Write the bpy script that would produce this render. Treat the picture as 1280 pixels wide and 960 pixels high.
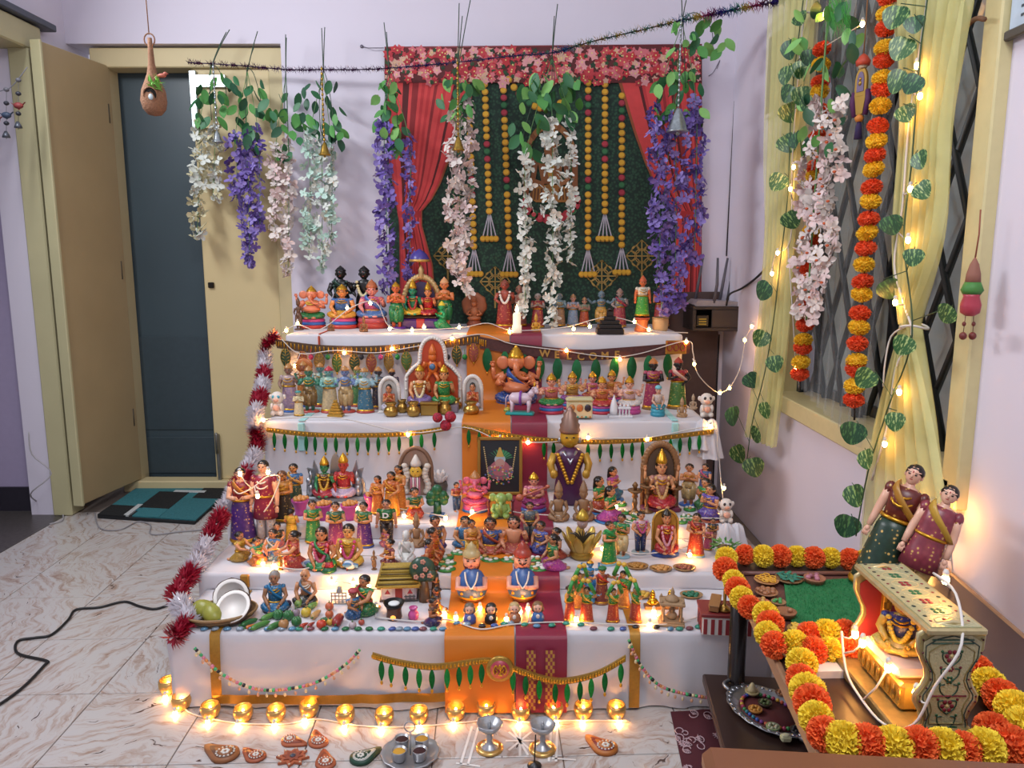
import bpy,math,random
from mathutils import Vector,Matrix,Euler
from math import sin,cos,pi,sqrt,radians as RAD

SC = bpy.context.scene
COL = SC.collection
for _o in list(bpy.data.objects):
    bpy.data.objects.remove(_o)

# ---------------------------------------------------------------- camera
CAMH = 1.2
TH = RAD(9.24)
FPX = 960.0
cam_d = bpy.data.cameras.new('camera')
cam_d.sensor_fit = 'HORIZONTAL'
cam_d.sensor_width = 36.0
cam_d.lens = FPX / 1280.0 * 36.0
cam_d.clip_start = 0.02
cam = bpy.data.objects.new('camera',cam_d)
COL.objects.link(cam)
cam.location = (0,0,CAMH)
cam.rotation_euler = (pi / 2 - TH,0,0)
SC.camera = cam

# ---------------------------------------------------------------- light
w = bpy.data.worlds.new('room_ambience')
SC.world = w
w.use_nodes = True
w.node_tree.nodes['Background'].inputs[0].default_value = (0.86,0.87,1.0,1)
w.node_tree.nodes['Background'].inputs[1].default_value = 0.5

def area_light(name,loc,rot,sx,sy,power,col):
    d = bpy.data.lights.new(name,'AREA')
    d.shape = 'RECTANGLE'; d.size = sx; d.size_y = sy; d.energy = power; d.color = col
    o = bpy.data.objects.new(name,d); COL.objects.link(o)
    o.location = loc; o.rotation_euler = rot
    return o
# tube light high on the left wall
_tl = area_light('tube_light',(-2.0,2.3,2.45),(0,0,0),0.25,1.2,34,(0.93,0.96,1.0))
_tl.rotation_euler = (0,RAD(-62),0)
# ceiling light behind the viewer
_cl = area_light('ceiling_light',(0.1,0.2,2.85),(RAD(22),0,0),0.9,0.9,34,(0.97,0.97,1.0))

SC.view_settings.view_transform = 'Standard'
SC.view_settings.look = 'None'
SC.view_settings.gamma = 1.0
SC.view_settings.use_curve_mapping = False
SC.view_settings.exposure = 0.25

# ---------------------------------------------------------------- helpers
rnd = random.Random(7)
def V(*a): return Vector(a)
CAMP = V(0,0,CAMH)
def ray(x,y):
    a = (x - 640) / FPX; b = (480 - y) / FPX
    return V(a,cos(TH) + b * sin(TH),-sin(TH) + b * cos(TH))
def PZ(x,y,Z):
    d = ray(x,y); return CAMP + d * ((Z - CAMH) / d.z)
def PY(x,y,Y):
    d = ray(x,y); return CAMP + d * (Y / d.y)
def PX(x,y,X):
    d = ray(x,y); return CAMP + d * (X / d.x)
def mpp(p):                       # metres per photo pixel at a point
    d = p - CAMP
    return (d.y * cos(TH) - d.z * sin(TH)) / FPX

def hexc(h):
    if not isinstance(h,str): return tuple(h)
    h = h.lstrip('#')
    r = []
    for i in (0,2,4):
        c = int(h[i:i + 2],16) / 255.0
        r.append(c / 12.92 if c <= 0.04045 else ((c + 0.055) / 1.055) ** 2.4)
    return tuple(r)

_mats = {}
def M(col,rough=0.5,metal=0.0,var=0.10,scale=40.0,bump=0.0,emit=0.0,alpha=1.0,trans=0.0,key=None,sheen=0.0,wave=None):
    k = (col,rough,metal,var,scale,bump,emit,alpha,trans,key)
    if k in _mats: return _mats[k]
    m = bpy.data.materials.new('paint_' + (col.lstrip('#') if isinstance(col,str) else 'mix'))
    m.use_nodes = True
    nt = m.node_tree; b = nt.nodes['Principled BSDF']
    c = hexc(col)
    b.inputs['Roughness'].default_value = rough
    b.inputs['Metallic'].default_value = metal
    if var > 0 or bump > 0:
        tc = nt.nodes.new('ShaderNodeTexCoord')
        nz = nt.nodes.new('ShaderNodeTexNoise'); nz.inputs['Scale'].default_value = scale
        nz.inputs['Detail'].default_value = 3
        nt.links.new(tc.outputs['Object'],nz.inputs['Vector'])
        mx = nt.nodes.new('ShaderNodeMix'); mx.data_type = 'RGBA'
        mx.inputs['A'].default_value = tuple(max(0,x * (1 - 1.6 * var)) for x in c) + (1,)
        mx.inputs['B'].default_value = tuple(min(1,x * (1 + 1.6 * var)) for x in c) + (1,)
        nt.links.new(nz.outputs['Fac'],mx.inputs['Factor'])
        nt.links.new(mx.outputs['Result'],b.inputs['Base Color'])
        if bump > 0:
            bp = nt.nodes.new('ShaderNodeBump'); bp.inputs['Strength'].default_value = bump
            bp.inputs['Distance'].default_value = 0.01
            nt.links.new(nz.outputs['Fac'],bp.inputs['Height'])
            nt.links.new(bp.outputs['Normal'],b.inputs['Normal'])
    else:
        b.inputs['Base Color'].default_value = c + (1,)
    if emit > 0:
        b.inputs['Emission Color'].default_value = c + (1,)
        b.inputs['Emission Strength'].default_value = emit
    if alpha < 1: b.inputs['Alpha'].default_value = alpha
    if trans > 0: b.inputs['Transmission Weight'].default_value = trans
    _mats[k] = m
    return m

def attr_mat(name,rough=0.5,metal=0.0,bump=0.0,scale=60,var=0.08):
    k = ('attr',name)
    if k in _mats: return _mats[k]
    m = bpy.data.materials.new(name); m.use_nodes = True
    nt = m.node_tree; b = nt.nodes['Principled BSDF']
    at = nt.nodes.new('ShaderNodeAttribute'); at.attribute_name = 'Col'
    tc = nt.nodes.new('ShaderNodeTexCoord')
    nz = nt.nodes.new('ShaderNodeTexNoise'); nz.inputs['Scale'].default_value = scale
    nt.links.new(tc.outputs['Object'],nz.inputs['Vector'])
    mr = nt.nodes.new('ShaderNodeMapRange')
    mr.inputs['To Min'].default_value = 1 - 2 * var; mr.inputs['To Max'].default_value = 1 + 2 * var
    nt.links.new(nz.outputs['Fac'],mr.inputs['Value'])
    vm = nt.nodes.new('ShaderNodeVectorMath'); vm.operation = 'SCALE'
    nt.links.new(at.outputs['Color'],vm.inputs[0]); nt.links.new(mr.outputs['Result'],vm.inputs['Scale'])
    nt.links.new(vm.outputs['Vector'],b.inputs['Base Color'])
    b.inputs['Roughness'].default_value = rough; b.inputs['Metallic'].default_value = metal
    if bump > 0:
        bp = nt.nodes.new('ShaderNodeBump'); bp.inputs['Strength'].default_value = bump
        bp.inputs['Distance'].default_value = 0.005
        nt.links.new(nz.outputs['Fac'],bp.inputs['Height'])
        nt.links.new(bp.outputs['Normal'],b.inputs['Normal'])
    _mats[k] = m
    return m

class MB:
    def __init__(s): s.v = []; s.f = []; s.c = []; s.s = []
    def add(s,vs,fs,col=None,smooth=True,T=None):
        o = len(s.v)
        if T is not None: vs = [T @ Vector(v) for v in vs]
        s.v += [tuple(v) for v in vs]
        s.f += [tuple(i + o for i in f) for f in fs]
        s.c += [col] * len(fs); s.s += [smooth] * len(fs)
        return s
    def lathe(s,prof,n=12,loc=(0,0,0),sx=1,sy=1,col=None,T=None,smooth=True,fn=None,cap=True):
        vs = []; fs = []
        for r,z in prof:
            for i in range(n):
                a = 2 * pi * i / n
                k = fn(a,z) if fn else 1
                vs.append((loc[0] + r * k * cos(a) * sx,loc[1] + r * k * sin(a) * sy,loc[2] + z))
        m = len(prof)
        for j in range(m - 1):
            for i in range(n):
                i2 = (i + 1) % n
                fs.append((j * n + i,j * n + i2,(j + 1) * n + i2,(j + 1) * n + i))
        if cap and prof[0][0] > 1e-4: fs.append(tuple(range(n))[::-1])
        if cap and prof[-1][0] > 1e-4: fs.append(tuple((m - 1) * n + i for i in range(n)))
        return s.add(vs,fs,col,smooth,T)
    def tube(s,pts,rad,n=6,col=None,T=None,cap=True,flat=1.0):
        pts = [Vector(p) for p in pts]; vs = []; fs = []
        L = len(pts)
        prev = None
        for k,p in enumerate(pts):
            t = (pts[min(k + 1,L - 1)] - pts[max(k - 1,0)])
            if t.length < 1e-9: t = V(0,0,1)
            t.normalize()
            if prev is None:
                u = t.cross(V(0,0,1))
                if u.length < 0.05: u = t.cross(V(0,1,0))
            else:
                u = prev - t * prev.dot(t)
                if u.length < 1e-6: u = t.cross(V(0.3,1,0.2))
            u.normalize(); prev = u
            w_ = t.cross(u)
            r = rad[k] if isinstance(rad,(list,tuple)) else rad
            for i in range(n):
                a = 2 * pi * i / n
                vs.append(p + u * (r * cos(a)) + w_ * (r * flat * sin(a)))
        for k in range(L - 1):
            for i in range(n):
                i2 = (i + 1) % n
                fs.append((k * n + i,k * n + i2,(k + 1) * n + i2,(k + 1) * n + i))
        if cap:
            fs.append(tuple(range(n))[::-1]); fs.append(tuple((L - 1) * n + i for i in range(n)))
        return s.add(vs,fs,col,True,T)
    def ell(s,c,r,nu=10,nv=7,col=None,T=None):
        vs = []; fs = []
        for j in range(nv + 1):
            ph = pi * j / nv - pi / 2
            for i in range(nu):
                a = 2 * pi * i / nu
                vs.append((c[0] + r[0] * cos(ph) * cos(a),c[1] + r[1] * cos(ph) * sin(a),c[2] + r[2] * sin(ph)))
        for j in range(nv):
            for i in range(nu):
                i2 = (i + 1) % nu
                if j == 0: fs.append((i,nu + i2,nu + i))
                elif j == nv - 1: fs.append((j * nu + i,j * nu + i2,(j + 1) * nu + i))
                else: fs.append((j * nu + i,j * nu + i2,(j + 1) * nu + i2,(j + 1) * nu + i))
        return s.add(vs,fs,col,True,T)
    def box(s,c,d,b=0.0,col=None,T=None):
        hx,hy,hz = d[0] / 2,d[1] / 2,d[2] / 2
        h = (hx,hy,hz)
        if b <= 0:
            vs = [(c[0] + x * hx,c[1] + y * hy,c[2] + z * hz) for x in (-1,1) for y in (-1,1) for z in (-1,1)]
            fs = [(0,1,3,2),(4,6,7,5),(0,4,5,1),(2,3,7,6),(0,2,6,4),(1,5,7,3)]
            return s.add(vs,fs,col,False,T)
        b = min(b,hx * .9,hy * .9,hz * .9)
        vs = []; ix = {}
        for sx in (-1,1):
            for sy in (-1,1):
                for sz in (-1,1):
                    for ax in range(3):
                        g = [sx,sy,sz]
                        p = [c[k] + g[k] * (h[k] if k == ax else h[k] - b) for k in range(3)]
                        ix[(sx,sy,sz,ax)] = len(vs); vs.append(p)
        fs = []
        for ax in range(3):
            o = [k for k in range(3) if k != ax]
            for sg in (-1,1):
                q = []
                for u,v in ((-1,-1),(1,-1),(1,1),(-1,1)):
                    g = [0,0,0]; g[ax] = sg; g[o[0]] = u; g[o[1]] = v
                    q.append(ix[(g[0],g[1],g[2],ax)])
                fs.append(tuple(q))
        for a in range(3):
            for bb in range(a + 1,3):
                cc = 3 - a - bb
                for u in (-1,1):
                    for v in (-1,1):
                        q = []
                        for (ax,t) in ((a,-1),(a,1),(bb,1),(bb,-1)):
                            g = [0,0,0]; g[a] = u; g[bb] = v; g[cc] = t
                            q.append(ix[(g[0],g[1],g[2],ax)])
                        fs.append(tuple(q))
        for sx in (-1,1):
            for sy in (-1,1):
                for sz in (-1,1):
                    fs.append(tuple(ix[(sx,sy,sz,k)] for k in range(3)))
        return s.add(vs,fs,col,False,T)
    def prism(s,out,t0,t1,T=None,col=None,smooth=False):
        # outline in XZ, extruded along Y from t0 to t1
        n = len(out)
        vs = [(p[0],t0,p[1]) for p in out] + [(p[0],t1,p[1]) for p in out]
        fs = [tuple(range(n)),tuple(range(2 * n - 1,n - 1,-1))]
        s.add(vs,fs,col,False,T)
        fs2 = [(i,(i + 1) % n,n + (i + 1) % n,n + i) for i in range(n)]
        return s.add(vs,fs2,col,smooth,T)
    def grid(s,fn,nu,nv,col=None,T=None,smooth=True,colf=None):
        vs = [fn(i / nu,j / nv) for j in range(nv + 1) for i in range(nu + 1)]
        o = len(s.f)
        fs = []
        for j in range(nv):
            for i in range(nu):
                a = j * (nu + 1) + i
                fs.append((a,a + 1,a + nu + 2,a + nu + 1))
        s.add(vs,fs,col,smooth,T)
        if colf:
            k = o
            for j in range(nv):
                for i in range(nu):
                    s.c[k] = colf((i + .5) / nu,(j + .5) / nv); k += 1
        return s
    def mesh(s,name,mat):
        me = bpy.data.meshes.new(name)
        me.from_pydata(s.v,[],s.f)
        me.polygons.foreach_set('use_smooth',s.s)
        if any(c is not None for c in s.c):
            ca = me.color_attributes.new('Col','FLOAT_COLOR','CORNER')
            buf = []
            for p,c in zip(me.polygons,s.c):
                c = hexc(c) if c is not None else (1,1,1)
                buf += list((c[0],c[1],c[2],1.0)) * p.loop_total
            ca.data.foreach_set('color',buf)
        if mat is not None: me.materials.append(mat)
        me.update()
        return me
    def build(s,name,mat,parent=None,**kw):
        return link(name,s.mesh(name,mat),parent,**kw)

def link(name,data,parent=None,loc=None,rot=None,scale=None,label=None,cat=None,group=None,kind=None):
    o = bpy.data.objects.new(name,data)
    COL.objects.link(o)
    if parent is not None: o.parent = parent
    if loc is not None: o.location = loc
    if rot is not None: o.rotation_euler = rot
    if scale is not None: o.scale = (scale,) * 3 if isinstance(scale,(int,float)) else scale
    if label: o['label'] = label
    if cat: o['category'] = cat
    if group: o['group'] = group
    if kind: o['kind'] = kind
    return o
def thing(name,label,cat,loc=(0,0,0),rot=(0,0,0),group=None,scale=None):
    return link(name,None,None,loc,rot,scale,label,cat,group)
def struct(name,mb,mat,label=None):
    return mb.build(name,mat,None,kind='structure',label=label)

_cache = {}
def cached(key,fn,mat,name='piece'):
    k = (key,mat.name)
    if k not in _cache: _cache[k] = fn().mesh(name,mat)
    return _cache[k]

def smooth_path(pts,n=6):
    pts = [Vector(p) for p in pts]
    out = []
    L = len(pts)
    for i in range(L - 1):
        p0 = pts[max(i - 1,0)]; p1 = pts[i]; p2 = pts[i + 1]; p3 = pts[min(i + 2,L - 1)]
        for k in range(n):
            t = k / n
            out.append(0.5 * ((2 * p1) + (p2 - p0) * t + (2 * p0 - 5 * p1 + 4 * p2 - p3) * t * t + (3 * p1 - p0 - 3 * p2 + p3) * t ** 3))
    out.append(pts[-1])
    return out
def orient(d,up=V(0,0,1)):
    # rotation whose local +Z points along d
    return Vector(d).to_track_quat('Z','Y').to_euler()
# ================================================================ THE ROOM
YB = 3.86          # back wall
XR = 1.065         # right wall
XL = -2.12         # left wall

WALL = M('#d5cfdc',0.85,var=0.03,scale=3,bump=0.02)
CREAM = M('#c9b98e',0.55,var=0.06,scale=5)
CREAM2 = M('#b8b18a',0.5,var=0.06,scale=6)
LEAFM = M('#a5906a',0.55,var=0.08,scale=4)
BLACK = M('#15161a',0.5)

# ---- floor with 1-ft marbled tiles
def tile_mat():
    m = bpy.data.materials.new('marbled_tile'); m.use_nodes = True
    nt = m.node_tree; b = nt.nodes['Principled BSDF']; L = nt.links.new
    tc = nt.nodes.new('ShaderNodeTexCoord')
    oi = nt.nodes.new('ShaderNodeObjectInfo')
    # random turn and shift per tile
    mul = nt.nodes.new('ShaderNodeMath'); mul.operation = 'MULTIPLY'; mul.inputs[1].default_value = 40
    L(oi.outputs['Random'],mul.inputs[0])
    vr = nt.nodes.new('ShaderNodeVectorRotate'); vr.rotation_type = 'Z_AXIS'
    L(tc.outputs['Object'],vr.inputs['Vector']); L(mul.outputs[0],vr.inputs['Angle'])
    add = nt.nodes.new('ShaderNodeVectorMath'); add.operation = 'ADD'
    cx = nt.nodes.new('ShaderNodeCombineXYZ'); L(mul.outputs[0],cx.inputs[0]); L(mul.outputs[0],cx.inputs[2])
    L(vr.outputs[0],add.inputs[0]); L(cx.outputs[0],add.inputs[1])
    # warp
    n1 = nt.nodes.new('ShaderNodeTexNoise'); n1.inputs['Scale'].default_value = 5; n1.inputs['Detail'].default_value = 4
    L(add.outputs[0],n1.inputs['Vector'])
    wsc = nt.nodes.new('ShaderNodeVectorMath'); wsc.operation = 'SCALE'; wsc.inputs['Scale'].default_value = 0.22
    L(n1.outputs['Color'],wsc.inputs[0])
    ad2 = nt.nodes.new('ShaderNodeVectorMath'); ad2.operation = 'ADD'
    L(add.outputs[0],ad2.inputs[0]); L(wsc.outputs[0],ad2.inputs[1])
    mp = nt.nodes.new('ShaderNodeMapping'); mp.inputs['Scale'].default_value = (9,55,9)
    L(ad2.outputs[0],mp.inputs['Vector'])
    n2 = nt.nodes.new('ShaderNodeTexNoise'); n2.inputs['Scale'].default_value = 1; n2.inputs['Detail'].default_value = 5
    n2.inputs['Roughness'].default_value = 0.65
    L(mp.outputs[0],n2.inputs['Vector'])
    r1 = nt.nodes.new('ShaderNodeValToRGB'); e = r1.color_ramp.elements
    e[0].position = 0.30; e[0].color = hexc('#977d70') + (1,)
    e[1].position = 0.52; e[1].color = hexc('#bab4b1') + (1,)
    q = e.new(0.41); q.color = hexc('#ac9d94') + (1,)
    q = e.new(0.66); q.color = hexc('#b8b4b3') + (1,)
    L(n2.outputs['Fac'],r1.inputs['Fac'])
    n3 = nt.nodes.new('ShaderNodeTexNoise'); n3.inputs['Scale'].default_value = 1.6; n3.inputs['Detail'].default_value = 6
    L(mp.outputs[0],n3.inputs['Vector'])
    r2 = nt.nodes.new('ShaderNodeValToRGB'); e = r2.color_ramp.elements
    e[0].position = 0.295; e[0].color = (1,1,1,1); e[1].position = 0.325; e[1].color = (0,0,0,1)
    L(n3.outputs['Fac'],r2.inputs['Fac'])
    mx = nt.nodes.new('ShaderNodeMix'); mx.data_type = 'RGBA'
    mx.inputs['B'].default_value = hexc('#4e3a34') + (1,)
    L(r2.outputs['Color'],mx.inputs['Factor']); L(r1.outputs['Color'],mx.inputs['A'])
    L(mx.outputs['Result'],b.inputs['Base Color'])
    b.inputs['Roughness'].default_value = 0.22
    return m
TILE = tile_mat()
mb = MB()
mb.box((-0.4,1.6,-0.05),(3.6 if False else 3.46,6.4,0.094))
FLOOR = struct('floor',mb,M('#6e625a',0.8))
TS = 0.318
tmb = MB(); tmb.box((0,0,-0.004),(TS - 0.003,TS - 0.003,0.008),0.0012)
tme = tmb.mesh('tile',TILE)
_y0 = 1.705
for j in range(-3,7):
    for i in range(-7,5):
        x = -0.045 + i * TS; y = _y0 + (j + .5) * TS
        if x < XL + .1 or x > XR - .02 or y > YB - .16: continue
        ca,sa = cos(RAD(2)),sin(RAD(2))
        link('tile',tme,FLOOR,(x * ca - (y - 2) * sa,2 + x * sa + (y - 2) * ca,0),(0,0,RAD(2)))
# dark stone floor of the next room
mb = MB(); mb.box((-3.25,2.2,-0.018),(2.27,5.0,0.04))
struct('floor_next_room',mb,M('#4c4744',0.35,var=0.45,scale=70),'dark speckled stone floor beyond the side doorway')

# ---- walls
DX0,DX1 = -2.0,-1.10           # back doorway
DZ = 2.12
mb = MB()
mb.box(((DX1 + XR) / 2 + .1,YB + .1,1.45),(XR - DX1 + .2,.2,2.9))
mb.box(((DX0 + DX1) / 2 - .06,YB + .1,(DZ + .09 + 2.9) / 2),(DX1 - DX0 + .12,.2,2.9 - DZ - .09))
struct('wall_back',mb,WALL)
WY0,WY1,WZ0,WZ1 = 1.76,3.04,0.65,2.45     # window opening
mb = MB()
mb.box((XR + .1,(WY0 - .9) / 2,1.45),(.2,WY0 + .9,2.9))
mb.box((XR + .1,(WY1 + YB) / 2 + .05,1.45),(.2,YB - WY1 + .1,2.9))
mb.box((XR + .1,(WY0 + WY1) / 2,WZ0 / 2),(.2,WY1 - WY0,WZ0))
mb.box((XR + .1,(WY0 + WY1) / 2,(WZ1 + 2.9) / 2),(.2,WY1 - WY0,2.9 - WZ1))
struct('wall_right',mb,WALL)
LY0,LY1,LZ = 2.35,3.50,2.1   # side doorway in the left wall
mb = MB()
mb.box((XL - .08,(LY0 - .9) / 2,1.45),(.16,LY0 + .9,2.9))
mb.box((XL - .08,(LY1 + YB) / 2 + .1,1.45),(.16,YB + .2 - LY1,2.9))
mb.box((XL - .08,(LY0 + LY1) / 2,(LZ + 2.9) / 2),(.16,LY1 - LY0,2.9 - LZ))
struct('wall_left',mb,WALL)
# next room seen through the side doorway
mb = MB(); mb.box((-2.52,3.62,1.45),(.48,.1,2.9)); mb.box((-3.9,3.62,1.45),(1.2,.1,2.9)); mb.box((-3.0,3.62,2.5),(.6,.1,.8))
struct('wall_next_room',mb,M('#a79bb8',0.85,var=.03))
mb = MB(); mb.box((-2.52,3.56,.06),(.48,.012,.12))
struct('baseboard_next_room',mb,M('#2a2630',.4))
mb = MB(); mb.box((-3.0,3.75,1.05),(.6,.04,2.1))
struct('door_2',mb,M('#22242f',.5))
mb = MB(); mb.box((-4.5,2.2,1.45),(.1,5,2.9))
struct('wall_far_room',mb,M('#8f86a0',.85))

# side doorway frame
mb = MB()
mb.box((XL - .005,LY1 + .04,LZ / 2),(.09,.11,LZ),.006)
mb.box((XL - .07,LY0 - .04,LZ / 2),(.22,.11,LZ),.006)
mb.box((XL - .07,(LY0 + LY1) / 2,LZ + .05),(.22,LY1 - LY0 + .19,.11),.006)
df = struct('door_3',mb,CREAM2,'pale green painted frame of the side doorway')
mb = MB(); mb.box((XL + .03,(LY0 + LY1) / 2 + .03,LZ + .125),(.07,LY1 - LY0 + .3,.03),.004)
mb.build('drip_strip',M('#4a4f5c',.5),df)
mb = MB(); mb.box((XL + .045,LY1 + .03,1.13),(.01,.035,.16),.002)
mb.build('strike_plate',M('#1c1c1f',.4,.5),df)

# back double door
mb = MB()
fw = .075
mb.box((DX0 + fw / 2 - .03,YB + .09,DZ / 2),(fw,.12,DZ),.005)
mb.box((DX1 - fw / 2 + .0,YB + .09,DZ / 2),(fw,.12,DZ),.005)
mb.box(((DX0 + DX1) / 2 - .015,YB + .09,DZ + .035),(DX1 - DX0 + .03,.12,.09),.005)
mb.box(((DX0 + DX1) / 2 - .015,YB + .06,.025),(DX1 - DX0 + .03,.09,.06),.005)
dr = struct('door_1',mb,CREAM,'cream double door, one leaf open')
# closed right leaf
mb = MB(); mb.box((-1.355,YB + .075,DZ / 2 + .025),(.405,.035,DZ - .06),.004)
lf = mb.build('door_leaf',M('#d0bd8e',.5,var=.05,scale=3),dr)
mb = MB(); mb.box((-1.52,YB + .05,1.07),(.028,.015,.028),.003); mb.build('lock',M('#2a2420',.4,.6),lf)
mb = MB(); mb.box((-1.535,YB + .048,.17),(.018,.02,.26),.004); mb.lathe([(.009,0),(.009,.1),(.006,.11)],8,(-1.535,YB + .032,.2)); mb.build('tower_bolt',M('#8a8a86',.35,.8),lf)
mb = MB(); mb.box((-1.545,YB + .048,1.95),(.035,.02,.3),.004); mb.box((-1.47,YB + .046,2.05),(.17,.02,.06),.003)
mb.build('top_bolt',M('#b8c4c4',.3,.8),lf)
# open left leaf
h0 = V(-1.965,YB + .05,0); h1 = V(-2.035,3.465,0)
d = (h1 - h0); Ln = d.length; ang = math.atan2(d.y,d.x)
T = Matrix.Translation(h0) @ Matrix.Rotation(ang,4,'Z')
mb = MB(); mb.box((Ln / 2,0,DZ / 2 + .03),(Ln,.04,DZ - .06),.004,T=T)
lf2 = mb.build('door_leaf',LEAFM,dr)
mb = MB(); mb.box((Ln - .006,0,DZ / 2 + .03),(.016,.05,DZ - .05),.003,T=T); mb.build('edge_strip',CREAM2,lf2)
mb = MB()
for zz in (.35,1.1,1.85): mb.lathe([(.008,0),(.008,.09)],8,(h0.x + .01,h0.y - .03,zz))
mb.build('hinge',M('#6b6253',.4,.6),lf2)
# inner dark door behind the opening
mb = MB(); mb.box((-1.72,YB + .17,DZ / 2),(.62,.03,DZ)); 
idr = mb.build('inner_door',M('#3b4a52',.4,var=.12,scale=2),dr)
mb = MB(); mb.box((-1.72,YB + .152,.16),(.5,.006,.2),.002); mb.box((-1.72,YB + .152,.55),(.5,.006,.5),.002)
mb.build('panel',M('#37454d',.4),idr)

# ---- window in the right wall
wf = MB()
t = .065
wf.box((XR + .02,WY0 + .0,(WZ0 + WZ1) / 2),(.1,t,WZ1 - WZ0 + t),.004)
wf.box((XR + .02,WY1 - .0,(WZ0 + WZ1) / 2),(.1,t,WZ1 - WZ0 + t),.004)
wf.box((XR + .02,(WY0 + WY1) / 2,WZ0 + .0),(.1,WY1 - WY0,t),.004)
wf.box((XR + .02,(WY0 + WY1) / 2,WZ1),(.1,WY1 - WY0,t),.004)
win = struct('window_1',wf,M('#c9bd8d',.5,var=.05))
mb = MB(); mb.box((XR + .09,(WY0 + WY1) / 2,WZ0 + .012),(.1,WY1 - WY0 - .05,.04),.004)
mb.build('window_sill',M('#c4b489',.55),win)
mb = MB()
ym = (WY0 + WY1) / 2
for (a,b2) in ((WY0 + .05,ym + .02),(ym - .02,WY1 - .05)):
    for yy in (a,b2): mb.box((XR + .14,yy,(WZ0 + WZ1) / 2),(.025,.035,WZ1 - WZ0 - .06))
    for zz in (WZ0 + .05,WZ1 - .05): mb.box((XR + .14,(a + b2) / 2,zz),(.025,b2 - a,.035))
mb.build('sash',M('#20262a',.4),win)
for (a,b2) in ((WY0 + .05,ym),(ym,WY1 - .05)):
    mb = MB(); mb.box((XR + .145,(a + b2) / 2,(WZ0 + WZ1) / 2),(.006,b2 - a,WZ1 - WZ0 - .1))
    mb.build('pane',M('#97a2a3',.2,var=.12,scale=2),win)
# folding grille: crossing black straps
g = MB()
ys0,ys1,zs0,zs1 = WY0 + .05,WY1 - .05,WZ0 + .05,WZ1 - .05
dy = .158; dz = .31
n = int((ys1 - ys0) / dy) + 1
def strap(p,q,x):
    g.tube([V(x,p[0],p[1]),V(x,q[0],q[1])],.011,4,flat=.4)
for k in range(-14,24):
    for sg,xx in ((1,XR + .075),(-1,XR + .085)):
        pts = []
        # line y = ys0 + k*dy + sg*(z-zs0)*dy/dz
        za,zb = zs0,zs1
        ya = ys0 + k * dy; yb2 = ya + sg * (zb - za) * dy / dz
        lo,hi = ya,yb2
        # clip in y
        def clip(ya,za,yb,zb):
            if ya == yb: return None
            out = []
            ts = [0,1]
            t0,t1 = 0,1
            dyy = yb - ya
            ta = (ys0 - ya) / dyy; tb = (ys1 - ya) / dyy
            t0 = max(0,min(ta,tb)); t1 = min(1,max(ta,tb))
            if t0 >= t1: return None
            return ((ya + dyy * t0,za + (zb - za) * t0),(ya + dyy * t1,za + (zb - za) * t1))
        c = clip(ya,za,yb2,zb)
        if c and abs(c[0][1] - c[1][1]) > .05: strap(c[0],c[1],xx)
g.box((XR + .08,WY0 + .045,(WZ0 + WZ1) / 2),(.03,.03,WZ1 - WZ0 - .06))
g.box((XR + .08,WY0 + .13,(WZ0 + WZ1) / 2),(.03,.022,WZ1 - WZ0 - .06))
g.box((XR + .08,WY1 - .045,(WZ0 + WZ1) / 2),(.03,.03,WZ1 - WZ0 - .06))
g.box((XR + .08,ym + .1,(WZ0 + WZ1) / 2),(.03,.022,WZ1 - WZ0 - .06))
g.build('grille',M('#1b2226',.45),win)
# ================================================================ THE STEPPED STAND
SX0,SX1 = -0.95,0.72
Z1,Z2,Z3,Z4,Z5 = .22,.27,.32,.592,.88
YF = [1.91,2.18,2.466,2.86,3.30,3.835]
ZS = [Z1,Z2,Z3,Z4,Z5]
SXR = [(-.925,.70),(-.94,.72),(-.955,.74),(-.945,.745),(-.975,.735)]
CLOTH = M('#c9c7cd',.8,var=.04,scale=8,bump=.05)
GOLDB = M('#a5772a',.45,.35,var=.15,scale=120)
_lab = ['lowest wide step under white cloth with a gold border hem','low second step under white cloth holding seated groups of figures',
        'low third step under white cloth in front of the framed picture','tall fourth step under white cloth hung with thin green leaf strip',
        'tallest step under white cloth against the printed backdrop']
def hash01(i,s=0): 
    x = sin(i * 12.9898 + s * 78.233) * 43758.5453
    return x - math.floor(x)
def vnoise(x,s=0):
    i = math.floor(x); f = x - i; f = f * f * (3 - 2 * f)
    return (hash01(i,s) * (1 - f) + hash01(i + 1,s) * f) * 2 - 1
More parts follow.
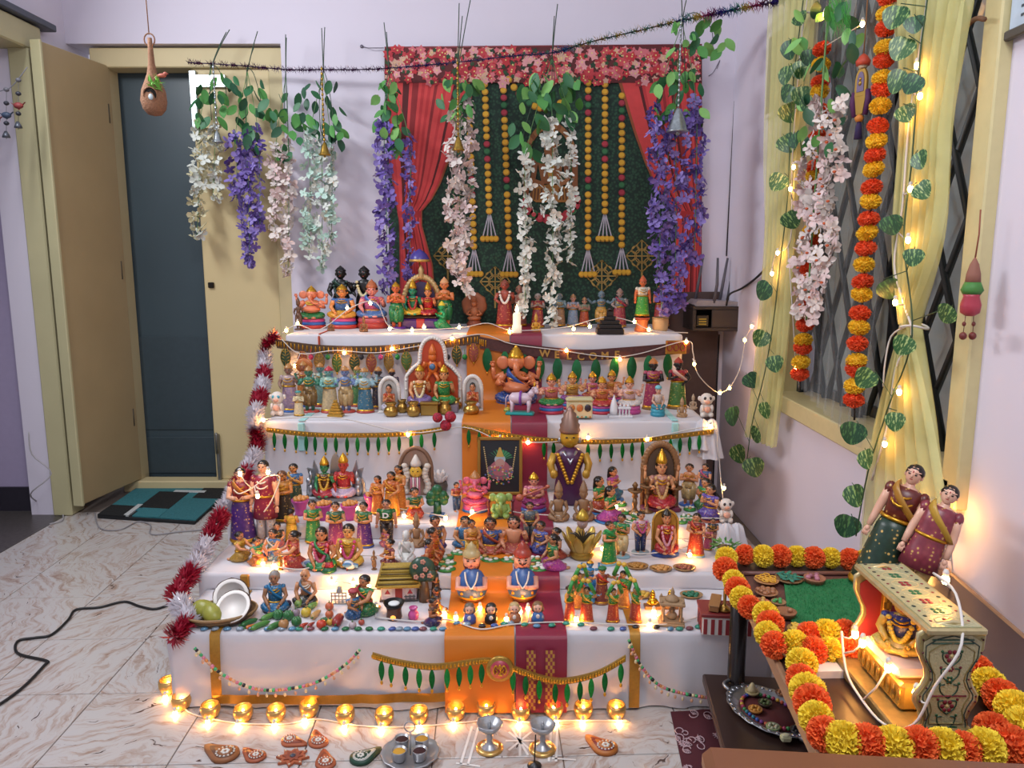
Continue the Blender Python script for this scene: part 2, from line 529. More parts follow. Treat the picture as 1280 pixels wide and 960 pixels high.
for k in range(5):
    x0,x1 = SXR[k]; y0,y1 = YF[k],YF[k + 1] - .002
    zt = ZS[k]; zb = 0.003 if k == 0 else ZS[k - 1] + .002 
    root = thing('display_step',_lab[k],'step',((x0 + x1) / 2,(y0 + y1) / 2,0),group='cloth covered display steps')
    ox,oy = root.location.x,root.location.y
    # perimeter columns
    cols = []
    ns,nf = 10,90
    for i in range(ns): cols.append((x0,y1 + (y0 - y1) * i / ns,-1,0))
    for i in range(nf + 1):
        cols.append((x0 + (x1 - x0) * i / nf,y0,-.7 if i == 0 else (.7 if i == nf else 0),-1))
    for i in range(1,ns + 1): cols.append((x1,y0 + (y1 - y0) * i / ns,1,0))
    prof = [(-.012,0),(-.004,-.002),(0,-.010)]
    hh = zt - .003 if k > 0 else zt - .004
    for j in range(1,9): prof.append((0,-.010 - (hh - .010) * j / 8))
    rng_amp = .012 if k in (0,3,4) else .006
    mb = MB(); vs = []; fs = []
    zf = 0.004 if k == 0 else ZS[k - 1] + .001
    for ci,(cx,cy,nx,ny) in enumerate(cols):
        for j,(off,dz) in enumerate(prof):
            t_ = j / (len(prof) - 1)
            wv = rng_amp * t_ * (vnoise(ci * .23,k) + .5 * vnoise(ci * .61,k + 9) + .6 * vnoise(ci * .1 + dz * 8,k + 3))
            if k < 4: wv *= 1
            wv = max(wv,-.008) if abs(nx) > .5 or True else wv
            oo = off + wv
            if ny == -1 and k > 0 and zt + dz < zf and SXR[k - 1][0] + .004 < cx < SXR[k - 1][1] - .004: dz = zf - zt
            if k > 0: oo = max(oo,off)
            vs.append((cx + nx * oo - ox,cy + ny * oo - oy,zt + dz))
    n = len(prof)
    for ci in range(len(cols) - 1):
        for j in range(n - 1):
            fs.append((ci * n + j,ci * n + j + 1,(ci + 1) * n + j + 1,(ci + 1) * n + j))
    mb.add(vs,fs)
    # top as a gently uneven sheet
    def top(u,v):
        x = x0 + .012 + (x1 - x0 - .024) * u; y = y0 + .012 + (y1 - y0 - .012) * v
        return (x - ox,y - oy,zt + .0008 * vnoise(u * 30 + v * 9,k))
    mb.grid(top,50,6)
    mb.build('cloth',CLOTH,root)
    # hidden frame of the step
    f = MB(); f.box((0,.01,(zt - .02) / 2),(x1 - x0 - .05,y1 - y0 - .05,zt - .022))
    f.build('frame',M('#7c5a3a',.6),root)
    if k in (2,3):
        for (dx,sc) in ((.0,1.0),(-.035,.75)):
            b = MB(); Lc = (.11 if k == 2 else .15) * sc
            b.lathe([(.004,0),(.018,-.012),(.026,-Lc * .4),(.036,-Lc * .8),(.042,-Lc)],28,(x1 + .012 + dx - ox,y0 - .012 - oy,zt + .012),fn=lambda a,z: 1 + .22 * sin(6 * a + z * 20),cap=False)
            b.build('gathered_corner',CLOTH,root)
    if k == 0:
        b = MB()
        def hb(u,v):
            x = -.80 + u * .66; z = .024 + v * .026 + .02 * max(0,u - .55)
            return (x - ox,y0 - .015 - .006 * abs(vnoise(u * 9,4)) - oy,z)
        b.grid(hb,30,1)
        b.build('gold_border',GOLDB,root)
        for xx,zz0 in ((-.79,.03),(.327,.012)):
            b = MB(); wd = .014
            pts = [(y0 - .016,zz0),(y0 - .014,.1),(y0 - .009,.17),(y0 - .004,zt - .006),(y0 + .012,zt + .003),(y0 + .12,zt + .003),(y1 - .01,zt + .003)]
            if xx < 0: pts = pts[:5] + [(y1 - .01,zt + .003)]
            vs = []
            for (yy,zz) in pts:
                sh = .02 * (zt - zz) * 0
                vs += [(xx - wd + sh - ox,yy - oy,zz),(xx + wd + sh - ox,yy - oy,zz)]
            b.add(vs,[(2 * i,2 * i + 1,2 * i + 3,2 * i + 2) for i in range(len(pts) - 1)])
            b.build('gold_stripe',GOLDB,root)
    if k == 1:
        b = MB(); b.box((-.80 - ox,y0 - .004 - oy,zt - .022),(.026,.012,.04),.003); b.build('gold_stripe',GOLDB,root)
    if k in (3,4):
        cc = '#9fd0cf' if k == 3 else '#b04b32'
        for xx in ((-.80,.62) if k == 3 else (-.83,)):
            b = MB()
            wd = .026 if k == 3 else .008
            b.box((xx - ox,y0 - .008 - oy,zt - .06),(wd,.014,.11),.004)
            b.box((xx - ox,y0 + .12 - oy,zt + .0015),(wd,.24,.003),.001)
            b.build('woven_stripe',M(cc,.7),root)

# silk runners climbing the steps
def runner(name,lab,xa,xb,mat,end_dy=0,ups=5):
    pts = []
    for k in range(ups):
        yf,zt = YF[k] - .026,ZS[k] + .0035
        zb = .006 if k == 0 else ZS[k - 1] + .004
        pts += [(yf - .004,zb + .002),(yf - .002,(zb + zt) / 2),(yf + .002,zt - .012),(yf + .008,zt - .003),(yf + .03,zt),((yf + YF[k + 1]) / 2,zt),(YF[k + 1] - .034,zt)]
    root = thing(name,lab,'cloth',((xa + xb) / 2,YF[0],0))
    mb = MB(); L = len(pts); ww = []
    # subdivide
    def fn(u,v):
        q = v * (L - 1); i = min(int(q),L - 2); f_ = q - i
        y = pts[i][0] * (1 - f_) + pts[i + 1][0] * f_; z = pts[i][1] * (1 - f_) + pts[i + 1][1] * f_
        x = xa + (xb - xa) * u - .012 * (y - 1.9)
        wob = .003 * vnoise(u * 5 + v * 3,2)
        return (x - root.location.x,y - .0025 - abs(wob) * .6 - root.location.y,z + .0005)
    mb.grid(fn,10,(L - 1) * 3)
    mb.build('silk',mat,root)
    return root,pts
ORANGE = M('#c9731c',.5,var=.08,scale=12)
MAROON = M('#7e1f38',.5,var=.1,scale=14)
ro,rpts = runner('orange_runner','orange silk cloth running down the middle of all steps',-.178,.006,ORANGE)
rm,_ = runner('maroon_runner','maroon silk cloth beside the orange one down the steps',.010,.145,MAROON)
b = MB()
for xx in (.05,.10):
    y0 = YF[0] - .036
    b.grid(lambda u,v: (xx - .012 + .024 * u - rm.location.x,y0 - .004 - rm.location.y,.02 + .17 * v),4,16,
           colf=lambda u,v: '#b98a3c' if (int(u * 4) + int(v * 16)) % 2 else '#8a3140')
b.build('woven_motif',attr_mat('zari_weave',.45,.2),rm)
# ================================================================ CLAY FIGURES
SK_LT,SK_MD,SK_DK = '#e0a07c','#c98a60','#8f5a3a'
GOLD = '#c9962e'
def gm(c,r=.32): return M(c,r,var=.10,scale=9)
GOLDM = M(GOLD,.3,.75,var=.15,scale=12)

def loft(mb,rings,n=14,T=None):
    # rings: (z, rx, ry, cx, cy)
    vs = []; fs = []
    for (z,rx,ry,cx,cy) in rings:
        for i in range(n):
            a = 2 * pi * i / n
            vs.append((cx + rx * cos(a),cy + ry * sin(a),z))
    m = len(rings)
    for j in range(m - 1):
        for i in range(n):
            i2 = (i + 1) % n
            fs.append((j * n + i,j * n + i2,(j + 1) * n + i2,(j + 1) * n + i))
    fs.append(tuple(range(n))[::-1]); fs.append(tuple((m - 1) * n + i for i in range(n)))
    mb.add(vs,fs,None,True,T)

# vertical layout of each pose (unit figure): shoulder z, waist z, head centre z, head radius
STD = ('stand','tall')
POSE = {'stand': dict(sh=.77,wa=.55,hd=.895,hr=.085,w=1.0,cy=0),
        'tall':  dict(sh=.80,wa=.57,hd=.915,hr=.068,w=.95,cy=0),
        'sit':   dict(sh=.60,wa=.22,hd=.80,hr=.155,w=1.75,cy=.02),
        'kneel': dict(sh=.66,wa=.36,hd=.83,hr=.125,w=1.35,cy=.02)}

def g_head(p,ele=False):
    q = POSE[p]; mb = MB(); r = q['hr']; z = q['hd']; cy = q['cy']
    # continuous bare body: torso core, neck, head
    w_ = q['w']
    loft(mb,[(q['wa'] - .02,.085 * w_,.06 * w_,0,cy),((q['wa'] + q['sh']) / 2,.088 * w_,.062 * w_,0,cy),
              (q['sh'] - .03,.115 * w_,.062 * w_,0,cy),(q['sh'] + .005,.09 * w_,.05 * w_,0,cy),
              (q['sh'] + .03,.036 * w_,.034 * w_,0,cy),(z - r * .55,.034 * w_,.034 * w_,0,cy)],12)
    if not ele:
        loft(mb,[(z - r,.02,.02,0,cy - r * .28),(z - r * .92,r * .42,r * .42,0,cy - r * .2),(z - r * .6,r * .72,r * .74,0,cy - r * .08),
                  (z - r * .1,r * .86,r * .92,0,cy),(z + r * .4,r * .84,r * .9,0,cy),(z + r * .8,r * .55,r * .6,0,cy),(z + r,.01,.01,0,cy)],12)
        mb.ell((0,cy - r * .95,z - r * .12),(r * .13,r * .2,r * .24),6,5)
        for s in (-1,1): mb.ell((s * r * .88,cy + r * .05,z - r * .1),(r * .12,r * .2,r * .3),6,5)
    else:
        mb.ell((0,cy - .02,z),(r * 1.05,r * 1.0,r * 1.05),12,8)
        for s in (-1,1):
            mb.ell((s * r * 1.55,cy + .02,z - r * .1),(r * .78,r * .16,r * .85),10,6)
        tr = [V(0,cy - r * .9,z - r * .1),V(0,cy - r * 1.35,z - r * .6),V(0.02,cy - r * 1.4,z - r * 1.2),V(.05 * w_,cy - r * 1.35,z - r * 1.75),V(.11 * w_,cy - r * 1.4,z - r * 1.9),V(.13 * w_,cy - r * 1.45,z - r * 1.65)]
        mb.tube(smooth_path(tr,3),[r * (.42 - .018 * i) for i in range(16)],8)
        mb.ell((0,cy - .06 * w_,q['wa'] + .1),(.15 * w_,.12 * w_,.13),12,8)
    return mb
def g_face(p,tilak):
    q = POSE[p]; mb = MB(); r = q['hr']; z = q['hd']; cy = q['cy']
    for s in (-1,1):
        mb.ell((s * r * .34,cy - r * .86,z + r * .06),(r * .15,r * .07,r * .09),6,4)
        mb.ell((s * r * .36,cy - r * .84,z + r * .26),(r * .2,r * .06,r * .035),6,4)
    return mb
def g_lips(p,tilak):
    q = POSE[p]; mb = MB(); r = q['hr']; z = q['hd']; cy = q['cy']
    mb.ell((0,cy - r * .80,z - r * .48),(r * .2,r * .07,r * .06),6,4)
    if tilak: mb.ell((0,cy - r * .88,z + r * .34),(r * .07,r * .06,r * .14),6,4)
    return mb
def g_beard(p):
    q = POSE[p]; mb = MB(); r = q['hr']; z = q['hd']; cy = q['cy']
    loft(mb,[(z - r * 1.35,.01,.01,0,cy - r * .6),(z - r * 1.0,r * .4,r * .3,0,cy - r * .5),(z - r * .55,r * .66,r * .4,0,cy - r * .42),(z - r * .5,r * .3,r * .3,0,cy - r * .42)],8)
    for s in (-1,1): mb.tube([V(0,cy - r * 1.0,z - r * .36),V(s * r * .3,cy - r * .98,z - r * .32),V(s * r * .5,cy - r * .8,z - r * .2)],[r * .08,r * .09,r * .03],5)
    return mb
def g_hair(p,st):
    q = POSE[p]; mb = MB(); r = q['hr']; z = q['hd']; cy = q['cy']
    T = Matrix.Translation(V(0,cy + r * .16,z + r * .2)) @ Matrix.Rotation(RAD(-28),4,'X')
    loft(mb,[(-r * .35,r * .95,r * .95,0,0),(0,r * 1.0,r * 1.0,0,0),(r * .45,r * .86,r * .88,0,0),(r * .8,r * .5,r * .5,0,0),(r * .92,.01,.01,0,0)],12,T)
    if st == 'bun': mb.ell((0,cy + r * 1.05,z + r * .05),(r * .5,r * .42,r * .5),8,6)
    elif st == 'braid':
        mb.tube(smooth_path([V(0,cy + r * .9,z),V(0,cy + r * 1.25,z - r * 1.0),V(0,cy + r * 1.35,z - r * 2.4),V(.01,cy + r * 1.3,z - r * 3.4)],3),[r * .45,r * .42,r * .38,r * .36,r * .34,r * .32,r * .28,r * .24,r * .18,r * .1],7)
    elif st == 'long':
        loft(mb,[(z - r * 2.2,r * .6,r * .25,0,cy + r * .8),(z - r * 1.2,r * .85,r * .4,0,cy + r * .75),(z,r * .95,r * .55,0,cy + r * .5),(z + r * .4,r * .7,r * .5,0,cy + r * .3)],10)
    elif st == 'tuft': mb.ell((0,cy + r * .5,z + r * 1.05),(r * .3,r * .3,r * .3),7,5)
    return mb
def g_turban(p):
    q = POSE[p]; mb = MB(); r = q['hr']; z = q['hd']; cy = q['cy']
    mb.lathe([(r * .8,0),(r * 1.15,r * .2),(r * 1.18,r * .5),(r * .9,r * .85),(r * .4,r * 1.05),(.01,r * 1.15)],12,(0,cy,z + r * .25),fn=lambda a,zz: 1 + .05 * sin(6 * a + zz * 60))
    return mb
def g_crown(p,tall=1.0):
    q = POSE[p]; mb = MB(); r = q['hr']; z = q['hd']; cy = q['cy']; h = r * 2.3 * tall
    mb.lathe([(r * .9,0),(r * .98,h * .06),(r * .92,h * .12),(r * .98,h * .18),(r * .85,h * .26),(r * .8,h * .4),(r * .66,h * .46),(r * .62,h * .6),(r * .45,h * .66),(r * .38,h * .78),(r * .2,h * .82),(r * .22,h * .88),(r * .12,h * .95),(.004,h)],12,(0,cy,z + r * .42))
    return mb
def g_top(p,long_):
    q = POSE[p]; mb = MB(); w_ = q['w']; cy = q['cy']; a,b = q['wa'],q['sh']
    rg = []
    if long_ == 'kurta': rg = [(a - .26,.135 * w_,.105 * w_,0,cy),(a - .12,.125 * w_,.098 * w_,0,cy)]
    rg += [(a - .015,.108 * w_,.082 * w_,0,cy),((a + b) / 2 - .01,.112 * w_,.085 * w_,0,cy - .004),(b - .07,.122 * w_,.088 * w_,0,cy - .008),
           (b - .02,.13 * w_,.076 * w_,0,cy),(b + .012,.085 * w_,.056 * w_,0,cy),(b + .016,.045 * w_,.04 * w_,0,cy)]
    if long_ == 'kurta': rg = [(z,rx * (1.14 if z < b - .1 else 1),ry * (1.14 if z < b - .1 else 1),cx,c_) for z,rx,ry,cx,c_ in rg]
    loft(mb,rg,14)
    for s in (-1,1): mb.ell((s * .128 * w_,cy,b - .035),(.043 * w_,.046 * w_,.055),8,6)
    return mb
def g_low(p,kind):
    q = POSE[p]; mb = MB(); w_ = q['w']; cy = q['cy']
    if p in STD:
        if kind == 'skirt':
            mb.lathe([(.15,.03),(.168,.05),(.15,.2),(.135,.38),(.125,.5),(.1,.58)],18,sy=.78,fn=lambda a,z: 1 + .035 * sin(7 * a) * max(0,(.45 - z) / .45))
        elif kind == 'pants':
            for s in (-1,1): mb.tube([V(s * .055,0,.06),V(s * .06,0,.3),V(s * .062,0,.5)],[.048,.058,.068],9)
            loft(mb,[(.46,.1,.078,0,0),(.52,.118,.085,0,0),(.58,.105,.078,0,0)],12)
        else:   # dhoti
            for s in (-1,1): mb.tube([V(s * .065,0,.16),V(s * .07,0,.34),V(s * .06,0,.5)],[.062,.08,.078],9)
            mb.lathe([(.03,.14),(.05,.2),(.055,.45)],8,(0,-.05,0),sy=.7)
            loft(mb,[(.42,.125,.088,0,0),(.5,.125,.088,0,0),(.58,.102,.074,0,0)],12)
    elif p == 'sit':
        loft(mb,[(.035,.30,.22,0,-.03),(.07,.345,.26,0,-.04),(.13,.33,.25,0,-.03),(.19,.24,.2,0,0),(.26,.175,.135,0,cy)],18)
        for s in (-1,1): mb.tube(smooth_path([V(s * .12,.04,.15),V(s * .3,-.12,.13),V(s * .1,-.27,.085),V(-s * .06,-.27,.07)],3),[.1,.1,.1,.095,.085,.075,.068,.06,.05,.04],8)
    else:
        loft(mb,[(.02,.2,.27,0,.1),(.07,.23,.3,0,.08),(.16,.215,.26,0,.03),(.27,.19,.17,0,0),(.38,.145,.105,0,cy)],16)
        mb.tube([V(-.1,.05,.24),V(-.11,-.2,.19)],[.1,.085],8); mb.tube([V(.1,.05,.24),V(.11,-.2,.19)],[.1,.085],8)
    return mb
def g_feet(p,side):
    mb = MB()
    if p in STD:
        for s in (side,):
            mb.tube([V(s * .055,0,.04),V(s * .058,0,.2),V(s * .06,0,.3)],[.03,.04,.05],8)
            mb.ell((s * .06,-.045,.03),(.035,.075,.026),8,5)
    elif p == 'sit':
        for s in (side,): mb.ell((s * .1,-.3,.06),(.075,.05,.04),8,5)
    else:
        for s in (side,): mb.ell((s * .1,.36,.04),(.05,.08,.04),8,5)
    return mb
def g_arms(p,kind,side=0):
    q = POSE[p]; mb = MB(); w_ = q['w']; cy = q['cy']; sh = q['sh'] - .035
    dz = q['sh'] - q['wa']
    def arm(s,el,ha,k=1.0):
        S_ = V(s * .125 * w_,cy,sh); E = V(*el); Hn = V(*ha)
        mb.tube([S_,(S_ + E) / 2,E,(E + Hn) / 2,Hn],[.042 * w_ * k,.039 * w_ * k,.034 * w_ * k,.03 * w_ * k,.024 * w_ * k],8)
        d = (Hn - E).normalized(); c = Hn + d * .028 * w_
        sd = d.cross(V(0,1,.3)).normalized(); 
        mb.ell(c,(.022 * w_,.022 * w_,.026 * w_),7,5)
        for f in range(4):
            o = c + sd * ((f - 1.5) * .0115 * w_)
            mb.tube([o,o + d * (.04 - .004 * abs(f - 1.2)) * w_,o + d * .052 * w_ - V(0,0,.006) * w_],[.0085 * w_,.0075 * w_,.005 * w_],4)
        mb.tube([c - sd * s * .012 * w_,c - sd * s * .03 * w_ + d * .018 * w_],[.009 * w_,.006 * w_],4)
    A = dz
    for s in (side,):
        if kind == 'down': arm(s,(s * .155 * w_,cy + .005,sh - A * .72),(s * .165 * w_,cy - .03,sh - A * 1.32))
        elif kind == 'join': arm(s,(s * .15 * w_,cy - .03,sh - A * .62),(s * .022 * w_,cy - .125 * w_,sh - A * .28))
        elif kind == 'lap': arm(s,(s * .17 * w_,cy - .02,sh - A * .6),(s * .09 * w_,cy - .15 * w_,sh - A * .95))
        elif kind == 'bless':
            if s > 0: arm(s,(s * .17 * w_,cy - .03,sh - A * .55),(s * .15 * w_,cy - .13 * w_,sh - A * .1))
            else: arm(s,(s * .17 * w_,cy - .02,sh - A * .6),(s * .12 * w_,cy - .14 * w_,sh - A * .8))
        elif kind == 'hold': arm(s,(s * .155 * w_,cy - .04,sh - A * .65),(s * .06 * w_,cy - .17 * w_,sh - A * .55))
        elif kind == 'up': arm(s,(s * .21 * w_,cy - .02,sh + .02),(s * .2 * w_,cy - .06,sh + A * .75))
        elif kind == 'reach': arm(s,(s * .13 * w_,cy - .12 * w_,sh - A * .5),(s * .07 * w_,cy - .27 * w_,sh - A * .6))
        elif kind == 'wide': arm(s,(s * .22 * w_,cy,sh - A * .25),(s * .3 * w_,cy - .08,sh + A * .15))
        elif kind == 'four': arm(s,(s * .19 * w_,cy - .02,sh - A * .5),(s * .15 * w_,cy - .14 * w_,sh - A * .35))
        elif kind == 'rear': arm(s,(s * .23 * w_,cy + .03,sh - A * .18),(s * .24 * w_,cy - .02,sh + A * .35),.8)
        elif kind == 'hip':
            if s > 0: arm(s,(s * .2 * w_,cy,sh - A * .5),(s * .11 * w_,cy - .06,sh - A * .9))
            else: arm(s,(s * .15 * w_,cy - .04,sh - A * .6),(s * .08 * w_,cy - .16 * w_,sh - A * .35))
    return mb
def g_pallu(p):
    q = POSE[p]; mb = MB(); w_ = q['w']; cy = q['cy']; a,b = q['wa'],q['sh']
    n = 14
    pts = []
    for i in range(n + 1):
        t_ = i / n
        # from right hip across the chest over the left shoulder, down the back
        if t_ < .6:
            u = t_ / .6
            ang = -pi * .05 - pi * .75 * u
            pts.append(V(.128 * w_ * cos(ang) * (1 - .15 * u),cy + (.1 * sin(ang)) * w_,a + (b - a) * (u ** 1.1) + .015))
        else:
            u = (t_ - .6) / .4
            pts.append(V(-.085 * w_ - .01 * u,cy + .085 * w_ * min(1,u * 2) - .02,b + .02 - (b - a) * 1.25 * u * u))
    mb.tube(pts,[.05 * w_] * 9 + [.045 * w_] * 6,6,flat=.35)
    return mb
def g_neck(p):
    q = POSE[p]; mb = MB(); w_ = q['w']; cy = q['cy']; b = q['sh']
    for k,(rr,dd) in enumerate(((.06,.06),(.085,.13))):
        pts = []
        for i in range(13):
            a = pi * 2 * i / 12
            pts.append(V(rr * w_ * cos(a),cy - .035 * w_ + (.05 + .025 * (1 + 0)) * w_ * sin(a) * (1 if sin(a) > 0 else 1.0) * -1 * -1,b - .005 - dd * .5 * (1 - sin(a)) * .9))
        mb.tube(pts,.0105 * w_,5,cap=False)
    return mb
def g_garland(p):
    q = POSE[p]; mb = MB(); w_ = q['w']; cy = q['cy']; b,a = q['sh'],q['wa']
    for i in range(19):
        t_ = i / 18 * 2 - 1
        x = t_ * .095 * w_; z = b - .01 - (b - a) * 1.05 * (1 - t_ * t_) ** .8
        y = cy - .1 * w_ - .02 + .05 * t_ * t_
        mb.ell((x,y,z),(.026 * w_,.02 * w_,.026 * w_),6,4)
    return mb
def g_belt(p):
    q = POSE[p]; mb = MB(); w_ = q['w']; cy = q['cy']; a = q['wa']
    pts = [V(.118 * w_ * cos(2 * pi * i / 14),cy + .09 * w_ * sin(2 * pi * i / 14),a + .005) for i in range(15)]
    mb.tube(pts,.016 * w_,5,cap=False)
    return mb
def g_base(p,k):
    mb = MB()
    if p in STD:
        mb.lathe([(.17,0),(.185,.012),(.18,.035),(.16,.05),(.0,.05)],16,sy=.85)
    elif p == 'sit':
        if k == 'tall': mb.lathe([(.36,-.26),(.38,-.22),(.36,-.14)],18,sy=.85); 
        else: mb.lathe([(.36,0),(.37,.02),(.36,.05),(.3,.06),(0,.06)],18,sy=.85)
    else: mb.lathe([(.28,0),(.3,.015),(.28,.035),(0,.04)],16,(0,.06,0),sy=1.2)
    return mb
def g_band(z0,z1,r0,r1):
    mb = MB(); mb.lathe([(r0,z0),(r1,(z0 + z1) / 2),(r0,z1),(0,z1)],18,sy=.85); return mb
def g_halo(p):
    q = POSE[p]; mb = MB(); r = q['hr'] * 2.0
    T = Matrix.Translation(V(0,q['cy'] + q['hr'] * 1.0,q['hd'] + .02)) @ Matrix.Rotation(pi / 2,4,'X')
    mb.lathe([(.01,-.015),(r * .9,-.015),(r,0),(r * .9,.015),(.01,.015)],18,T=T,fn=lambda a,z: 1 + .05 * sin(9 * a) ** 2)
    return mb
def g_sleeves(p):
    return g_top(p,None)

def g_hem():
    mb = MB(); mb.lathe([(.166,.035),(.174,.05),(.163,.085)],18,sy=.78,fn=lambda a,z: 1 + .035 * sin(7 * a)); return mb
_gar = {}
def garment(c):
    # painted cloth with small gold flecks
    if c in _gar: return _gar[c]
    m = bpy.data.materials.new('painted_cloth_' + c.lstrip('#')); m.use_nodes = True
    nt = m.node_tree; b = nt.nodes['Principled BSDF']; L = nt.links.new
    tc = nt.nodes.new('ShaderNodeTexCoord'); vo = nt.nodes.new('ShaderNodeTexVoronoi'); vo.inputs['Scale'].default_value = 22
    L(tc.outputs['Object'],vo.inputs['Vector'])
    r = nt.nodes.new('ShaderNodeValToRGB'); r.color_ramp.elements[0].position = .16; r.color_ramp.elements[1].position = .24
    r.color_ramp.elements[0].color = hexc('#c9a45a') + (1,); cc = hexc(c); r.color_ramp.elements[1].color = cc + (1,)
    e = r.color_ramp.elements.new(.75); e.color = tuple(x * .72 for x in cc) + (1,)
    L(vo.outputs['Distance'],r.inputs['Fac']); L(r.outputs['Color'],b.inputs['Base Color']); b.inputs['Roughness'].default_value = .35
    _gar[c] = m
    return m

def clampY(p,Z,m):
    for k in range(5):
        if abs(Z - ZS[k]) < 1e-4: p.y = min(max(p.y,YF[k] + m),YF[k + 1] - m)
    return p
DOLLS = []
def doll(label,px,py,hpx,Z,pose='stand',yaw=0,skin=SK_MD,hair='#17120f',hs='bun',top=None,low='#8a2c3a',lowk='skirt',
         base=None,bands=None,crown=None,tall=1.0,pallu=None,arms='join',garl=None,halo=None,ele=False,belt=None,neck=GOLD,
         beard=None,turban=None,topk=None,name='clay_figurine',cat='figurine',group=None,wx=1.16,Y=None,tilt=0,loc=None,hm=None,mono=None,rough=.32):
    if loc is None:
        p = PZ(px,py,Z) if Y is None else V(PY(px,py,Y).x,Y,Z)
        if Y is None: p.y += .15 * (PY(px,py - hpx,p.y).z - Z)
        if Y is None: p = clampY(p,Z,.03 if pose in STD else max(.03,.26 * (PY(px,py - hpx,p.y).z - Z)))
        hh = PY(px,py - hpx,p.y).z - Z
        p.x = PY(px,py,p.y).x
    else: p = V(*loc); hh = hm
    q = POSE[pose]
    extra = .30 if bands else 0
    tot = q['hd'] + q['hr'] + (q['hr'] * (2.3 * tall + .42 - 1) if crown else 0) + extra
    s = hh / tot
    root = thing(name,label,cat,(p.x,p.y,Z if loc is None else p.z),(tilt,0,RAD(yaw)),group,scale=(s * wx,s * (wx + 1) / 2,s))
    zo = extra
    def put(nm,key,fn,mat,**kw):
        o = link(nm,cached(key,fn,mat,nm),root,(0,0,zo)); return o
    f = (lambda c: gm(mono,rough)) if mono else (lambda c: gm(c,rough))
    if base and not bands: put('base',('base',pose),lambda: g_base(pose,None),f(base))
    if bands:
        hb = extra / len(bands)
        for i,c in enumerate(bands):
            r0 = .36 - .015 * i
            o = link('base_tier',cached(('band',i,len(bands)),lambda: g_band(hb * i,hb * (i + 1) + .02,r0,r0 + .03),f(c),'base_tier'),root)
    body = put('body',('head',pose,ele),lambda: g_head(pose,ele),f(skin))
    fk = '#d8d0c4' if mono and mono > '#dddddd' else '#0f0c0b'
    if not mono:
        link('eyes',cached(('face',pose,1),lambda: g_face(pose,1),M('#0e0b0a',.3,var=0),'eyes'),body)
        if not ele: link('lips',cached(('lips',pose,1),lambda: g_lips(pose,True),M('#a3242c',.4,var=0),'lips'),body)
    for sd in (-1,1):
        put('arm',('arms',pose,arms,sd),lambda: g_arms(pose,arms,sd),f(skin))
        if arms == 'four': put('arm',('arms',pose,'rear',sd),lambda: g_arms(pose,'rear',sd),f(skin))
        put('foot',('feet',pose,sd),lambda: g_feet(pose,sd),f(skin))
    fl = (lambda c: gm(mono,rough)) if mono else (lambda c: garment(c))
    lo = put('lower_garment',('low',pose,lowk),lambda: g_low(pose,lowk),fl(low))
    if top: put('upper_garment',('top',pose,topk),lambda: g_top(pose,topk),fl(top))
    if not mono and lowk == 'skirt' and pose in STD: put('hem',('hem',pose),lambda: g_hem(),GOLDM)
    if not mono and not belt and top: put('waistband',('belt',pose),lambda: g_belt(pose),GOLDM)
    if pallu: put('drape',('pallu',pose),lambda: g_pallu(pose),f(pallu))
    if hair and not ele and not turban: put('hair',('hair',pose,hs),lambda: g_hair(pose,hs),f(hair))
    if turban: put('turban',('turban',pose),lambda: g_turban(pose),f(turban))
    if beard: put('beard',('beard',pose),lambda: g_beard(pose),f(beard))
    if crown: put('crown',('crown',pose,tall),lambda: g_crown(pose,tall),f(crown) if (mono or crown != GOLD) else GOLDM)
    if neck and not mono: put('necklace',('neck',pose),lambda: g_neck(pose),GOLDM if neck == GOLD else f(neck))
    if garl: put('garland',('garl',pose),lambda: g_garland(pose),f(garl))
    if belt: put('belt',('belt',pose),lambda: g_belt(pose),GOLDM if belt == GOLD else f(belt))
    if halo: put('halo',('halo',pose),lambda: g_halo(pose),f(halo))
    DOLLS.append(root)
    return root
def addpart(root,nm,mb,mat,z=0):
    return mb.build(nm,mat,root)
# ================================================================ FIGURES ON THE STEPS
def it(name,label,cat,px,py,Z,yaw=0,group=None,Y=None,push=0):
    p = PZ(px,py,Z) if Y is None else V(PY(px,py,Y).x,Y,Z)
    k = mpp(p)
    p.y += push * k
    if Y is None:
        p = clampY(p,Z,.022); p.x = PY(px,py,p.y).x
    return thing(name,label,cat,p,(0,0,RAD(yaw)),group,scale=k)
def pt(root,nm,mb,mat): return mb.build(nm,mat,root)
PINK,BLUE,RED,GREEN,YEL,PURP,ORG,WHT = '#c74a86','#2f62ad','#b3262f','#1f7a45','#d9a53a','#5b2a86','#d2691e','#e6e2dc'
BRASS = M('#b08a45',.3,.85,var=.15,scale=20)
TERRA = '#a86a45'
SAND = '#a5805c'

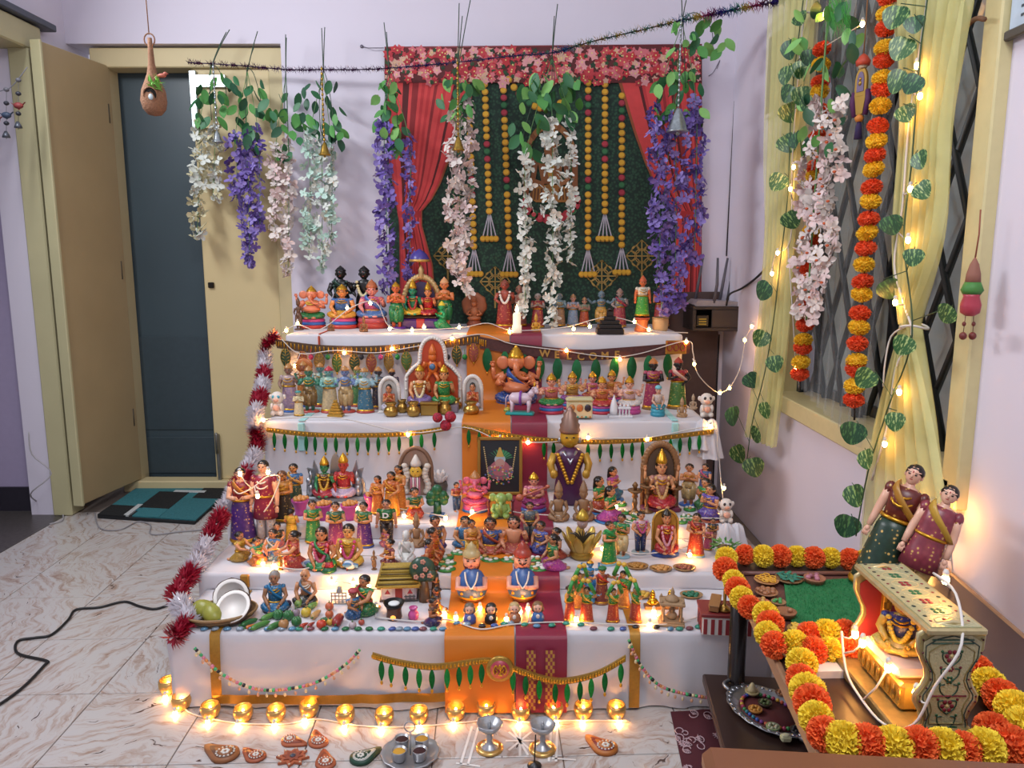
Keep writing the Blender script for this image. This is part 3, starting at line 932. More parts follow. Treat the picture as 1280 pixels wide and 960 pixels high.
def arch_shape(w_,h,n=16,straight=.45):
    pts = [(-w_ / 2,0),(-w_ / 2,h * straight)]
    for i in range(1,n): 
        a = pi - pi * i / n
        pts.append((w_ / 2 * cos(a),h * straight + (h * (1 - straight)) * sin(a)))
    return pts + [(w_ / 2,h * straight),(w_ / 2,0)]
def arch_ring(w_,h,t,y,straight=.45,n=20,lumps=0,rad=None):
    mb = MB(); pts = [V(x,y,z) for x,z in arch_shape(w_,h,n,straight)]
    mb.tube(pts,rad or t,8)
    if lumps:
        for i in range(1,len(pts) - 1): mb.ell(pts[i] + V(0,-.3 * t,0),(t * lumps,t * .7,t * lumps),7,5)
    return mb
def arch_panel(w_,h,y0,y1,straight=.45):
    mb = MB(); mb.prism(arch_shape(w_,h,16,straight),y0,y1); return mb
def pot(label,px,py,Z,r,h,mat,group=None,name='pot',cat='pot',lid=None,Y=None):
    t = it(name,label,cat,px,py,Z,group=group,Y=Y,push=r * .8)
    mb = MB(); mb.lathe([(r * .5,0),(r * .85,h * .12),(r,h * .38),(r * .85,h * .62),(r * .55,h * .76),(r * .6,h * .84),(r * .75,h),(r * .62,h),(r * .45,h * .8),(0,h * .7)],16)
    pt(t,'bowl',mb,mat)
    mb = MB(); mb.lathe([(r * .74,h * .97),(r * .8,h),(r * .74,h * 1.05),(r * .62,h * 1.03)],16,cap=False); pt(t,'rim',mb,mat)
    return t
def small_idol(label,px,py,Z,w_,h,col,kind='seated',rough=.5,Y=None,group=None,name='carved_idol'):
    """single-colour carved idol with base, body, head, arms, crown and back arch"""
    return doll(label,px,py,h,Z,pose='sit' if kind == 'seated' else 'stand',mono=col,crown=col,base=col,arms='lap' if kind == 'seated' else 'bless',wx=.85,
                low=col,top=None,neck=None,hair=None,rough=rough,Y=Y,name=name,group=group,lowk='dhoti')

# ---------------------------------------------------------------- top step
doll('pink elephant headed idol on a pink and blue drum base, top step end',391,411,54,Z5,'sit',ele=True,skin='#d9805f',low=GREEN,crown=GOLD,tall=.6,arms='four',bands=['#b83a2e',BLUE,PINK],top=None,neck='#d8c23a',name='elephant_headed_idol')
for i,(x,yb,yt,lab) in enumerate(((374,413,371,'dark brown carved pillar figure beside the pink elephant headed idol'),(414,414,396,'little brown carved idol left of the yellow breasted idol'),(455,415,394,'little brown carved idol in front of the pink and blue robed idol'))):
    small_idol(lab,x,yb,Z5,10,yb - yt,'#5b4030' if i == 0 else '#7a5636','standing' if i == 0 else 'seated',name='carved_idol')
doll('black standing idol with dark green drape behind the yellow breasted idol',428,405,73,Z5,'stand',Y=3.66,skin='#141416',hair=None,low='#16171a',top=None,pallu='#26433a',crown='#141416',tall=.5,arms='bless',neck=None,garl='#1f3a33',name='black_idol')
doll('yellow and orange seated idol with blue shawl on banded base',429,411,56,Z5,'sit',skin='#d98b4a',low='#d79a35',top='#3f6fb0',crown=GOLD,tall=.5,arms='lap',bands=['#b83a2e',BLUE,PINK],name='seated_idol')
doll('black standing idol wearing a cream flower garland',457,405,73,Z5,'stand',Y=3.66,skin='#121214',hair=None,low='#17171a',crown='#141416',tall=.5,arms='bless',neck=None,garl='#cfc59a',name='black_idol')
doll('pink and blue robed seated idol with flowing hair',466,411,62,Z5,'sit',skin='#d98a80',low='#4d73ad',top='#c2608c',pallu='#4a6fb5',crown='#b0623a',tall=.7,arms='bless',bands=['#a83a30','#b0505a'],name='seated_idol')
doll('orange monkey faced attendant in green dhoti beside the gilded throne',496,412,60,Z5,'stand',skin='#c7683f',low=GREEN,lowk='dhoti',crown=GOLD,tall=.6,arms='join',base=PURP,hair=None,name='attendant_figurine')
# throne group
t = it('gilded_throne','gilded arched throne on a purple and red base on the top step','throne',527,411,Z5,push=14)
pt(t,'arch',arch_ring(44,64,3.2,6,.5,lumps=1.25),M('#b79a6a',.4,.4,var=.2))
pt(t,'back_panel',arch_panel(38,58,6,8,.5),gm('#3a2f52'))
mb = MB(); mb.lathe([(2.5,60),(5,64),(3,69),(4,72),(.3,79)],10,(0,6,0)); pt(t,'finial',mb,M('#b79a6a',.4,.4))
mb = MB(); mb.box((0,-1,6),(50,22,12),2); pt(t,'plinth',mb,gm('#43246e'))
mb = MB(); mb.box((0,-1.3,6),(13,22.5,12.4),2); pt(t,'plinth_stripe',mb,gm('#b23330'))
mb = MB(); mb.box((0,0,14),(44,17,4),1.5); pt(t,'seat',mb,gm('#2c1c1a'))
tl = t.location; k = t.scale[0]
doll('green skinned seated king in yellow under the gilded arch',0,0,0,0,'sit',skin='#2c8a68',low='#d9b433',crown=GOLD,tall=.9,arms='bless',loc=(tl.x - 10 * k,tl.y - 3 * k,Z5 + 16 * k),hm=46 * k,garl='#b23330',name='throne_figurine',wx=.9)
doll('red robed seated queen under the gilded arch',0,0,0,0,'sit',skin='#d98f62',low='#b0202c',top='#b0202c',crown=GOLD,tall=.8,arms='bless',loc=(tl.x + 9 * k,tl.y - 3 * k,Z5 + 16 * k),hm=42 * k,name='throne_figurine',wx=.85)
doll('orange bare chested attendant standing right of the throne',556,400,54,Z5,'stand',Y=tl.y + .02,skin='#d07d4c',low=GREEN,lowk='dhoti',crown='#d9a070',tall=.7,arms='join',hair=None,name='attendant_figurine')
doll('green kneeling devotee on purple base beside the throne',552,412,36,Z5,'kneel',yaw=-60,skin='#2f9a5c',low='#2f9a5c',crown='#d9c23a',tall=.6,arms='join',base=PURP,hair=None,name='attendant_figurine')
t = it('toy_parasol','small purple ceremonial parasol over the gilded throne','parasol',526,411,Z5,push=26)
mb = MB(); mb.tube([V(0,0,0),V(0,0,98)],.9,6); pt(t,'pole',mb,M('#a08050',.4,.6))
mb = MB(); mb.lathe([(12.5,84),(12.8,86),(9.5,92),(5,96),(.3,99)],16); pt(t,'canopy',mb,gm('#4b4192'))
mb = MB(); mb.lathe([(12.7,82.5),(13.4,84),(12.7,86)],16); pt(t,'fringe',mb,M('#c9a35a',.4,.5))
# terracotta halo idol
t = it('terracotta_idol','round terracotta idol with ring halo on red cloth','idol',593,408,Z5,push=6)
T = Matrix.Translation(V(0,3,26)) @ Matrix.Rotation(pi / 2,4,'X')
mb = MB(); mb.lathe([(9,-2),(14,-2),(16,0),(14,2),(9,2)],20,T=T,fn=lambda a,z: 1 + .05 * sin(12 * a)); pt(t,'halo',mb,M('#96593b',.6,var=.2))
mb = MB(); mb.lathe([(.2,0),(10,0),(10,1)],16,T=T); pt(t,'halo_back',mb,M('#6d3a28',.7))
mb = MB(); mb.lathe([(9,0),(10,3),(7,7),(8,10)],14,sy=.8); pt(t,'base',mb,M('#8a4a34',.6))
mb = MB(); mb.ell((0,0,17),(6,5,8)); mb.ell((0,-1,28),(4,4,4.5)); mb.lathe([(4,0),(3,4),(.3,9)],10,(0,-1,30)); mb.tube([V(-5,-1,20),V(-9,-4,15),V(-3,-6,14)],1.6); mb.tube([V(5,-1,20),V(9,-4,15),V(3,-6,14)],1.6); mb.ell((0,-3,10),(9,6,3.5))
pt(t,'body',mb,M('#a5633f',.55,var=.2))
doll('red carved standing idol wearing long white flower garlands',631,411,62,Z5,'stand',Y=3.62,skin='#9c4a3a',low='#9a3434',crown='#8a4a3a',tall=.5,arms='bless',garl='#e2dcd2',base='#8f2030',hair=None,wx=1.15,neck=None,name='garlanded_idol')
doll('pale pink carved idol beside the red garlanded idol',649,411,55,Z5,'stand',Y=3.66,skin='#b58070',low='#a86a60',crown='#9a6a55',tall=.5,arms='join',garl='#d8c6bd',hair=None,neck=None,name='garlanded_idol')
t = it('candle_holder','short white candle holder glowing beside the top step edge','candle',646,424,Z5,Y=3.335)
mb = MB(); mb.lathe([(6,0),(6,10),(5,11),(5,24),(4,26),(0,25)],12); pt(t,'wax',mb,M('#e8dcc0',.4,emit=.5))
mb = MB(); mb.lathe([(.6,26),(2.2,29),(1.6,32),(.1,36)],8); pt(t,'flame',mb,M('#ffd08a',.4,emit=25,var=0))
small_idol('small golden seated idol in front of the white blossoms',670,415,Z5,12,24,'#b98a2e',rough=.35,name='golden_idol')
doll('maroon robed grey haired figure behind the golden idol',672,409,42,Z5,'stand',Y=3.58,skin='#8f7f78',hair='#9a9490',low='#8a3038',top='#8a3038',arms='join',name='deity_figurine')
doll('grey blue standing deity with curly grey hair',699,409,42,Z5,'stand',skin='#6f8894',hair='#8f8a86',low='#9a7a62',top='#7a949c',arms='hold',name='deity_figurine')
doll('pale blue and rose crowned deity of the standing pair',716,409,42,Z5,'stand',skin='#c09080',low='#7f98b4',top='#9aa7c0',crown='#9c7a5a',tall=.6,arms='join',hair=None,name='deity_figurine')
doll('red skirted crowned consort of the standing pair',730,409,38,Z5,'stand',skin='#b58a78',low='#b0503a',top='#8a9a8a',crown='#9c7a5a',tall=.6,arms='join',name='deity_figurine')
doll('slate blue dancing deity with outspread arms and yellow dhoti',751,409,46,Z5,'stand',Y=3.62,skin='#5a7384',low='#b98f45',lowk='dhoti',crown='#6a7c86',tall=.5,arms='wide',hair=None,name='deity_figurine')
doll('rose red standing goddess behind the black stone pyramid',774,402,42,Z5,'stand',Y=3.62,skin='#93807c',low='#9c3a48',top='#7f8c90',pallu='#9c3a48',crown='#94786a',tall=.6,arms='bless',name='deity_figurine')
t = it('stone_pyramid','black stepped stone shrine stack on the top step','shrine',762,418,Z5,push=10)
for i,(w_,z0,h) in enumerate(((34,0,7),(30,7,5),(24,12,5),(15,17,5),(9,22,7))):
    mb = MB(); mb.box((0,0,z0 + h / 2),(w_,w_ * .6,h),.8); pt(t,'tier',mb,M('#1d1715',.35))
mb = MB(); mb.lathe([(3.5,29),(4,31),(2.5,33),(.2,34)],10); pt(t,'knob',mb,M('#1d1715',.3))
t = it('carved_pedestal','orange carved pedestal under the green and white robed figure','pedestal',802,415,Z5,push=8)
mb = MB(); mb.lathe([(9,0),(9.5,3),(7.5,6),(8,13),(9.5,16),(9,18),(0,18)],14,fn=lambda a,z: 1 + .05 * sin(8 * a)); pt(t,'column',mb,gm('#b5673a'))
mb = MB(); mb.lathe([(9.6,15),(10.2,16.5),(9.6,18)],14); pt(t,'rim',mb,gm('#8a3a28'))
doll('tall green and white robed figure on an orange carved pedestal',0,0,0,0,'stand',skin='#c9693a',low='#3f9a3c',top='#e0d8c4',crown='#c9603a',tall=.8,arms='down',hair=None,loc=(t.location.x,t.location.y,Z5 + 18 * t.scale[0]),hm=52 * t.scale[0],name='robed_figurine')
t = it('woven_basket','round cream woven basket at the end of the top step','basket',825,415,Z5,push=9)
mb = MB(); mb.lathe([(8,0),(9.6,4),(10,12),(10,17),(9,17),(8.6,10),(0,3)],24,fn=lambda a,z: 1 + .035 * sin(12 * a + (pi if int(z / 3) % 2 else 0))); pt(t,'weave',mb,M('#b59a72',.7,var=.25))
mb = MB(); mb.tube([V(9.8 * cos(2 * pi * i / 16),9.8 * sin(2 * pi * i / 16),17) for i in range(17)],1.0,5,cap=False); pt(t,'rim',mb,M('#a5875c',.7))
t = it('white_bottle','small white bottle standing in the cream woven basket','bottle',827,413,Z5,push=9)
mb = MB(); mb.lathe([(3.5,3),(4,6),(4,22),(2,27),(1.6,33)],10); pt(t,'body',mb,M('#d9d4cc',.3))
mb = MB(); mb.lathe([(2,33),(2,37),(0,37)],8); pt(t,'cap',mb,M('#c9b9a0',.4))
doll('red and orange figure half hidden behind the woven basket',826,404,50,Z5,'stand',Y=3.64,skin='#b5694a',low='#a3343a',top='#a3343a',crown='#b5693a',tall=.5,arms='join',hair=None,name='robed_figurine')

# ---------------------------------------------------------------- fourth step, left row of ten standing deities
row = [(363,516,62,'#8a6a5a','#a58aa0','#b09a9a',BLUE,None,'mauve robed standing deity on a blue base by the tinsel'),
       (381,509,58,'#a5684a','#b5703a','#a8603a',BLUE,'#b5682f','brown standing deity with an orange halo'),
       (388,517,60,'#3d7a62','#7d5f35',None,'#a8403a',None,'green skinned standing deity with a coiled brown lower half'),
       (402,509,56,'#5f8f92','#7fa8a0','#88a5a0','#a8403a',None,'sea green standing deity in the second row of ten'),
       (413,517,60,'#6aa09a','#bfae8a','#9ec0b0','#a8403a',None,'mint robed standing deity with a red headdress'),
       (433,517,60,'#6b7fa8','#b89a6a',None,'#a8403a',None,'blue grey standing deity in a cream dhoti'),
       (448,509,52,'#8a9a62','#5a8a5a','#5a8a5a','#a8403a',None,'small green robed standing deity behind the blue one'),
       (457,517,58,'#8fb0ba','#3f6f86','#a5c0c4','#a8403a',None,'pale blue standing deity in a deep blue skirt'),
       (474,512,54,'#3c3a40','#4a4450','#58606a','#6a3a3a',None,'charcoal dark standing deity with grey robe'),
       (491,506,46,'#2c2a30','#4d3a5a','#453a58','#6a3a3a',None,'dark violet standing deity behind the small arched shrine')]
for i,(x,yb,h,sk,lo,tp,ba,hl,lab) in enumerate(row):
    doll(lab,x,yb,h,Z4,'stand',skin=sk,low=lo,top=tp,base=ba,halo=hl,crown='#a8763f' if i != 4 else '#b02c3a',tall=.55,lowk='dhoti' if i in (2,5) else 'skirt',
         arms=('bless','join','four','bless','hold','four','hold','four','bless','join')[i],hair=None,garl='#cfc2a8' if i in (1,3) else None,name='standing_deity',group='row of ten standing deities')
def white_pet(label,px,py,Z,eye='#4fa3b5'):
    t = it('white_monkey_figurine',label,'figurine',px,py,Z,push=8)
    mb = MB(); mb.ell((0,0,9),(8,7,9)); mb.ell((-5,-5,4),(3.5,4.5,3.5)); mb.ell((5,-5,4),(3.5,4.5,3.5)); mb.ell((-6,-4,12),(2.5,4,5)); mb.ell((6,-4,12),(2.5,4,5)); mb.ell((0,-1,23),(8.5,7.5,8))
    for s in (-1,1): mb.ell((s * 8.5,0,24),(2.5,1.5,3.2),7,5)
    pt(t,'body',mb,M('#d9cfc6',.5))
    mb = MB(); mb.ell((0,-6,21),(4,3,3)); mb.ell((0,-7,11),(4.5,2.5,4)); pt(t,'muzzle',mb,M('#e0a890',.5))
    for s in (-1,1):
        mb = MB(); mb.ell((s * 3.2,-7,25),(2,1.3,2.2),7,5); pt(t,'eye',mb,M(eye,.25))
    return t
white_pet('white monkey figurine at the tinsel end of the fourth step',348,521,Z4)
white_pet('white dog figurine at the right end of the fourth step',882,523,Z4,'#3a3030')
doll('small cream bird headed figurine beside the white monkey',374,521,32,Z4,'stand',skin='#cdbf9c',low='#cdbf9c',top='#c9b990',turban='#3f8a8a',hair=None,arms='join',neck=None,name='cream_figurine',wx=1.25)
t = it('gold_pyramid','stepped golden pyramid ornament on the fourth step edge','ornament',420,522,Z4,push=7)
for i in range(6):
    mb = MB(); w_ = 19 - 2.9 * i; mb.box((0,0,1.8 + i * 3.5),(w_,w_ * .75,3.4),.5); pt(t,'tier',mb,M('#b08a3a',.35,.6,var=.2))
def small_shrine(label,px,py,Z,w_,h):
    t = it('arched_shrine',label,'shrine',px,py,Z,push=6)
    pt(t,'arch',arch_ring(w_,h,2.4,3,.62,lumps=1.15),gm('#d8d3cc',.4))
    pt(t,'back',arch_panel(w_ - 2,h - 1,3,5,.62),gm('#b4b0aa'))
    mb = MB(); mb.box((0,1,1.5),(w_ + 4,9,3),.8); pt(t,'foot',mb,gm('#d8d3cc'))
    return t
t1 = small_shrine('white arched shrine left of the big orange arch',487,517,Z4,24,44)
t2 = small_shrine('white arched shrine on orange silk near the big elephant idol',591,515,Z4,22,44)
for tt,lab in ((t1,'orange robed seated woman in the left white arched shrine'),(t2,'red robed seated woman in the white arched shrine on orange silk')):
    k = tt.scale[0]; doll(lab,0,0,0,0,'sit',skin='#c98358',low='#b9b4c4',top='#c0562f',pallu='#b5432c',arms='join',loc=(tt.location.x,tt.location.y - 2 * k,Z4 + 4 * k),hm=32 * k,name='shrine_figurine',wx=.75)
# big orange arch
t = it('orange_arch','large orange arch shrine with beaded white edge','shrine',542,516,Z4,push=22)
pts = [(-34,0),(-34,38),(-31,46),(-24,54),(-17,60),(-16,70),(-14,80),(-9,88),(0,92),(9,88),(14,80),(16,70),(17,60),(24,54),(31,46),(34,38),(34,0)]
mb = MB(); mb.prism(pts,2,5); pt(t,'back',mb,gm('#c04a26'))
mb = MB(); path = smooth_path([V(x,1,z) for x,z in pts],3); mb.tube(path,2.6,6)
for p in path: mb.ell((p.x,-.8,p.z),(1.9,1.9,1.9),6,4)
pt(t,'beaded_edge',mb,gm('#dcd8d2',.45))
mb = MB(); mb.ell((0,-3,55),(7,4,9)); mb.ell((0,-5,68),(5.2,4.5,5.5)); mb.lathe([(5,0),(4.5,5),(3,9),(.3,14)],12,(0,-4,71)); 
for s in (-1,1): mb.tube([V(s * 6,-3,60),V(s * 12,-5,54),V(s * 9,-8,62)],2,7); mb.tube([V(s * 3,-4,48),V(s * 8,-7,40),V(s * 4,-7,34)],2.6,7)
pt(t,'relief_figure',mb,gm('#cf6a2c'))
mb = MB(); mb.ell((0,-7,56),(4,2.5,4)); pt(t,'relief_chest',mb,gm('#4a6f94'))
k = t.scale[0]; L = t.location
doll('bare chested seated deity in lilac under the big orange arch',0,0,0,0,'sit',skin='#d09060',low='#7f6aa0',top=None,crown=GOLD,tall=.5,arms='bless',loc=(L.x - 15 * k,L.y - 14 * k,Z4 + 10 * k),hm=50 * k,garl='#d9c9a0',hair=None,name='arch_figurine',wx=.85)
doll('green robed seated goddess under the big orange arch',0,0,0,0,'sit',skin='#d09060',low='#2f8a4a',top='#2f8a4a',crown=GOLD,tall=.6,arms='bless',loc=(L.x + 15 * k,L.y - 14 * k,Z4 + 10 * k),hm=50 * k,name='arch_figurine',wx=.85)
mb = MB(); mb.box((0,-14,5),(66,18,10),1.5); pt(t,'plinth',mb,gm('#8a7a86'))
for i,(x,y,r,h) in enumerate(((489,522,9.5,17),(503,517,7,16),(517,522,9,18),(556,519,9,17),(570,513,8,15),(589,520,10.5,16))):
    pot(('squat brass pot in front of the left white arched shrine','narrow brass pot between two larger pots','round brass pot left of the brass box','brass pot right of the brass box','brass pot behind the red rose','brass pot in front of the shrine on orange silk')[i],x,y,Z4,r,h,BRASS,'brass pots on the fourth step','brass_pot')
t = it('brass_box','rectangular brass box between the brass pots','box',537,520,Z4,push=6)
mb = MB(); mb.box((0,0,7),(22,11,14),1); pt(t,'body',mb,BRASS)
mb = MB(); mb.box((0,0,15.5),(24,12.5,3),1); pt(t,'lid',mb,BRASS)
# big elephant headed idol
doll('large orange elephant headed idol with red ears and gold crown on the fourth step',645,505,74,Z4,'sit',ele=True,skin='#cf7a50',low='#2c4f94',top=None,crown=GOLD,tall=.75,arms='four',pallu='#2c4f94',base='#39549a',neck=GOLD,wx=1.05,name='elephant_headed_idol')
def cow(label,px,py,Z,s=1.0):
    t = it('cow_figurine',label,'figurine',px,py,Z,yaw=-8,push=9)
    mb = MB(); mb.box((0,0,2.5),(36 * s,16 * s,5),2); pt(t,'base',mb,gm('#1f8a86'))
    mb = MB()
    loft(mb,[(0,3,3.5,0,0),(4,7,8,0,0),(14,7.5,8.5,0,1),(24,6.5,7.5,0,0),(29,3,4,0,-1)],12,Matrix.Translation(V(-14,0,22)) @ Matrix.Rotation(pi / 2,4,'Y') @ Matrix.Scale(1,4))
    for x in (-10,11):
        for y in (-4,4): mb.tube([V(x,y,20),V(x + .6,y,12),V(x,y,9),V(x,y,4)],[3.2,2.2,1.8,1.9],7)
    mb.tube([V(12,0,25),V(17,-1,32)],[5,3.6],8); mb.ell((19,-2.5,34),(4.5,3.4,4),9,6); mb.ell((21.5,-5,31.5),(3,2.6,2.8),8,5)
    for sgn in (-1,1): mb.ell((17.5 + sgn * 1,-1 + sgn * 4,36),(1.4,2.6,1.2),6,4)
    mb.tube([V(-15,0,26),V(-18,0,22),V(-18,0,10)],[1,.8,1.2],5)
    pt(t,'body',mb,gm('#cdb8c4'))
    mb = MB()
    for sgn in (-1,1): mb.tube([V(18,-1 + sgn * 2,37),V(18.5,-1 + sgn * 4,40),V(18,-1 + sgn * 3,43)],[1,.8,.2],5)
    pt(t,'horns',mb,M('#d0a83a',.35,.5))
    mb = MB(); mb.tube([V(1,8.4 * cos(a),22 + 8.2 * sin(a)) for a in [2 * pi * i / 14 for i in range(15)]],1.6,6,cap=False); pt(t,'girth_cloth',mb,gm('#7a3a9a'))
    return t
t = cow('white and lilac cow figurine on a teal base before the big elephant idol',650,521,Z4)
t = it('yellow_ball','small yellow ball ornament beside the cow figurine','ornament',634,518,Z4,push=3)
mb = MB(); mb.ell((0,0,4.5),(4.5,4.5,4.5)); pt(t,'ball',mb,gm('#b9a33a')); mb = MB(); mb.lathe([(4.4,3.8),(4.8,4.5),(4.4,5.2)],12); pt(t,'band',mb,gm('#2f7a4a'))
B3 = ['#b02c40','#2f6aa8','#b8468a']
for i,(x,yb,yt,sk,lo,tp,lab) in enumerate((
    (689,518,466,'#d49478','#2f8a4a','#c86a6a','seated goddess in green on a pink banded drum'),
    (715,512,464,'#d49a68','#8a4a9a','#b58a45','seated golden goddess in purple behind the jewelled box'),
    (740,507,464,'#c98a7a','#a8503f','#b8548a','rear seated goddess in rose pink among five'),
    (752,518,470,'#cf8f6a','#b83a3a','#c86a4a','seated goddess in red beside the white temple model'),
    (764,506,462,'#c98a5a','#8a3a4a','#b06a3a','rear seated goddess with brown crown among five'),
    (786,518,470,'#d8a088','#d8d2d0','#d9b0b0','seated goddess in white holding an instrument right of the temple model'))):
    doll(lab,x,yb,yb - yt,Z4,'sit',skin=sk,low=lo,top=tp,crown=GOLD,tall=.7,arms='four',bands=B3 if i != 5 else ['#b8468a','#c75a9a'],name='seated_goddess',group='seated goddesses on the fourth step')
t = it('jewelled_box','cream jewelled box showing three small round faces','box',724,525,Z4,push=7)
mb = MB(); mb.box((0,0,12),(32,12,20),1); pt(t,'body',mb,gm('#c9bf9c'))
mb = MB(); mb.box((0,0,25),(35,14,6),2.5); pt(t,'roof',mb,gm('#b9b38a'))
for i,c in enumerate(('#b8763a','#c0703a','#2c2430')):
    mb = MB(); mb.ell((-10 + 10 * i,-6.5,15),(4.2,1.5,4.8)); pt(t,'face',mb,gm(c))
for i in range(6):
    mb = MB(); mb.ell((-13 + 5.2 * i,-6.6,3.6),(1.4,1,1.4),7,5); pt(t,'gem',mb,gm(('#1f8a7a','#c07a3a')[i % 2],.15))
t = it('temple_model','white marble temple model with a tall spire on the fourth step','model',775,523,Z4,push=8)
mb = MB(); mb.box((0,0,1.5),(30,14,3),.5); pt(t,'plinth',mb,gm('#d2d2d6'))
mb = MB(); mb.lathe([(5,3),(5,9),(4.6,14),(3.2,20),(1.8,24),(1,26),(.2,29)],8,(-8,0,0)); pt(t,'spire',mb,gm('#d8d8dc'))
mb = MB()
for x in (-1,3,7,11): mb.box((x,-3,7),(1.5,1.5,8)); mb.box((x,3,7),(1.5,1.5,8))
pt(t,'columns',mb,gm('#d8d8dc'))
mb = MB(); mb.box((5,0,12),(16,10,2.4),.5)
for x in (0,5,10): mb.lathe([(1.8,13),(1.5,15),(.1,17.5)],8,(x,0,0))
pt(t,'hall_roof',mb,gm('#d8d8dc'))
doll('black bearded king in magenta robe on a dark base',815,513,66,Z4,'stand',skin='#1d1a1c',low='#a03a5a',top='#a8405f',beard='#0d0c0d',crown='#b5703a',tall=.6,arms='hold',base='#7a5a2a',belt=GOLD,hair=None,name='bearded_king')
doll('black bearded king with red shirt and cream apron',846,512,66,Z4,'stand',skin='#201b1c',low='#4f7a3a',top='#a83040',pallu='#d8b0a0',beard='#0d0c0d',crown='#a03a2a',tall=.6,arms='hip',base='#7a5a2a',belt=GOLD,hair=None,name='bearded_king')
doll('turquoise seated saint figurine before the bearded kings',822,521,38,Z4,'sit',skin='#c9a088',low='#2f8aa0',top='#c9b8b0',turban='#6fb5c0',hair=None,arms='lap',bands=['#2f8aa0','#3f9aae'],neck=None,name='seated_saint',wx=.8)
small_idol('small sandstone seated idol right of the turquoise saint',852,522,Z4,10,26,SAND,name='sandstone_idol')
small_idol('pale sandstone idol lying back beside the white dog figurine',866,512,Z4,12,20,'#b59a80',name='sandstone_idol')
# ---------------------------------------------------------------- third step (back part)
def wm(label,x,yb,h,Z,low,top,pallu=None,pose='stand',yaw=0,arms='hold',hs='braid',**k):
    return doll(label,x,yb,h,Z,pose,yaw,low=low,top=top,pallu=pallu,arms=arms,hs=hs,name=k.pop('name','clay_woman'),**k)
def mn(label,x,yb,h,Z,low,top=None,pose='stand',yaw=0,arms='hold',hs='crop',**k):
    return doll(label,x,yb,h,Z,pose,yaw,low=low,top=top,arms=arms,hs=hs,name=k.pop('name','clay_man'),lowk=k.pop('lowk','dhoti'),**k)
wm('woman in blue blouse with a yellow shawl behind the costumed couple',369,640,60,Z3,'#2f4a3a','#3f73a8','#c9973a',arms='join',skin='#c98a50')
wm('woman in ochre holding a green melon beside the costumed couple',355,655,66,Z3,'#3a3028','#c98a3a',None,arms='hold',skin='#b5763f',hair='#5a3a22')
# silver throne pair
t = it('silver_throne','wide silver winged throne behind the red and green seated pair','throne',420,632,Z3,push=20)
mb = MB(); mb.box((0,0,4),(78,22,8),2); pt(t,'plinth',mb,M('#8f9499',.3,.7))
SILV = M('#a6abb2',.28,.8,var=.2,scale=4)
for s in (-1,1):
    mb = MB(); mb.prism([(s * 20,6),(s * 38,8),(s * 37,22),(s * 33,30),(s * 36,42),(s * 29,40),(s * 27,52),(s * 22,38)],3,7); pt(t,'wing',mb,SILV)
    mb = MB(); mb.ell((s * 30,-4,16),(5,6,9)); mb.ell((s * 31,-7,28),(4,5,5)); mb.lathe([(3,0),(2.5,5),(.2,10)],9,(s * 29,-6,31)); pt(t,'guardian',mb,SILV)
mb = MB(); mb.prism(arch_shape(14,60,12,.6),5,8); pt(t,'back',mb,SILV)
k = t.scale[0]; L = t.location
doll('green skinned goddess in red seated on the silver throne',0,0,0,0,'sit',skin='#3a8a5a',low='#a8283a',top='#5a3a2a',crown=GOLD,tall=.7,arms='bless',loc=(L.x - 12 * k,L.y - 4 * k,Z3 + 8 * k),hm=52 * k,garl='#c9a03a',wx=.85,name='throne_deity')
doll('red lion faced deity in striped dhoti on the silver throne',0,0,0,0,'sit',skin='#c04538',low='#b9a8c4',top='#b52c38',crown=GOLD,tall=.7,arms='bless',loc=(L.x + 12 * k,L.y - 4 * k,Z3 + 8 * k),hm=56 * k,beard='#a83a28',hair=None,wx=.85,name='throne_deity')
def tray(label,x,yb,Z,r,h,pc,fc,n=9,group=None):
    t = it('gift_basket',label,'basket',x,yb,Z,push=r * .8,group=group)
    mb = MB(); mb.lathe([(r * .7,0),(r * .6,h * .2),(r * .75,h * .6),(r,h * .9),(r,h),(r * .9,h),(0,h * .8)],14); pt(t,'bowl',mb,gm(pc))
    for i in range(n):
        a = i * 2.4; q = r * .78 * sqrt(i / n)
        mb = MB(); mb.ell((q * cos(a),q * sin(a),h * 1.05),(r * .3,r * .3,r * .28),7,5); pt(t,'sweet',mb,gm(fc))
    return t
for i,(x,y) in enumerate(((376,646),(405,652),(437,652),(466,640))):
    tray(('pink basket of orange sweets beside the ochre woman','magenta basket of golden sweets below the green goddess','magenta basket of golden sweets below the lion faced deity','pink basket of sweets near the green shirted boy')[i],x,y,Z3,11,20,('#b3488f','#a83a8a')[i % 2],'#c98a4a',group='gift baskets on the third step')
for i,(x,yb,h,lo,tp,ya,lab) in enumerate(((365,672,36,'#d0a83a','#d0a83a',180,'woman in yellow seen from behind near the costumed couple'),
        (392,668,42,'#2f8a4a','#2f8a4a',20,'woman in green bringing a gift basket'),(421,686,58,'#7a2f6a','#3f6a4a',10,'woman in plum skirt and olive blouse bringing gifts'),(456,686,58,'#5f2f7a','#3f7a4a',-15,'woman in violet skirt with a green blouse bringing gifts'))):
    wm(lab,x,yb,h,Z2 if yb > 657 else Z3,lo,tp,None,yaw=ya,hs='bun',base='#3a4f8a' if i > 1 else None)
t = mn('boy in green sweater with a white letter D on the chest',484,683,58,Z2,'#4a3a34','#1f6a35',lowk='pants',arms='down',Y=2.43,wx=1.25,neck=None,skin='#c98a6a')
cu = bpy.data.curves.new('letter','FONT'); cu.body = 'D'; cu.size = .15; cu.extrude = .006; cu.offset = .006; cu.align_x = 'CENTER'
cu.materials.append(M('#d8d8d2',.5))
_tmp = bpy.data.objects.new('letter_print',cu); COL.objects.link(_tmp)
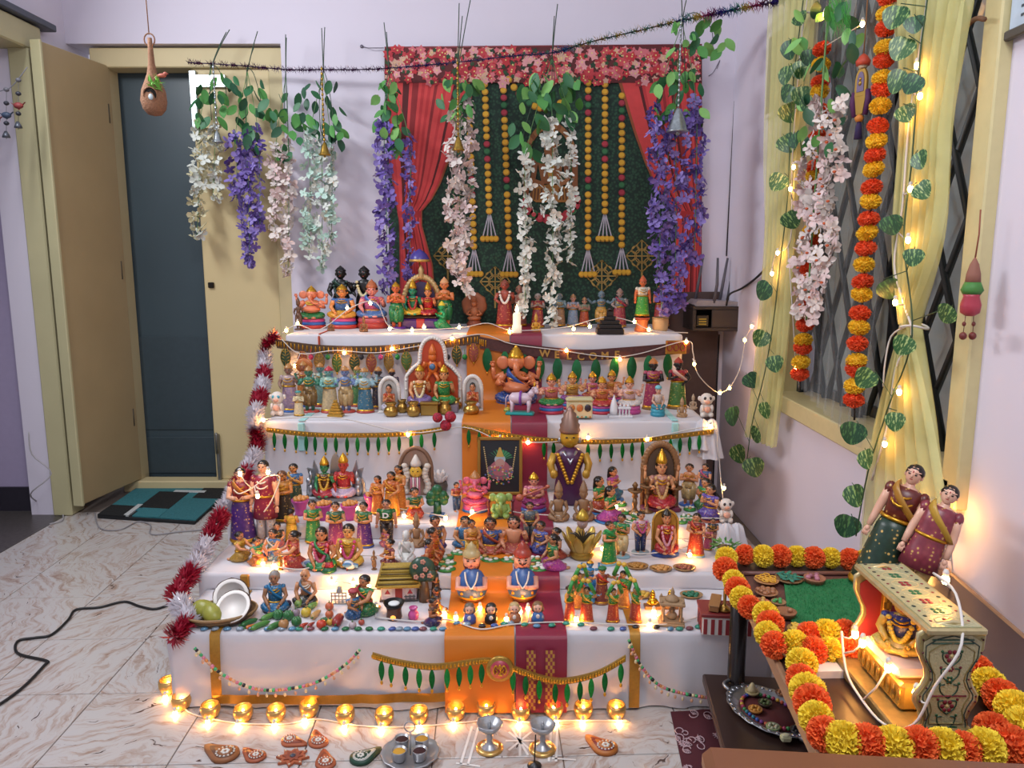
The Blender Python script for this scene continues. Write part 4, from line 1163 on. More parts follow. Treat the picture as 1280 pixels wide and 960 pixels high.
dg = bpy.context.evaluated_depsgraph_get(); me = bpy.data.meshes.new_from_object(_tmp.evaluated_get(dg)); bpy.data.objects.remove(_tmp)
link('letter_print',me,t,(0,-.112,.62),(pi / 2,0,0))
wm('woman in orange cradling a green parrot',473,645,50,Z3,'#c06a2f','#cf7a3a',None,yaw=-25,arms='hold',skin='#c97f4a')
wm('woman in ochre saree with a blue pouch',490,648,58,Z3,'#cf8a35','#c9682f','#cf8a35',yaw=-20,arms='lap',skin='#c07a45')
wm('woman in saffron standing behind the blue pouch woman',499,640,58,Z3,'#b5702f','#c98a3f',None,yaw=-30,skin='#c07a45')
# brown arch with pale goddess face
t = it('arched_goddess_mask','brown arch framing a yellow goddess face with white garlands','idol',520,624,Z3,push=12)
pt(t,'arch',arch_ring(40,62,2.5,4,.55),M('#7a5a45',.5))
pt(t,'panel',arch_panel(38,60,4,7,.55),gm('#94796a'))
mb = MB(); mb.ell((1,-4,34),(8,6,9)); mb.ell((1,-9.5,33),(1.2,1.5,2)); pt(t,'face',mb,gm('#d0a83a'))
mb = MB(); mb.ell((1,-2,38),(8.8,6,7)); pt(t,'hair',mb,gm('#17120f'))
for s in (-1,1):
    mb = MB(); mb.ell((1 + s * 3,-9.2,35),(1.2,.8,.8),6,4); pt(t,'eye',mb,M('#0c0a0a',.3))
mb = MB(); mb.lathe([(7,0),(6.5,4),(4,9),(1,14)],12,(1,-3,41)); pt(t,'crown',mb,gm('#cfc8c0'))
for i in range(5):
    mb = MB(); x = -4.5 + 2.6 * i; mb.tube([V(x,-8,27),V(x,-9,14),V(x,-9,5)],1.0,6); pt(t,'flower_string',mb,gm('#d9d0d0' if i % 2 else '#b06a80'))
for s in (-1,1):
    mb = MB()
    for q in range(8): mb.ell((1 + s * (13 + 2 * sin(q)),-3,8 + q * 4.6),(4.6,3.5,4),7,5)
    pt(t,'side_garland',mb,gm('#c9c0b4'))
t = it('white_lotus','white lotus ornament above the green tree figurine','ornament',549,612,Z3,push=14)
mb = MB(); mb.lathe([(9,0),(11,8),(10,12),(0,12)],14); pt(t,'stand',mb,gm('#4a4440'))
for rr,nn,hh in ((9,9,12),(6,7,15)):
    for i in range(nn):
        a = 2 * pi * i / nn; mb = MB()
        T = Matrix.Translation(V(rr * .5 * cos(a),rr * .5 * sin(a),12)) @ Matrix.Rotation(a,4,'Z') @ Matrix.Rotation(.6 if rr == 9 else .3,4,'Y')
        mb.ell((0,0,hh * .5),(1.2,3.4,hh * .55),7,6,T=T); pt(t,'petal',mb,gm('#d8d4d4'))
wm('woman in red skirt kneeling with a green bundle before the arch',519,650,40,Z3,'#a83a2a','#2f6a45',None,'kneel',yaw=25,arms='hold',hs='bun')
t = it('tree_figurine','dark green clay tree with spreading crown on a blue base','figurine',547,648,Z3,push=7)
mb = MB(); mb.box((0,0,2),(20,13,4),1.5); pt(t,'base',mb,gm('#2f5f94'))
mb = MB(); mb.tube([V(0,0,3),V(0,0,20)],[5.5,4.5],9); pt(t,'trunk',mb,gm('#1a4a30'))
for i,(x,z,r) in enumerate(((-8,20,6),(8,21,6),(-7,28,6.5),(7,28,6.5),(0,35,7),(0,25,8),(-11,25,4),(11,25,4))):
    mb = MB(); mb.ell((x,-1 if i < 5 else 1,z),(r,4.5,r),8,6); pt(t,'foliage',mb,gm('#1a5a38'))
wm('girl in red top and blue trousers standing on the orange silk edge',571,641,38,Z3,'#3a5a86','#a8404a',None,yaw=25,arms='hold',lowk='pants')
# framed picture
fy = YF[3] - .078
pf = PY(625,622,fy)
kz = mpp(pf)
t = thing('framed_picture','gilt framed deity picture with dark ground leaning on the riser','picture',(pf.x,fy,Z3 + .005),(RAD(-5),0,0),scale=kz)
hw,hh = 28,73
for (c,d_) in (((-hw + 2,0,hh / 2),(4,4,hh)),((hw - 2,0,hh / 2),(4,4,hh)),((0,0,2),(2 * hw,4,4)),((0,0,hh - 2),(2 * hw,4,4))):
    mb = MB(); mb.box(c,d_,.8); pt(t,'frame_bar',mb,M('#a8803a',.35,.6,var=.2))
mb = MB(); mb.box((0,1,hh / 2),(2 * hw - 6,1.5,hh - 6)); pt(t,'picture_ground',mb,M('#23262b',.3))
pr = MB(); rp = random.Random(3)
def blob(x,z,rx,rz,c,y=-.3,n=12): pr.add([(x + rx * cos(2 * pi * i / n),y,z + rz * sin(2 * pi * i / n)) for i in range(n)],[tuple(range(n))],c,False)
for s in (-1,1):
    for q in range(5):
        a = .3 + .25 * q; pr.add([(0,-.2,44),(s * 16 * cos(a) - 1,-.2,44 + 14 * sin(a)),(s * 16 * cos(a) + 1.5,-.2,44 + 12 * sin(a))],[(0,1,2)],'#3f8a5a',False)
blob(0,30,17,11,'#7a5a6a',-.25); blob(0,34,12,10,'#a0606a',-.3); blob(0,45,7,6,'#9fb0b8',-.4); blob(0,40,6,6,'#b08a80',-.45)
pr.add([(-5,-.5,48),(5,-.5,48),(1,-.5,60),(-1,-.5,60)],[(0,1,2,3)],'#b89a4a',False)
for q in range(70):
    a = rp.random() * 2 * pi; r_ = 6 + 12 * rp.random(); blob(r_ * cos(a),26 + .7 * r_ * sin(a),1.3,1.1,rp.choice(['#c9a04a','#b0505a','#5a6aa0','#4a8a5a','#d0b0a0']),-.55,6)
for s in (-1,1):
    for q in range(16): blob(s * (20 - .4 * q),60 - 2.6 * q,.9,1,'#c9b27a',-.4,6)
pt(t,'picture_print',pr,attr_mat('picture_print',.3))
doll('pink elephant headed idol on a magenta and blue base by the framed picture',594,642,54,Z3,'sit',ele=True,skin='#c8607a',low='#c0487a',crown='#a8703a',tall=.8,arms='four',bands=['#2f62a0','#b5487f','#c7658f'],name='elephant_headed_idol')
t = it('green_frog_idol','pale green squat idol in front of the framed picture','idol',626,650,Z3,push=8)
mb = MB(); mb.ell((0,0,11),(10,8,11)); mb.ell((0,-3,26),(8,7,7.5)); mb.ell((-7,-7,5),(4.5,6,4)); mb.ell((7,-7,5),(4.5,6,4)); mb.tube([V(0,-9,24),V(0,-11,17),V(2,-11,11)],[2.5,2,1.3],7)
for s in (-1,1): mb.tube([V(s * 8,-1,18),V(s * 11,-5,11),V(s * 7,-9,9)],[2.6,2.3,1.8],7)
pt(t,'body',mb,gm('#8aa85a'))
for s in (-1,1):
    mb = MB(); mb.ell((s * 10,0,27),(5,1.5,5.5)); pt(t,'ear',mb,gm('#93b062'))
    mb = MB(); mb.box((s * 15,4,10),(3,3,20),.6); mb.ell((s * 15,4,21),(2.6,2.6,2.6)); pt(t,'side_post',mb,gm('#6a2f3a'))
mb = MB(); mb.box((0,0,1),(34,18,3),.8); pt(t,'base',mb,gm('#4a3a2a'))
t = doll('pink goddess playing a string instrument right of the framed picture',667,642,52,Z3,'sit',skin='#d09078',low='#a03a78',top='#c8708a',crown=GOLD,tall=.7,arms='hold',bands=['#3a5aa0','#9a3a7a'],name='seated_goddess')
mb = MB(); mb.tube([V(-.42,-.3,.6),V(.4,-.32,1.0)],.03,7); mb.ell((-.42,-.3,.6),(.12,.1,.13)); mb.ell((.4,-.32,1.0),(.07,.06,.07)); pt(t,'string_instrument',mb,gm('#b5624a'))
mn('boy in grey dungarees standing on the maroon silk',662,683,55,Z2,'#5a6468','#5f6a70',lowk='pants',arms='lap',skin='#b57a58',Y=2.43,neck=None)
# large dressed goddess
t = it('dressed_goddess_idol','tall gold faced goddess idol in purple robe with silver crown','idol',711,634,Z3,push=16)
mb = MB(); mb.lathe([(14,0),(20,3),(18,26),(15,44),(19,56),(20,64),(10,72),(5,75)],18,sy=.7,fn=lambda a,z: 1 + .05 * sin(8 * a) * max(0,1 - z / 40)); pt(t,'robe',mb,gm('#4a2348'))
mb = MB(); mb.lathe([(5,70),(6,75),(10,77),(12,84),(11.5,92),(8,98),(1,100)],14,sy=.9); mb.ell((0,-11,84.5),(1.5,1.8,2.3)); pt(t,'face',mb,M('#c9a032',.35,.4))
for s in (-1,1):
    mb = MB(); mb.ell((s * 4.4,-10,87.5),(1.9,.9,1.1),7,4); pt(t,'eye',mb,M('#0c0a0a',.3))
    mb = MB(); mb.ell((s * 12.5,0,82),(2.4,2,4)); pt(t,'earring',mb,SILV)
    mb = MB(); mb.tube([V(s * 18,0,64),V(s * 24,-3,52),V(s * 21,-12,42)],[6,5,4],9); mb.ell((s * 20,-14,42),(5,4,6)); pt(t,'arm',mb,M('#b98f35',.4,.3))
    mb = MB()
    for q in range(10): mb.ell((s * (15 - 1.4 * q),-12 - .3 * q,66 - 3.8 * q),(2.8,2,2.8),6,4)
    pt(t,'gold_sash',mb,M('#c9952e',.35,.6))
mb = MB(); mb.lathe([(11.8,92),(13.5,95),(12,98),(12.8,102),(10.5,105),(11,109),(8,112),(8.4,116),(4.5,119),(4.8,121),(.3,126)],16,fn=lambda a,z: 1 + .05 * sin(8 * a)); pt(t,'crown',mb,M('#94776a',.4,.6))
mb = MB(); mb.tube([V(-8,-8,70),V(0,-14,56),V(8,-8,70)],[2,2.6,2],6); pt(t,'silver_necklace',mb,SILV)
small_idol('brown sandstone seated idol at the foot of the purple robed idol',698,652,Z3,20,52,'#8a6a4c',name='sandstone_idol')
small_idol('brown sandstone seated idol right of its twin near the lamps',729,652,Z3,20,52,'#86664a',name='sandstone_idol')
# women at worship
for i,(x,yb,h,lo,tp,pose,ya,lab) in enumerate(((749,642,46,'#a8442f','#1f8a4a','kneel',55,'woman in green blouse and red skirt kneeling beside the lamps'),(766,626,42,'#2f6a8a','#b04a9a','kneel',50,'woman in violet blouse praying at the back near the riser'),(763,654,46,'#b04a98','#1f8a4a','kneel',55,'woman in pink skirt kneeling at the leaf plates'))):
    wm(lab,x,yb,h,Z3,lo,tp,None,pose,yaw=ya,arms='join',base='#2f6aa0',hs='long')
def leafplate(label,x,y,Z,w_=16,d_=11,group=None,yaw=0):
    t = it('leaf_plate',label,'plate',x,y,Z,yaw=yaw,group=group,push=0)
    mb = MB(); mb.lathe([(.1,0),(w_ / 2,.2),(w_ / 2 * 1.04,3),(.1,3.4)],14,sy=d_ / w_); pt(t,'leaf',mb,gm('#38843a'))
    for i in range(4):
        a = i * 1.7 + x; mb = MB(); mb.ell((w_ * .26 * cos(a),d_ * .26 * sin(a),4),(w_ * .15,w_ * .13,1.6),7,5); pt(t,'food',mb,gm(('#d8d4cc','#d0cfc4','#b98a4a','#d8d4cc')[i],.6))
    return t
for x,y in ((776,632),(780,642),(788,652),(796,646),(858,648),(862,638),(852,656),(868,652)):
    leafplate('green leaf plate of offerings set before the worshipping women',x,y,Z3,15,13,'leaf plates before the worshippers')
for i,(x,yb,h,lab) in enumerate(((793,645,42,'shortest brown bronze oil lamp left of the arched goddess'),(808,642,46,'brown bronze oil lamp closest to the arched goddess on her left'),(843,640,40,'brown bronze oil lamp right of the arched goddess'))):
    t = it('bronze_lamp',lab,'lamp',x,yb,Z3,push=7)
    M_ = M('#7a5a3a',.4,.5)
    mb = MB(); mb.lathe([(9,0),(9,2),(4,5),(2.5,9),(3.5,h * .35),(2.5,h * .5)],12); pt(t,'foot',mb,M_)
    mb = MB(); mb.lathe([(2.5,h * .5),(4,h * .55),(2.8,h * .62),(9,h * .72),(9.5,h * .76),(0,h * .74)],14); pt(t,'bowl',mb,M_)
    mb = MB(); mb.lathe([(2,h * .74),(2.5,h * .84),(4,h * .9),(1,h)],10); pt(t,'finial',mb,M_)
t = it('goddess_arch','carved brown arch behind the red seated goddess','arch',824,640,Z3,push=12)
pt(t,'arch',arch_ring(42,84,3.5,3,.62,lumps=1.3),M('#8f6a48',.45,.3,var=.2))
pt(t,'panel',arch_panel(38,80,4,6,.62),gm('#5a4a40'))
mb = MB(); mb.box((0,-4,3),(48,22,6),1.5); pt(t,'plinth',mb,gm('#6a2440'))
k = t.scale[0]; L = t.location
doll('red robed seated goddess with pink lotuses under the carved brown arch',0,0,0,0,'sit',skin='#cf9468',low='#b02c38',top='#c08a80',crown=GOLD,tall=.8,arms='four',loc=(L.x,L.y - 6 * k,Z3 + 6 * k),hm=74 * k,garl='#c9a06a',name='seated_goddess',wx=.75)
t = it('peacock_figurine','small blue peacock beside the arched goddess plinth','figurine',804,624,Z3,push=4)
mb = MB(); mb.ell((0,0,12),(5,5,8)); mb.tube([V(0,-3,18),V(-1,-5,25),V(-2,-7,28)],[3,2,1.8],7); pt(t,'body',mb,gm('#2f6a9a'))
mb = MB(); mb.ell((-2,-7,29),(2.8,3,2.6)); mb.tube([V(-2,-9,29),V(-2,-12,28)],[1,.2],5); pt(t,'head',mb,gm('#2a5a8a'))
mn('bare chested priest on a blue base right of the arched goddess',860,634,54,Z3,'#b59a6a',None,yaw=-20,arms='join',base='#2c56a0',skin='#c9875a',wx=1.2)
wm('woman with pink head cloth behind the right hand worshippers',880,624,44,Z3,'#3a4f86','#3f5a8f','#c04a70',yaw=-40)
wm('woman in green blouse on the right side of the leaf plates',880,640,42,Z3,'#3f7a4a','#3f9a55',None,'kneel',yaw=-50,arms='join',hs='bun')
wm('woman in violet kneeling at the right edge of the leaf plates',886,652,46,Z3,'#5f4a9a','#6a55a8',None,'kneel',yaw=-50,arms='join',base='#a0553a',hs='long')
white_pet('white dog figurine draped with light cord at the third step end',906,655,Z3,'#3a3030')

# ---------------------------------------------------------------- second step
doll('large costume doll woman in purple and gold saree beside the tinsel',305,679,94,Z2,'tall',yaw=12,skin='#d8a688',low='#4a2a7a',top='#8a2c3a',pallu='#b5762a',arms='hold',hs='bun',name='costume_doll',cat='doll',wx=1.0)
doll('large costume doll man in maroon kurta and blue sleeves',334,682,106,Z2,'tall',yaw=-4,skin='#d9a88a',low='#d8d0cc',lowk='pants',top='#8a2440',topk='kurta',arms='down',hs='crop',pallu=None,neck='#d8d2c8',name='costume_doll',cat='doll',wx=.98)
wm('woman in mustard sitting with her back to the tinsel',302,703,38,Z2,'#b08a3a','#c9a03f',None,'kneel',yaw=70,arms='reach',hs='bun')
wm('woman in green blouse bending over white cloth',323,708,36,Z2,'#c9743a','#2f9a68',None,'kneel',yaw=50,arms='reach',skin='#d08a60',hs='bun')
wm('woman in blue and white stripes working beside the green one',342,702,40,Z2,'#2f5f9a','#4a7ab0','#d8d4d0','kneel',yaw=-20,arms='reach',hs='bun')
mn('man in dark waistcoat and pink striped dhoti behind the women',348,692,38,Z2,'#b0606a','#2a2a2e','kneel',yaw=10,arms='lap',Y=2.40)
wm('woman in red saree seated facing the golden idol',368,712,48,Z2,'#b0403a','#b5453c','#c25a48','kneel',yaw=-60,arms='reach',hs='bun')
small_idol('small shiny golden idol standing on the second step edge',351,716,Z2,10,28,'#b8862e','standing',rough=.28,name='golden_idol')
doll('seated goddess in red blouse and green sash on the second step',403,712,52,Z2,'sit',skin='#d08a5a',low='#2f8a4f',top='#b52c40',pallu='#2f8a4f',arms='lap',garl='#d0607a',hs='long',name='seated_goddess',wx=.95)
doll('seated goddess in yellow with a pink garland on the second step',437,708,52,Z2,'sit',skin='#d59a58',low='#cfa53a',top='#d0aa45',arms='lap',garl='#c9487a',hs='bun',name='seated_goddess',wx=.95)
for i,(x,y,c1,c2,lab) in enumerate(((411,717,'#1f5a35','#a8303a','green and red cone stacked ornament before the red and green goddess'),(441,706,'#8a3a34','#a85040','maroon basket ornament before the yellow goddess'))):
    t = it('cone_ornament',lab,'ornament',x,y,Z2,push=7)
    mb = MB(); mb.lathe([(10,0),(10,3),(7,6),(0,6)],14); pt(t,'base',mb,gm(c1)); mb = MB(); mb.lathe([(7,6),(6,9),(4.5,13)],14); pt(t,'middle',mb,gm(c2)); mb = MB(); mb.lathe([(5,13),(3,17),(.3,22)],14); pt(t,'tip',mb,gm(c1))
def bird(label,x,y,Z,c1,c2,yaw=0):
    t = it('bird_figurine',label,'figurine',x,y,Z,yaw=yaw,push=5)
    T = Matrix.Rotation(-.35,4,'Y')
    mb = MB(); mb.ell((0,0,8),(8,4.5,5),T=T); pt(t,'body',mb,gm(c1)); mb = MB(); mb.ell((7,0,14),(3.2,3,3.2)); mb.tube([V(9.5,0,14),V(13,0,13)],[1,.2],5); pt(t,'head',mb,gm(c1))
    mb = MB(); mb.prism([(-6,7),(-14,4),(-14,8),(-6,10)],-2,2); pt(t,'tail',mb,gm(c2))
    for s in (-1,1):
        mb = MB(); mb.ell((-1,s * 4,9),(6,1.2,3.2)); pt(t,'wing',mb,gm(c2)); mb = MB(); mb.tube([V(0,s * 1.5,4),V(0,s * 1.5,0)],.7,5); pt(t,'leg',mb,gm('#a8503a'))
bird('white and blue bird left of the green cone ornament',388,713,Z2,'#d0ccca','#6a86a8')
bird('white and blue bird right of the yellow goddess',434,716,Z2,'#d0d4d8','#4f80b0',180)
wm('girl in pink kurta seated near the small brown idol',482,696,36,Z2,'#b0607a','#b05a78',None,'kneel',yaw=-40,hs='long',Y=2.40)
wm('woman in maroon saree seated in front of the pink girl',487,712,38,Z2,'#6a2838','#6f2c3c',None,'kneel',yaw=-50,hs='bun')
small_idol('small brown carved idol left of the thatched hut',468,717,Z2,10,30,'#7c5c3c','standing',name='carved_idol')
small_idol('tall sandstone seated idol behind the white saint',521,690,Z2,22,50,'#94704f',name='sandstone_idol',Y=2.41)
doll('white marble seated saint beside the sandstone idol',508,702,38,Z2,'sit',mono='#d0d0cc',low='#d0d0cc',hair='#d0d0cc',crown=None,arms='lap',neck=None,pallu='#d0d0cc',base='#d0d0cc',name='marble_saint',wx=.8)
# feast
for i,(x,yb,h,pose,ya,lo,tp,pl,sk,lab,sex) in enumerate((
    (545,692,46,'kneel',30,'#5a4a8a','#5f5a6a',None,'#c08058','woman in slate purple seated at the feast row end','f'),
    (543,704,44,'kneel',70,'#c0562a','#c95f30',None,'#c07a50','woman in orange seated at the left feast row','f'),
    (538,716,42,'kneel',75,'#a8442a','#b0502f',None,'#c07a50','woman in rust at the near end of the left feast row','f'),
    (582,684,38,'sit',10,'#2f6a9a','#3a78a8',None,'#c08a60','guest in blue half hidden behind the serving man','m'),
    (613,692,44,'sit',0,'#a84a3a','#3a5a9a','#a8503f','#a86a48','woman in rust saree and blue blouse at the feast','f'),
    (642,692,46,'sit',-5,'#a04a40',None,None,'#c98a68','bare chested long haired man at the feast','m'),
    (675,694,42,'kneel',-40,'#4f58a0','#5560a8',None,'#b07a58','woman in blue violet at the right feast row','f'),
    (694,700,40,'kneel',-60,'#a8483a','#3a2f2a',None,'#b07a58','woman in rust skirt at the back of the right feast row','f'),
    (690,716,48,'kneel',-70,'#b04aa0','#2f7a4a',None,'#b5805a','woman in pink saree at the near end of the right feast row','f'))):
    doll(lab,x,yb,h,Z2,pose,ya,skin=sk,low=lo,top=tp,pallu=pl,arms='lap' if i != 5 else 'bless',hs='bun' if sex == 'f' else ('long' if i == 5 else 'crop'),name='feast_guest',group='guests at the feast',neck=None if sex == 'm' else GOLD)
mn('serving man in yellow shirt stooping at the feast',590,706,56,Z2,'#c9a03a','#c98a4a',yaw=30,arms='hold',skin='#c08050',lowk='dhoti',name='serving_man')
for x,y in ((556,699),(559,707),(558,716),(575,694),(600,700),(614,703),(637,703),(650,700),(668,702),(672,710),(673,718)):
    leafplate('green leaf plate of food set before the feast guests',x,y - 1,Z2,23,15,'leaf plates at the feast')
# golden lotus with blue figure
t = it('golden_lotus','golden lotus of curved petals around a many headed face','ornament',727,702,Z2,push=12)
mb = MB(); mb.lathe([(12,0),(16,6),(12,14),(0,14)],16); pt(t,'cup',mb,M('#a8863a',.35,.7))
for i in range(9):
    a = 2 * pi * i / 9 + .2; mb = MB(); T = Matrix.Rotation(a,4,'Z') @ Matrix.Translation(V(10,0,6)) @ Matrix.Rotation(.5,4,'Y')
    mb.ell((0,0,16),(2,7,17),8,7,T=T); pt(t,'petal',mb,M('#b5964a',.35,.6))
for i in range(9):
    a = -1.2 + .3 * i; mb = MB(); mb.tube(smooth_path([V(0,-6,22),V(10 * sin(a),-8,34),V(20 * sin(a),-8,40 - 4 * abs(a))],3),[1.4,1.3,1.2,1,.8,.6,.3],5); pt(t,'plume',mb,gm('#3a352a'))
mb = MB(); mb.ell((0,-4,48),(7,6,8)); mb.ell((0,-10,47),(1.2,1.5,2)); pt(t,'face',mb,gm('#a08a86'))
mb = MB(); mb.lathe([(8,0),(8.5,3),(6,8),(.3,14)],12,(0,-3,52)); pt(t,'crown',mb,M('#b5963a',.35,.6))
wm('woman in green saree beside the man in a green shirt',761,708,56,Z2,'#1f8a3f','#2a8a48','#238a44',yaw=35,arms='hold',base='#7fa8b8',hs='bun')
mn('man in green shirt and cream dhoti beside the green saree woman',776,699,56,Z2,'#cdb98a','#2a8048',yaw=-30,arms='join',base='#7fa8b8',skin='#a8704a')
mn('boy with pink flower garland and navy shorts',800,694,54,Z2,'#2c3a68','#d0a8b8',yaw=10,arms='lap',base='#7f9098',lowk='pants',garl='#b8487f')
t = it('gold_goddess_arch','flat gold arch throne on a blue base behind the red goddess','arch',831,697,Z2,push=8)
pt(t,'panel',arch_panel(31,58,4,7,.72),M('#b58a3a',.4,.5,var=.2))
pt(t,'rim',arch_ring(31,58,1.6,3.5,.72),M('#c9a04a',.35,.6))
mb = MB(); mb.lathe([(17,0),(18,3),(16,6),(0,6)],18,sy=.6); pt(t,'base',mb,gm('#2c4a9a'))
k = t.scale[0]; L = t.location
doll('red robed goddess seated against the flat gold arch',0,0,0,0,'sit',skin='#c98a60',low='#a8242c',top='#b02c38',crown='#2a2018',tall=.4,arms='lap',loc=(L.x,L.y - 3 * k,Z2 + 6 * k),hm=56 * k,garl='#d090a0',name='seated_goddess',wx=.7)
wm('woman in vermilion saree standing at the right of the second step',869,698,56,Z2,'#b8402a','#8a2a2a','#c04a30',yaw=-25,arms='hold',base='#7fa8b8',hs='bun')
mn('man in dark coat of the small couple by the potted plant',890,690,42,Z2,'#8a5a50','#2a2c38',yaw=-20,lowk='pants',skin='#a8704a',Y=2.42)
wm('woman in pink of the small couple by the potted plant',884,697,38,Z2,'#b04a68','#b5506c',None,yaw=-20,hs='bun',Y=2.37)

# ---------------------------------------------------------------- lowest step
doll('blue figure dancing on a golden pot by the golden lotus',737,746,46,Z1,'stand',skin='#3f8ac0',low='#2f7ac0',top=None,lowk='dhoti',crown=GOLD,tall=.4,arms='up',name='dancing_figurine',Y=2.14)
pot('round golden pot under the blue dancing figure',730,741,Z1,13,20,M('#a8823a',.3,.8),name='golden_pot')
doll('blue crawling child figure with white cow in front of golden pot',736,756,32,Z1,'kneel',yaw=60,skin='#4a9ad0',low='#4a9ad0',top='#d0d8dc',arms='reach',hs='bun',name='child_figurine')

# basket of coconut halves and mangoes
b0 = PZ(278,789,Z1)
def cane_basket():
    t = it('cane_basket','shallow oval cane basket at the left end of the lowest step','basket',278,786,Z1,push=24,yaw=12)
    mb = MB()
    mb.lathe([(.1,0),(26,0),(36,4),(43,11),(44,13),(42,13),(35,7),(25,3),(.1,2.5)],40,sy=.72,fn=lambda a,z: 1 + .006 * sin(40 * a)); pt(t,'weave',mb,M('#6f5538',.6,var=.25,scale=.6))
    mb = MB(); mb.tube([V(43.5 * cos(2 * pi * i / 40),43.5 * .72 * sin(2 * pi * i / 40),13) for i in range(41)],1.8,6,cap=False); pt(t,'rim',mb,M('#8a6d48',.55,var=.2,scale=.8))
    for q in range(3):
        mb = MB(); r = 30 + 5 * q; mb.tube([V(r * cos(2 * pi * i / 36),r * .72 * sin(2 * pi * i / 36),1 + 3.4 * q) for i in range(37)],1.2,5,cap=False); pt(t,'cane_coil',mb,M('#7a6040',.6))
    return t
cb = cane_basket()
kb = cb.scale[0]
def coconut(label,dx,dy,dz,rx,tilt):
    t = thing('coconut_half',label,'coconut',(cb.location.x + dx * kb,cb.location.y + dy * kb,cb.location.z + dz * kb),tilt,'coconut halves in the cane basket',scale=kb * 1.1)
    def rough(a,z): return 1 + .02 * sin(9 * a) + .012 * sin(23 * a + z)
    mb = MB(); mb.lathe([(.1,-17),(9,-15.5),(17,-10),(20.5,-3),(21,2),(20,2.6),(18,-6),(.1,-13)],24,fn=rough); pt(t,'husk',mb,M('#4a3324',.8,var=.3,scale=.5,bump=.4))
    mb = MB(); mb.lathe([(20.2,2.2),(19.6,2.9),(15,2.0),(12.5,-1),(9,-5),(4,-7),(.1,-7.4)],24); pt(t,'flesh',mb,M('#eeeae4',.5,var=.03))
coconut('upright coconut half leaning at the back of the cane basket',9,13,26,0,(RAD(60),0,RAD(12)))
coconut('coconut half resting open side up in the cane basket',18,-6,20,0,(RAD(42),RAD(4),RAD(-8)))
def mango(label,dx,dy,dz,rz):
    t = thing('mango',label,'mango',(cb.location.x + dx * kb,cb.location.y + dy * kb,cb.location.z + dz * kb),(RAD(10),RAD(12),rz),'mangoes in the cane basket',scale=kb * 1.12)
    mb = MB(); mb.ell((0,0,0),(17,10.5,10.5),14,10); mb.ell((9,0,-2.5),(9,8,7.5),12,8); pt(t,'fruit',mb,M('#8f9038',.4,var=.2,scale=.12))
    mb = MB(); mb.ell((14,0,-3),(6,6,5.6)); pt(t,'green_tip',mb,M('#3f6a32',.4))
    mb = MB(); mb.tube([V(-16,0,1),V(-20,0,2)],[1.2,.9],6); pt(t,'stem',mb,M('#4a3a22',.7))
mango('green yellow mango on the outer side of the cane basket',-21,2,13,RAD(-25))
mango('green yellow mango lying against the coconut in the cane basket',-8,-9,13,RAD(-50))

doll('old woman figurine in blue saree sitting behind the vegetables',345,765,51,Z1,'sit',yaw=8,skin='#a87858',hair='#8a8682',low='#1f6a9a',top='#2a78a8',pallu='#2474a4',arms='lap',base='#2a2a30',hs='bun',name='vendor_figurine',wx=.85)
doll('bald old man figurine with bare belly sitting behind the vegetables',383,757,45,Z1,'sit',skin='#c08860',hair=None,low='#24242a',top=None,pallu='#4a6a86',arms='lap',neck='#d8d0c0',name='vendor_figurine',wx=.9)
wm('vendor woman in green blouse seated by the big brinjal',456,772,52,Z1,'#2f7a45','#2f8a4f','#a83a3a','kneel',yaw=-25,arms='reach',skin='#b5784f',hs='bun',name='vendor_figurine')
wm('child in blue with a red checked turban beside the vendor woman',443,775,38,Z1,'#2f5f90','#3a78a8',None,'kneel',yaw=35,arms='reach',turban='#a8404a',skin='#a8704a',name='vendor_figurine')
# toy vegetables
_vl = {'cucumber': 'green clay cucumber','brinjal': 'dark purple clay brinjal','carrot': 'orange clay carrot','cabbage': 'round green clay cabbage','potato': 'brown clay potato','tomato': 'red clay tomato','bottle_gourd': 'pale clay gourd','mango_toy': 'yellow clay fruit','chilli': 'red clay pepper'}
def veg(kind,x,y,L_,r,c,yaw=0,lab=None):
    t = it('clay_' + kind.replace('_toy',''),lab,'toy vegetable',x,y,Z1,yaw=yaw,push=r)
    r_ = rnd
    if kind in ('cucumber','carrot','brinjal','bottle_gourd','chilli'):
        tp = .25 if kind in ('carrot','chilli') else (.6 if kind == 'bottle_gourd' else .85)
        mb = MB(); n = 9
        pts = [V((i / (n - 1) - .5) * L_,.06 * L_ * sin(pi * i / (n - 1)),r) for i in range(n)]
        rad = [r * sqrt(max(.02,1 - (2 * i / (n - 1) - 1) ** 4)) * (1 + (tp - 1) * i / (n - 1)) for i in range(n)]
        mb.tube(pts,rad,9); pt(t,'flesh',mb,gm(c,.3))
        mb = MB(); mb.tube([V(-L_ / 2 + .5,0,r),V(-L_ / 2 - 2.5,0,r + 1)],[1.4,.8],6); pt(t,'stalk',mb,gm('#3f6a30'))
    else:
        mb = MB(); mb.ell((0,0,r * .92),(r,r,r * .92),12,8); pt(t,'flesh',mb,gm(c,.35))
        mb = MB()
        if kind == 'cabbage':
            for i in range(5): mb.ell((r * .5 * cos(i * 1.25),r * .5 * sin(i * 1.25),r * 1.0),(r * .58,r * .58,r * .85),8,6)
            pt(t,'outer_leaf',mb,gm('#2f6a3a'))
        else:
            mb.lathe([(1.6,0),(.7,1.2),(.5,3)],6,(0,0,r * 1.75)); pt(t,'stalk',mb,gm('#3f6a30'))
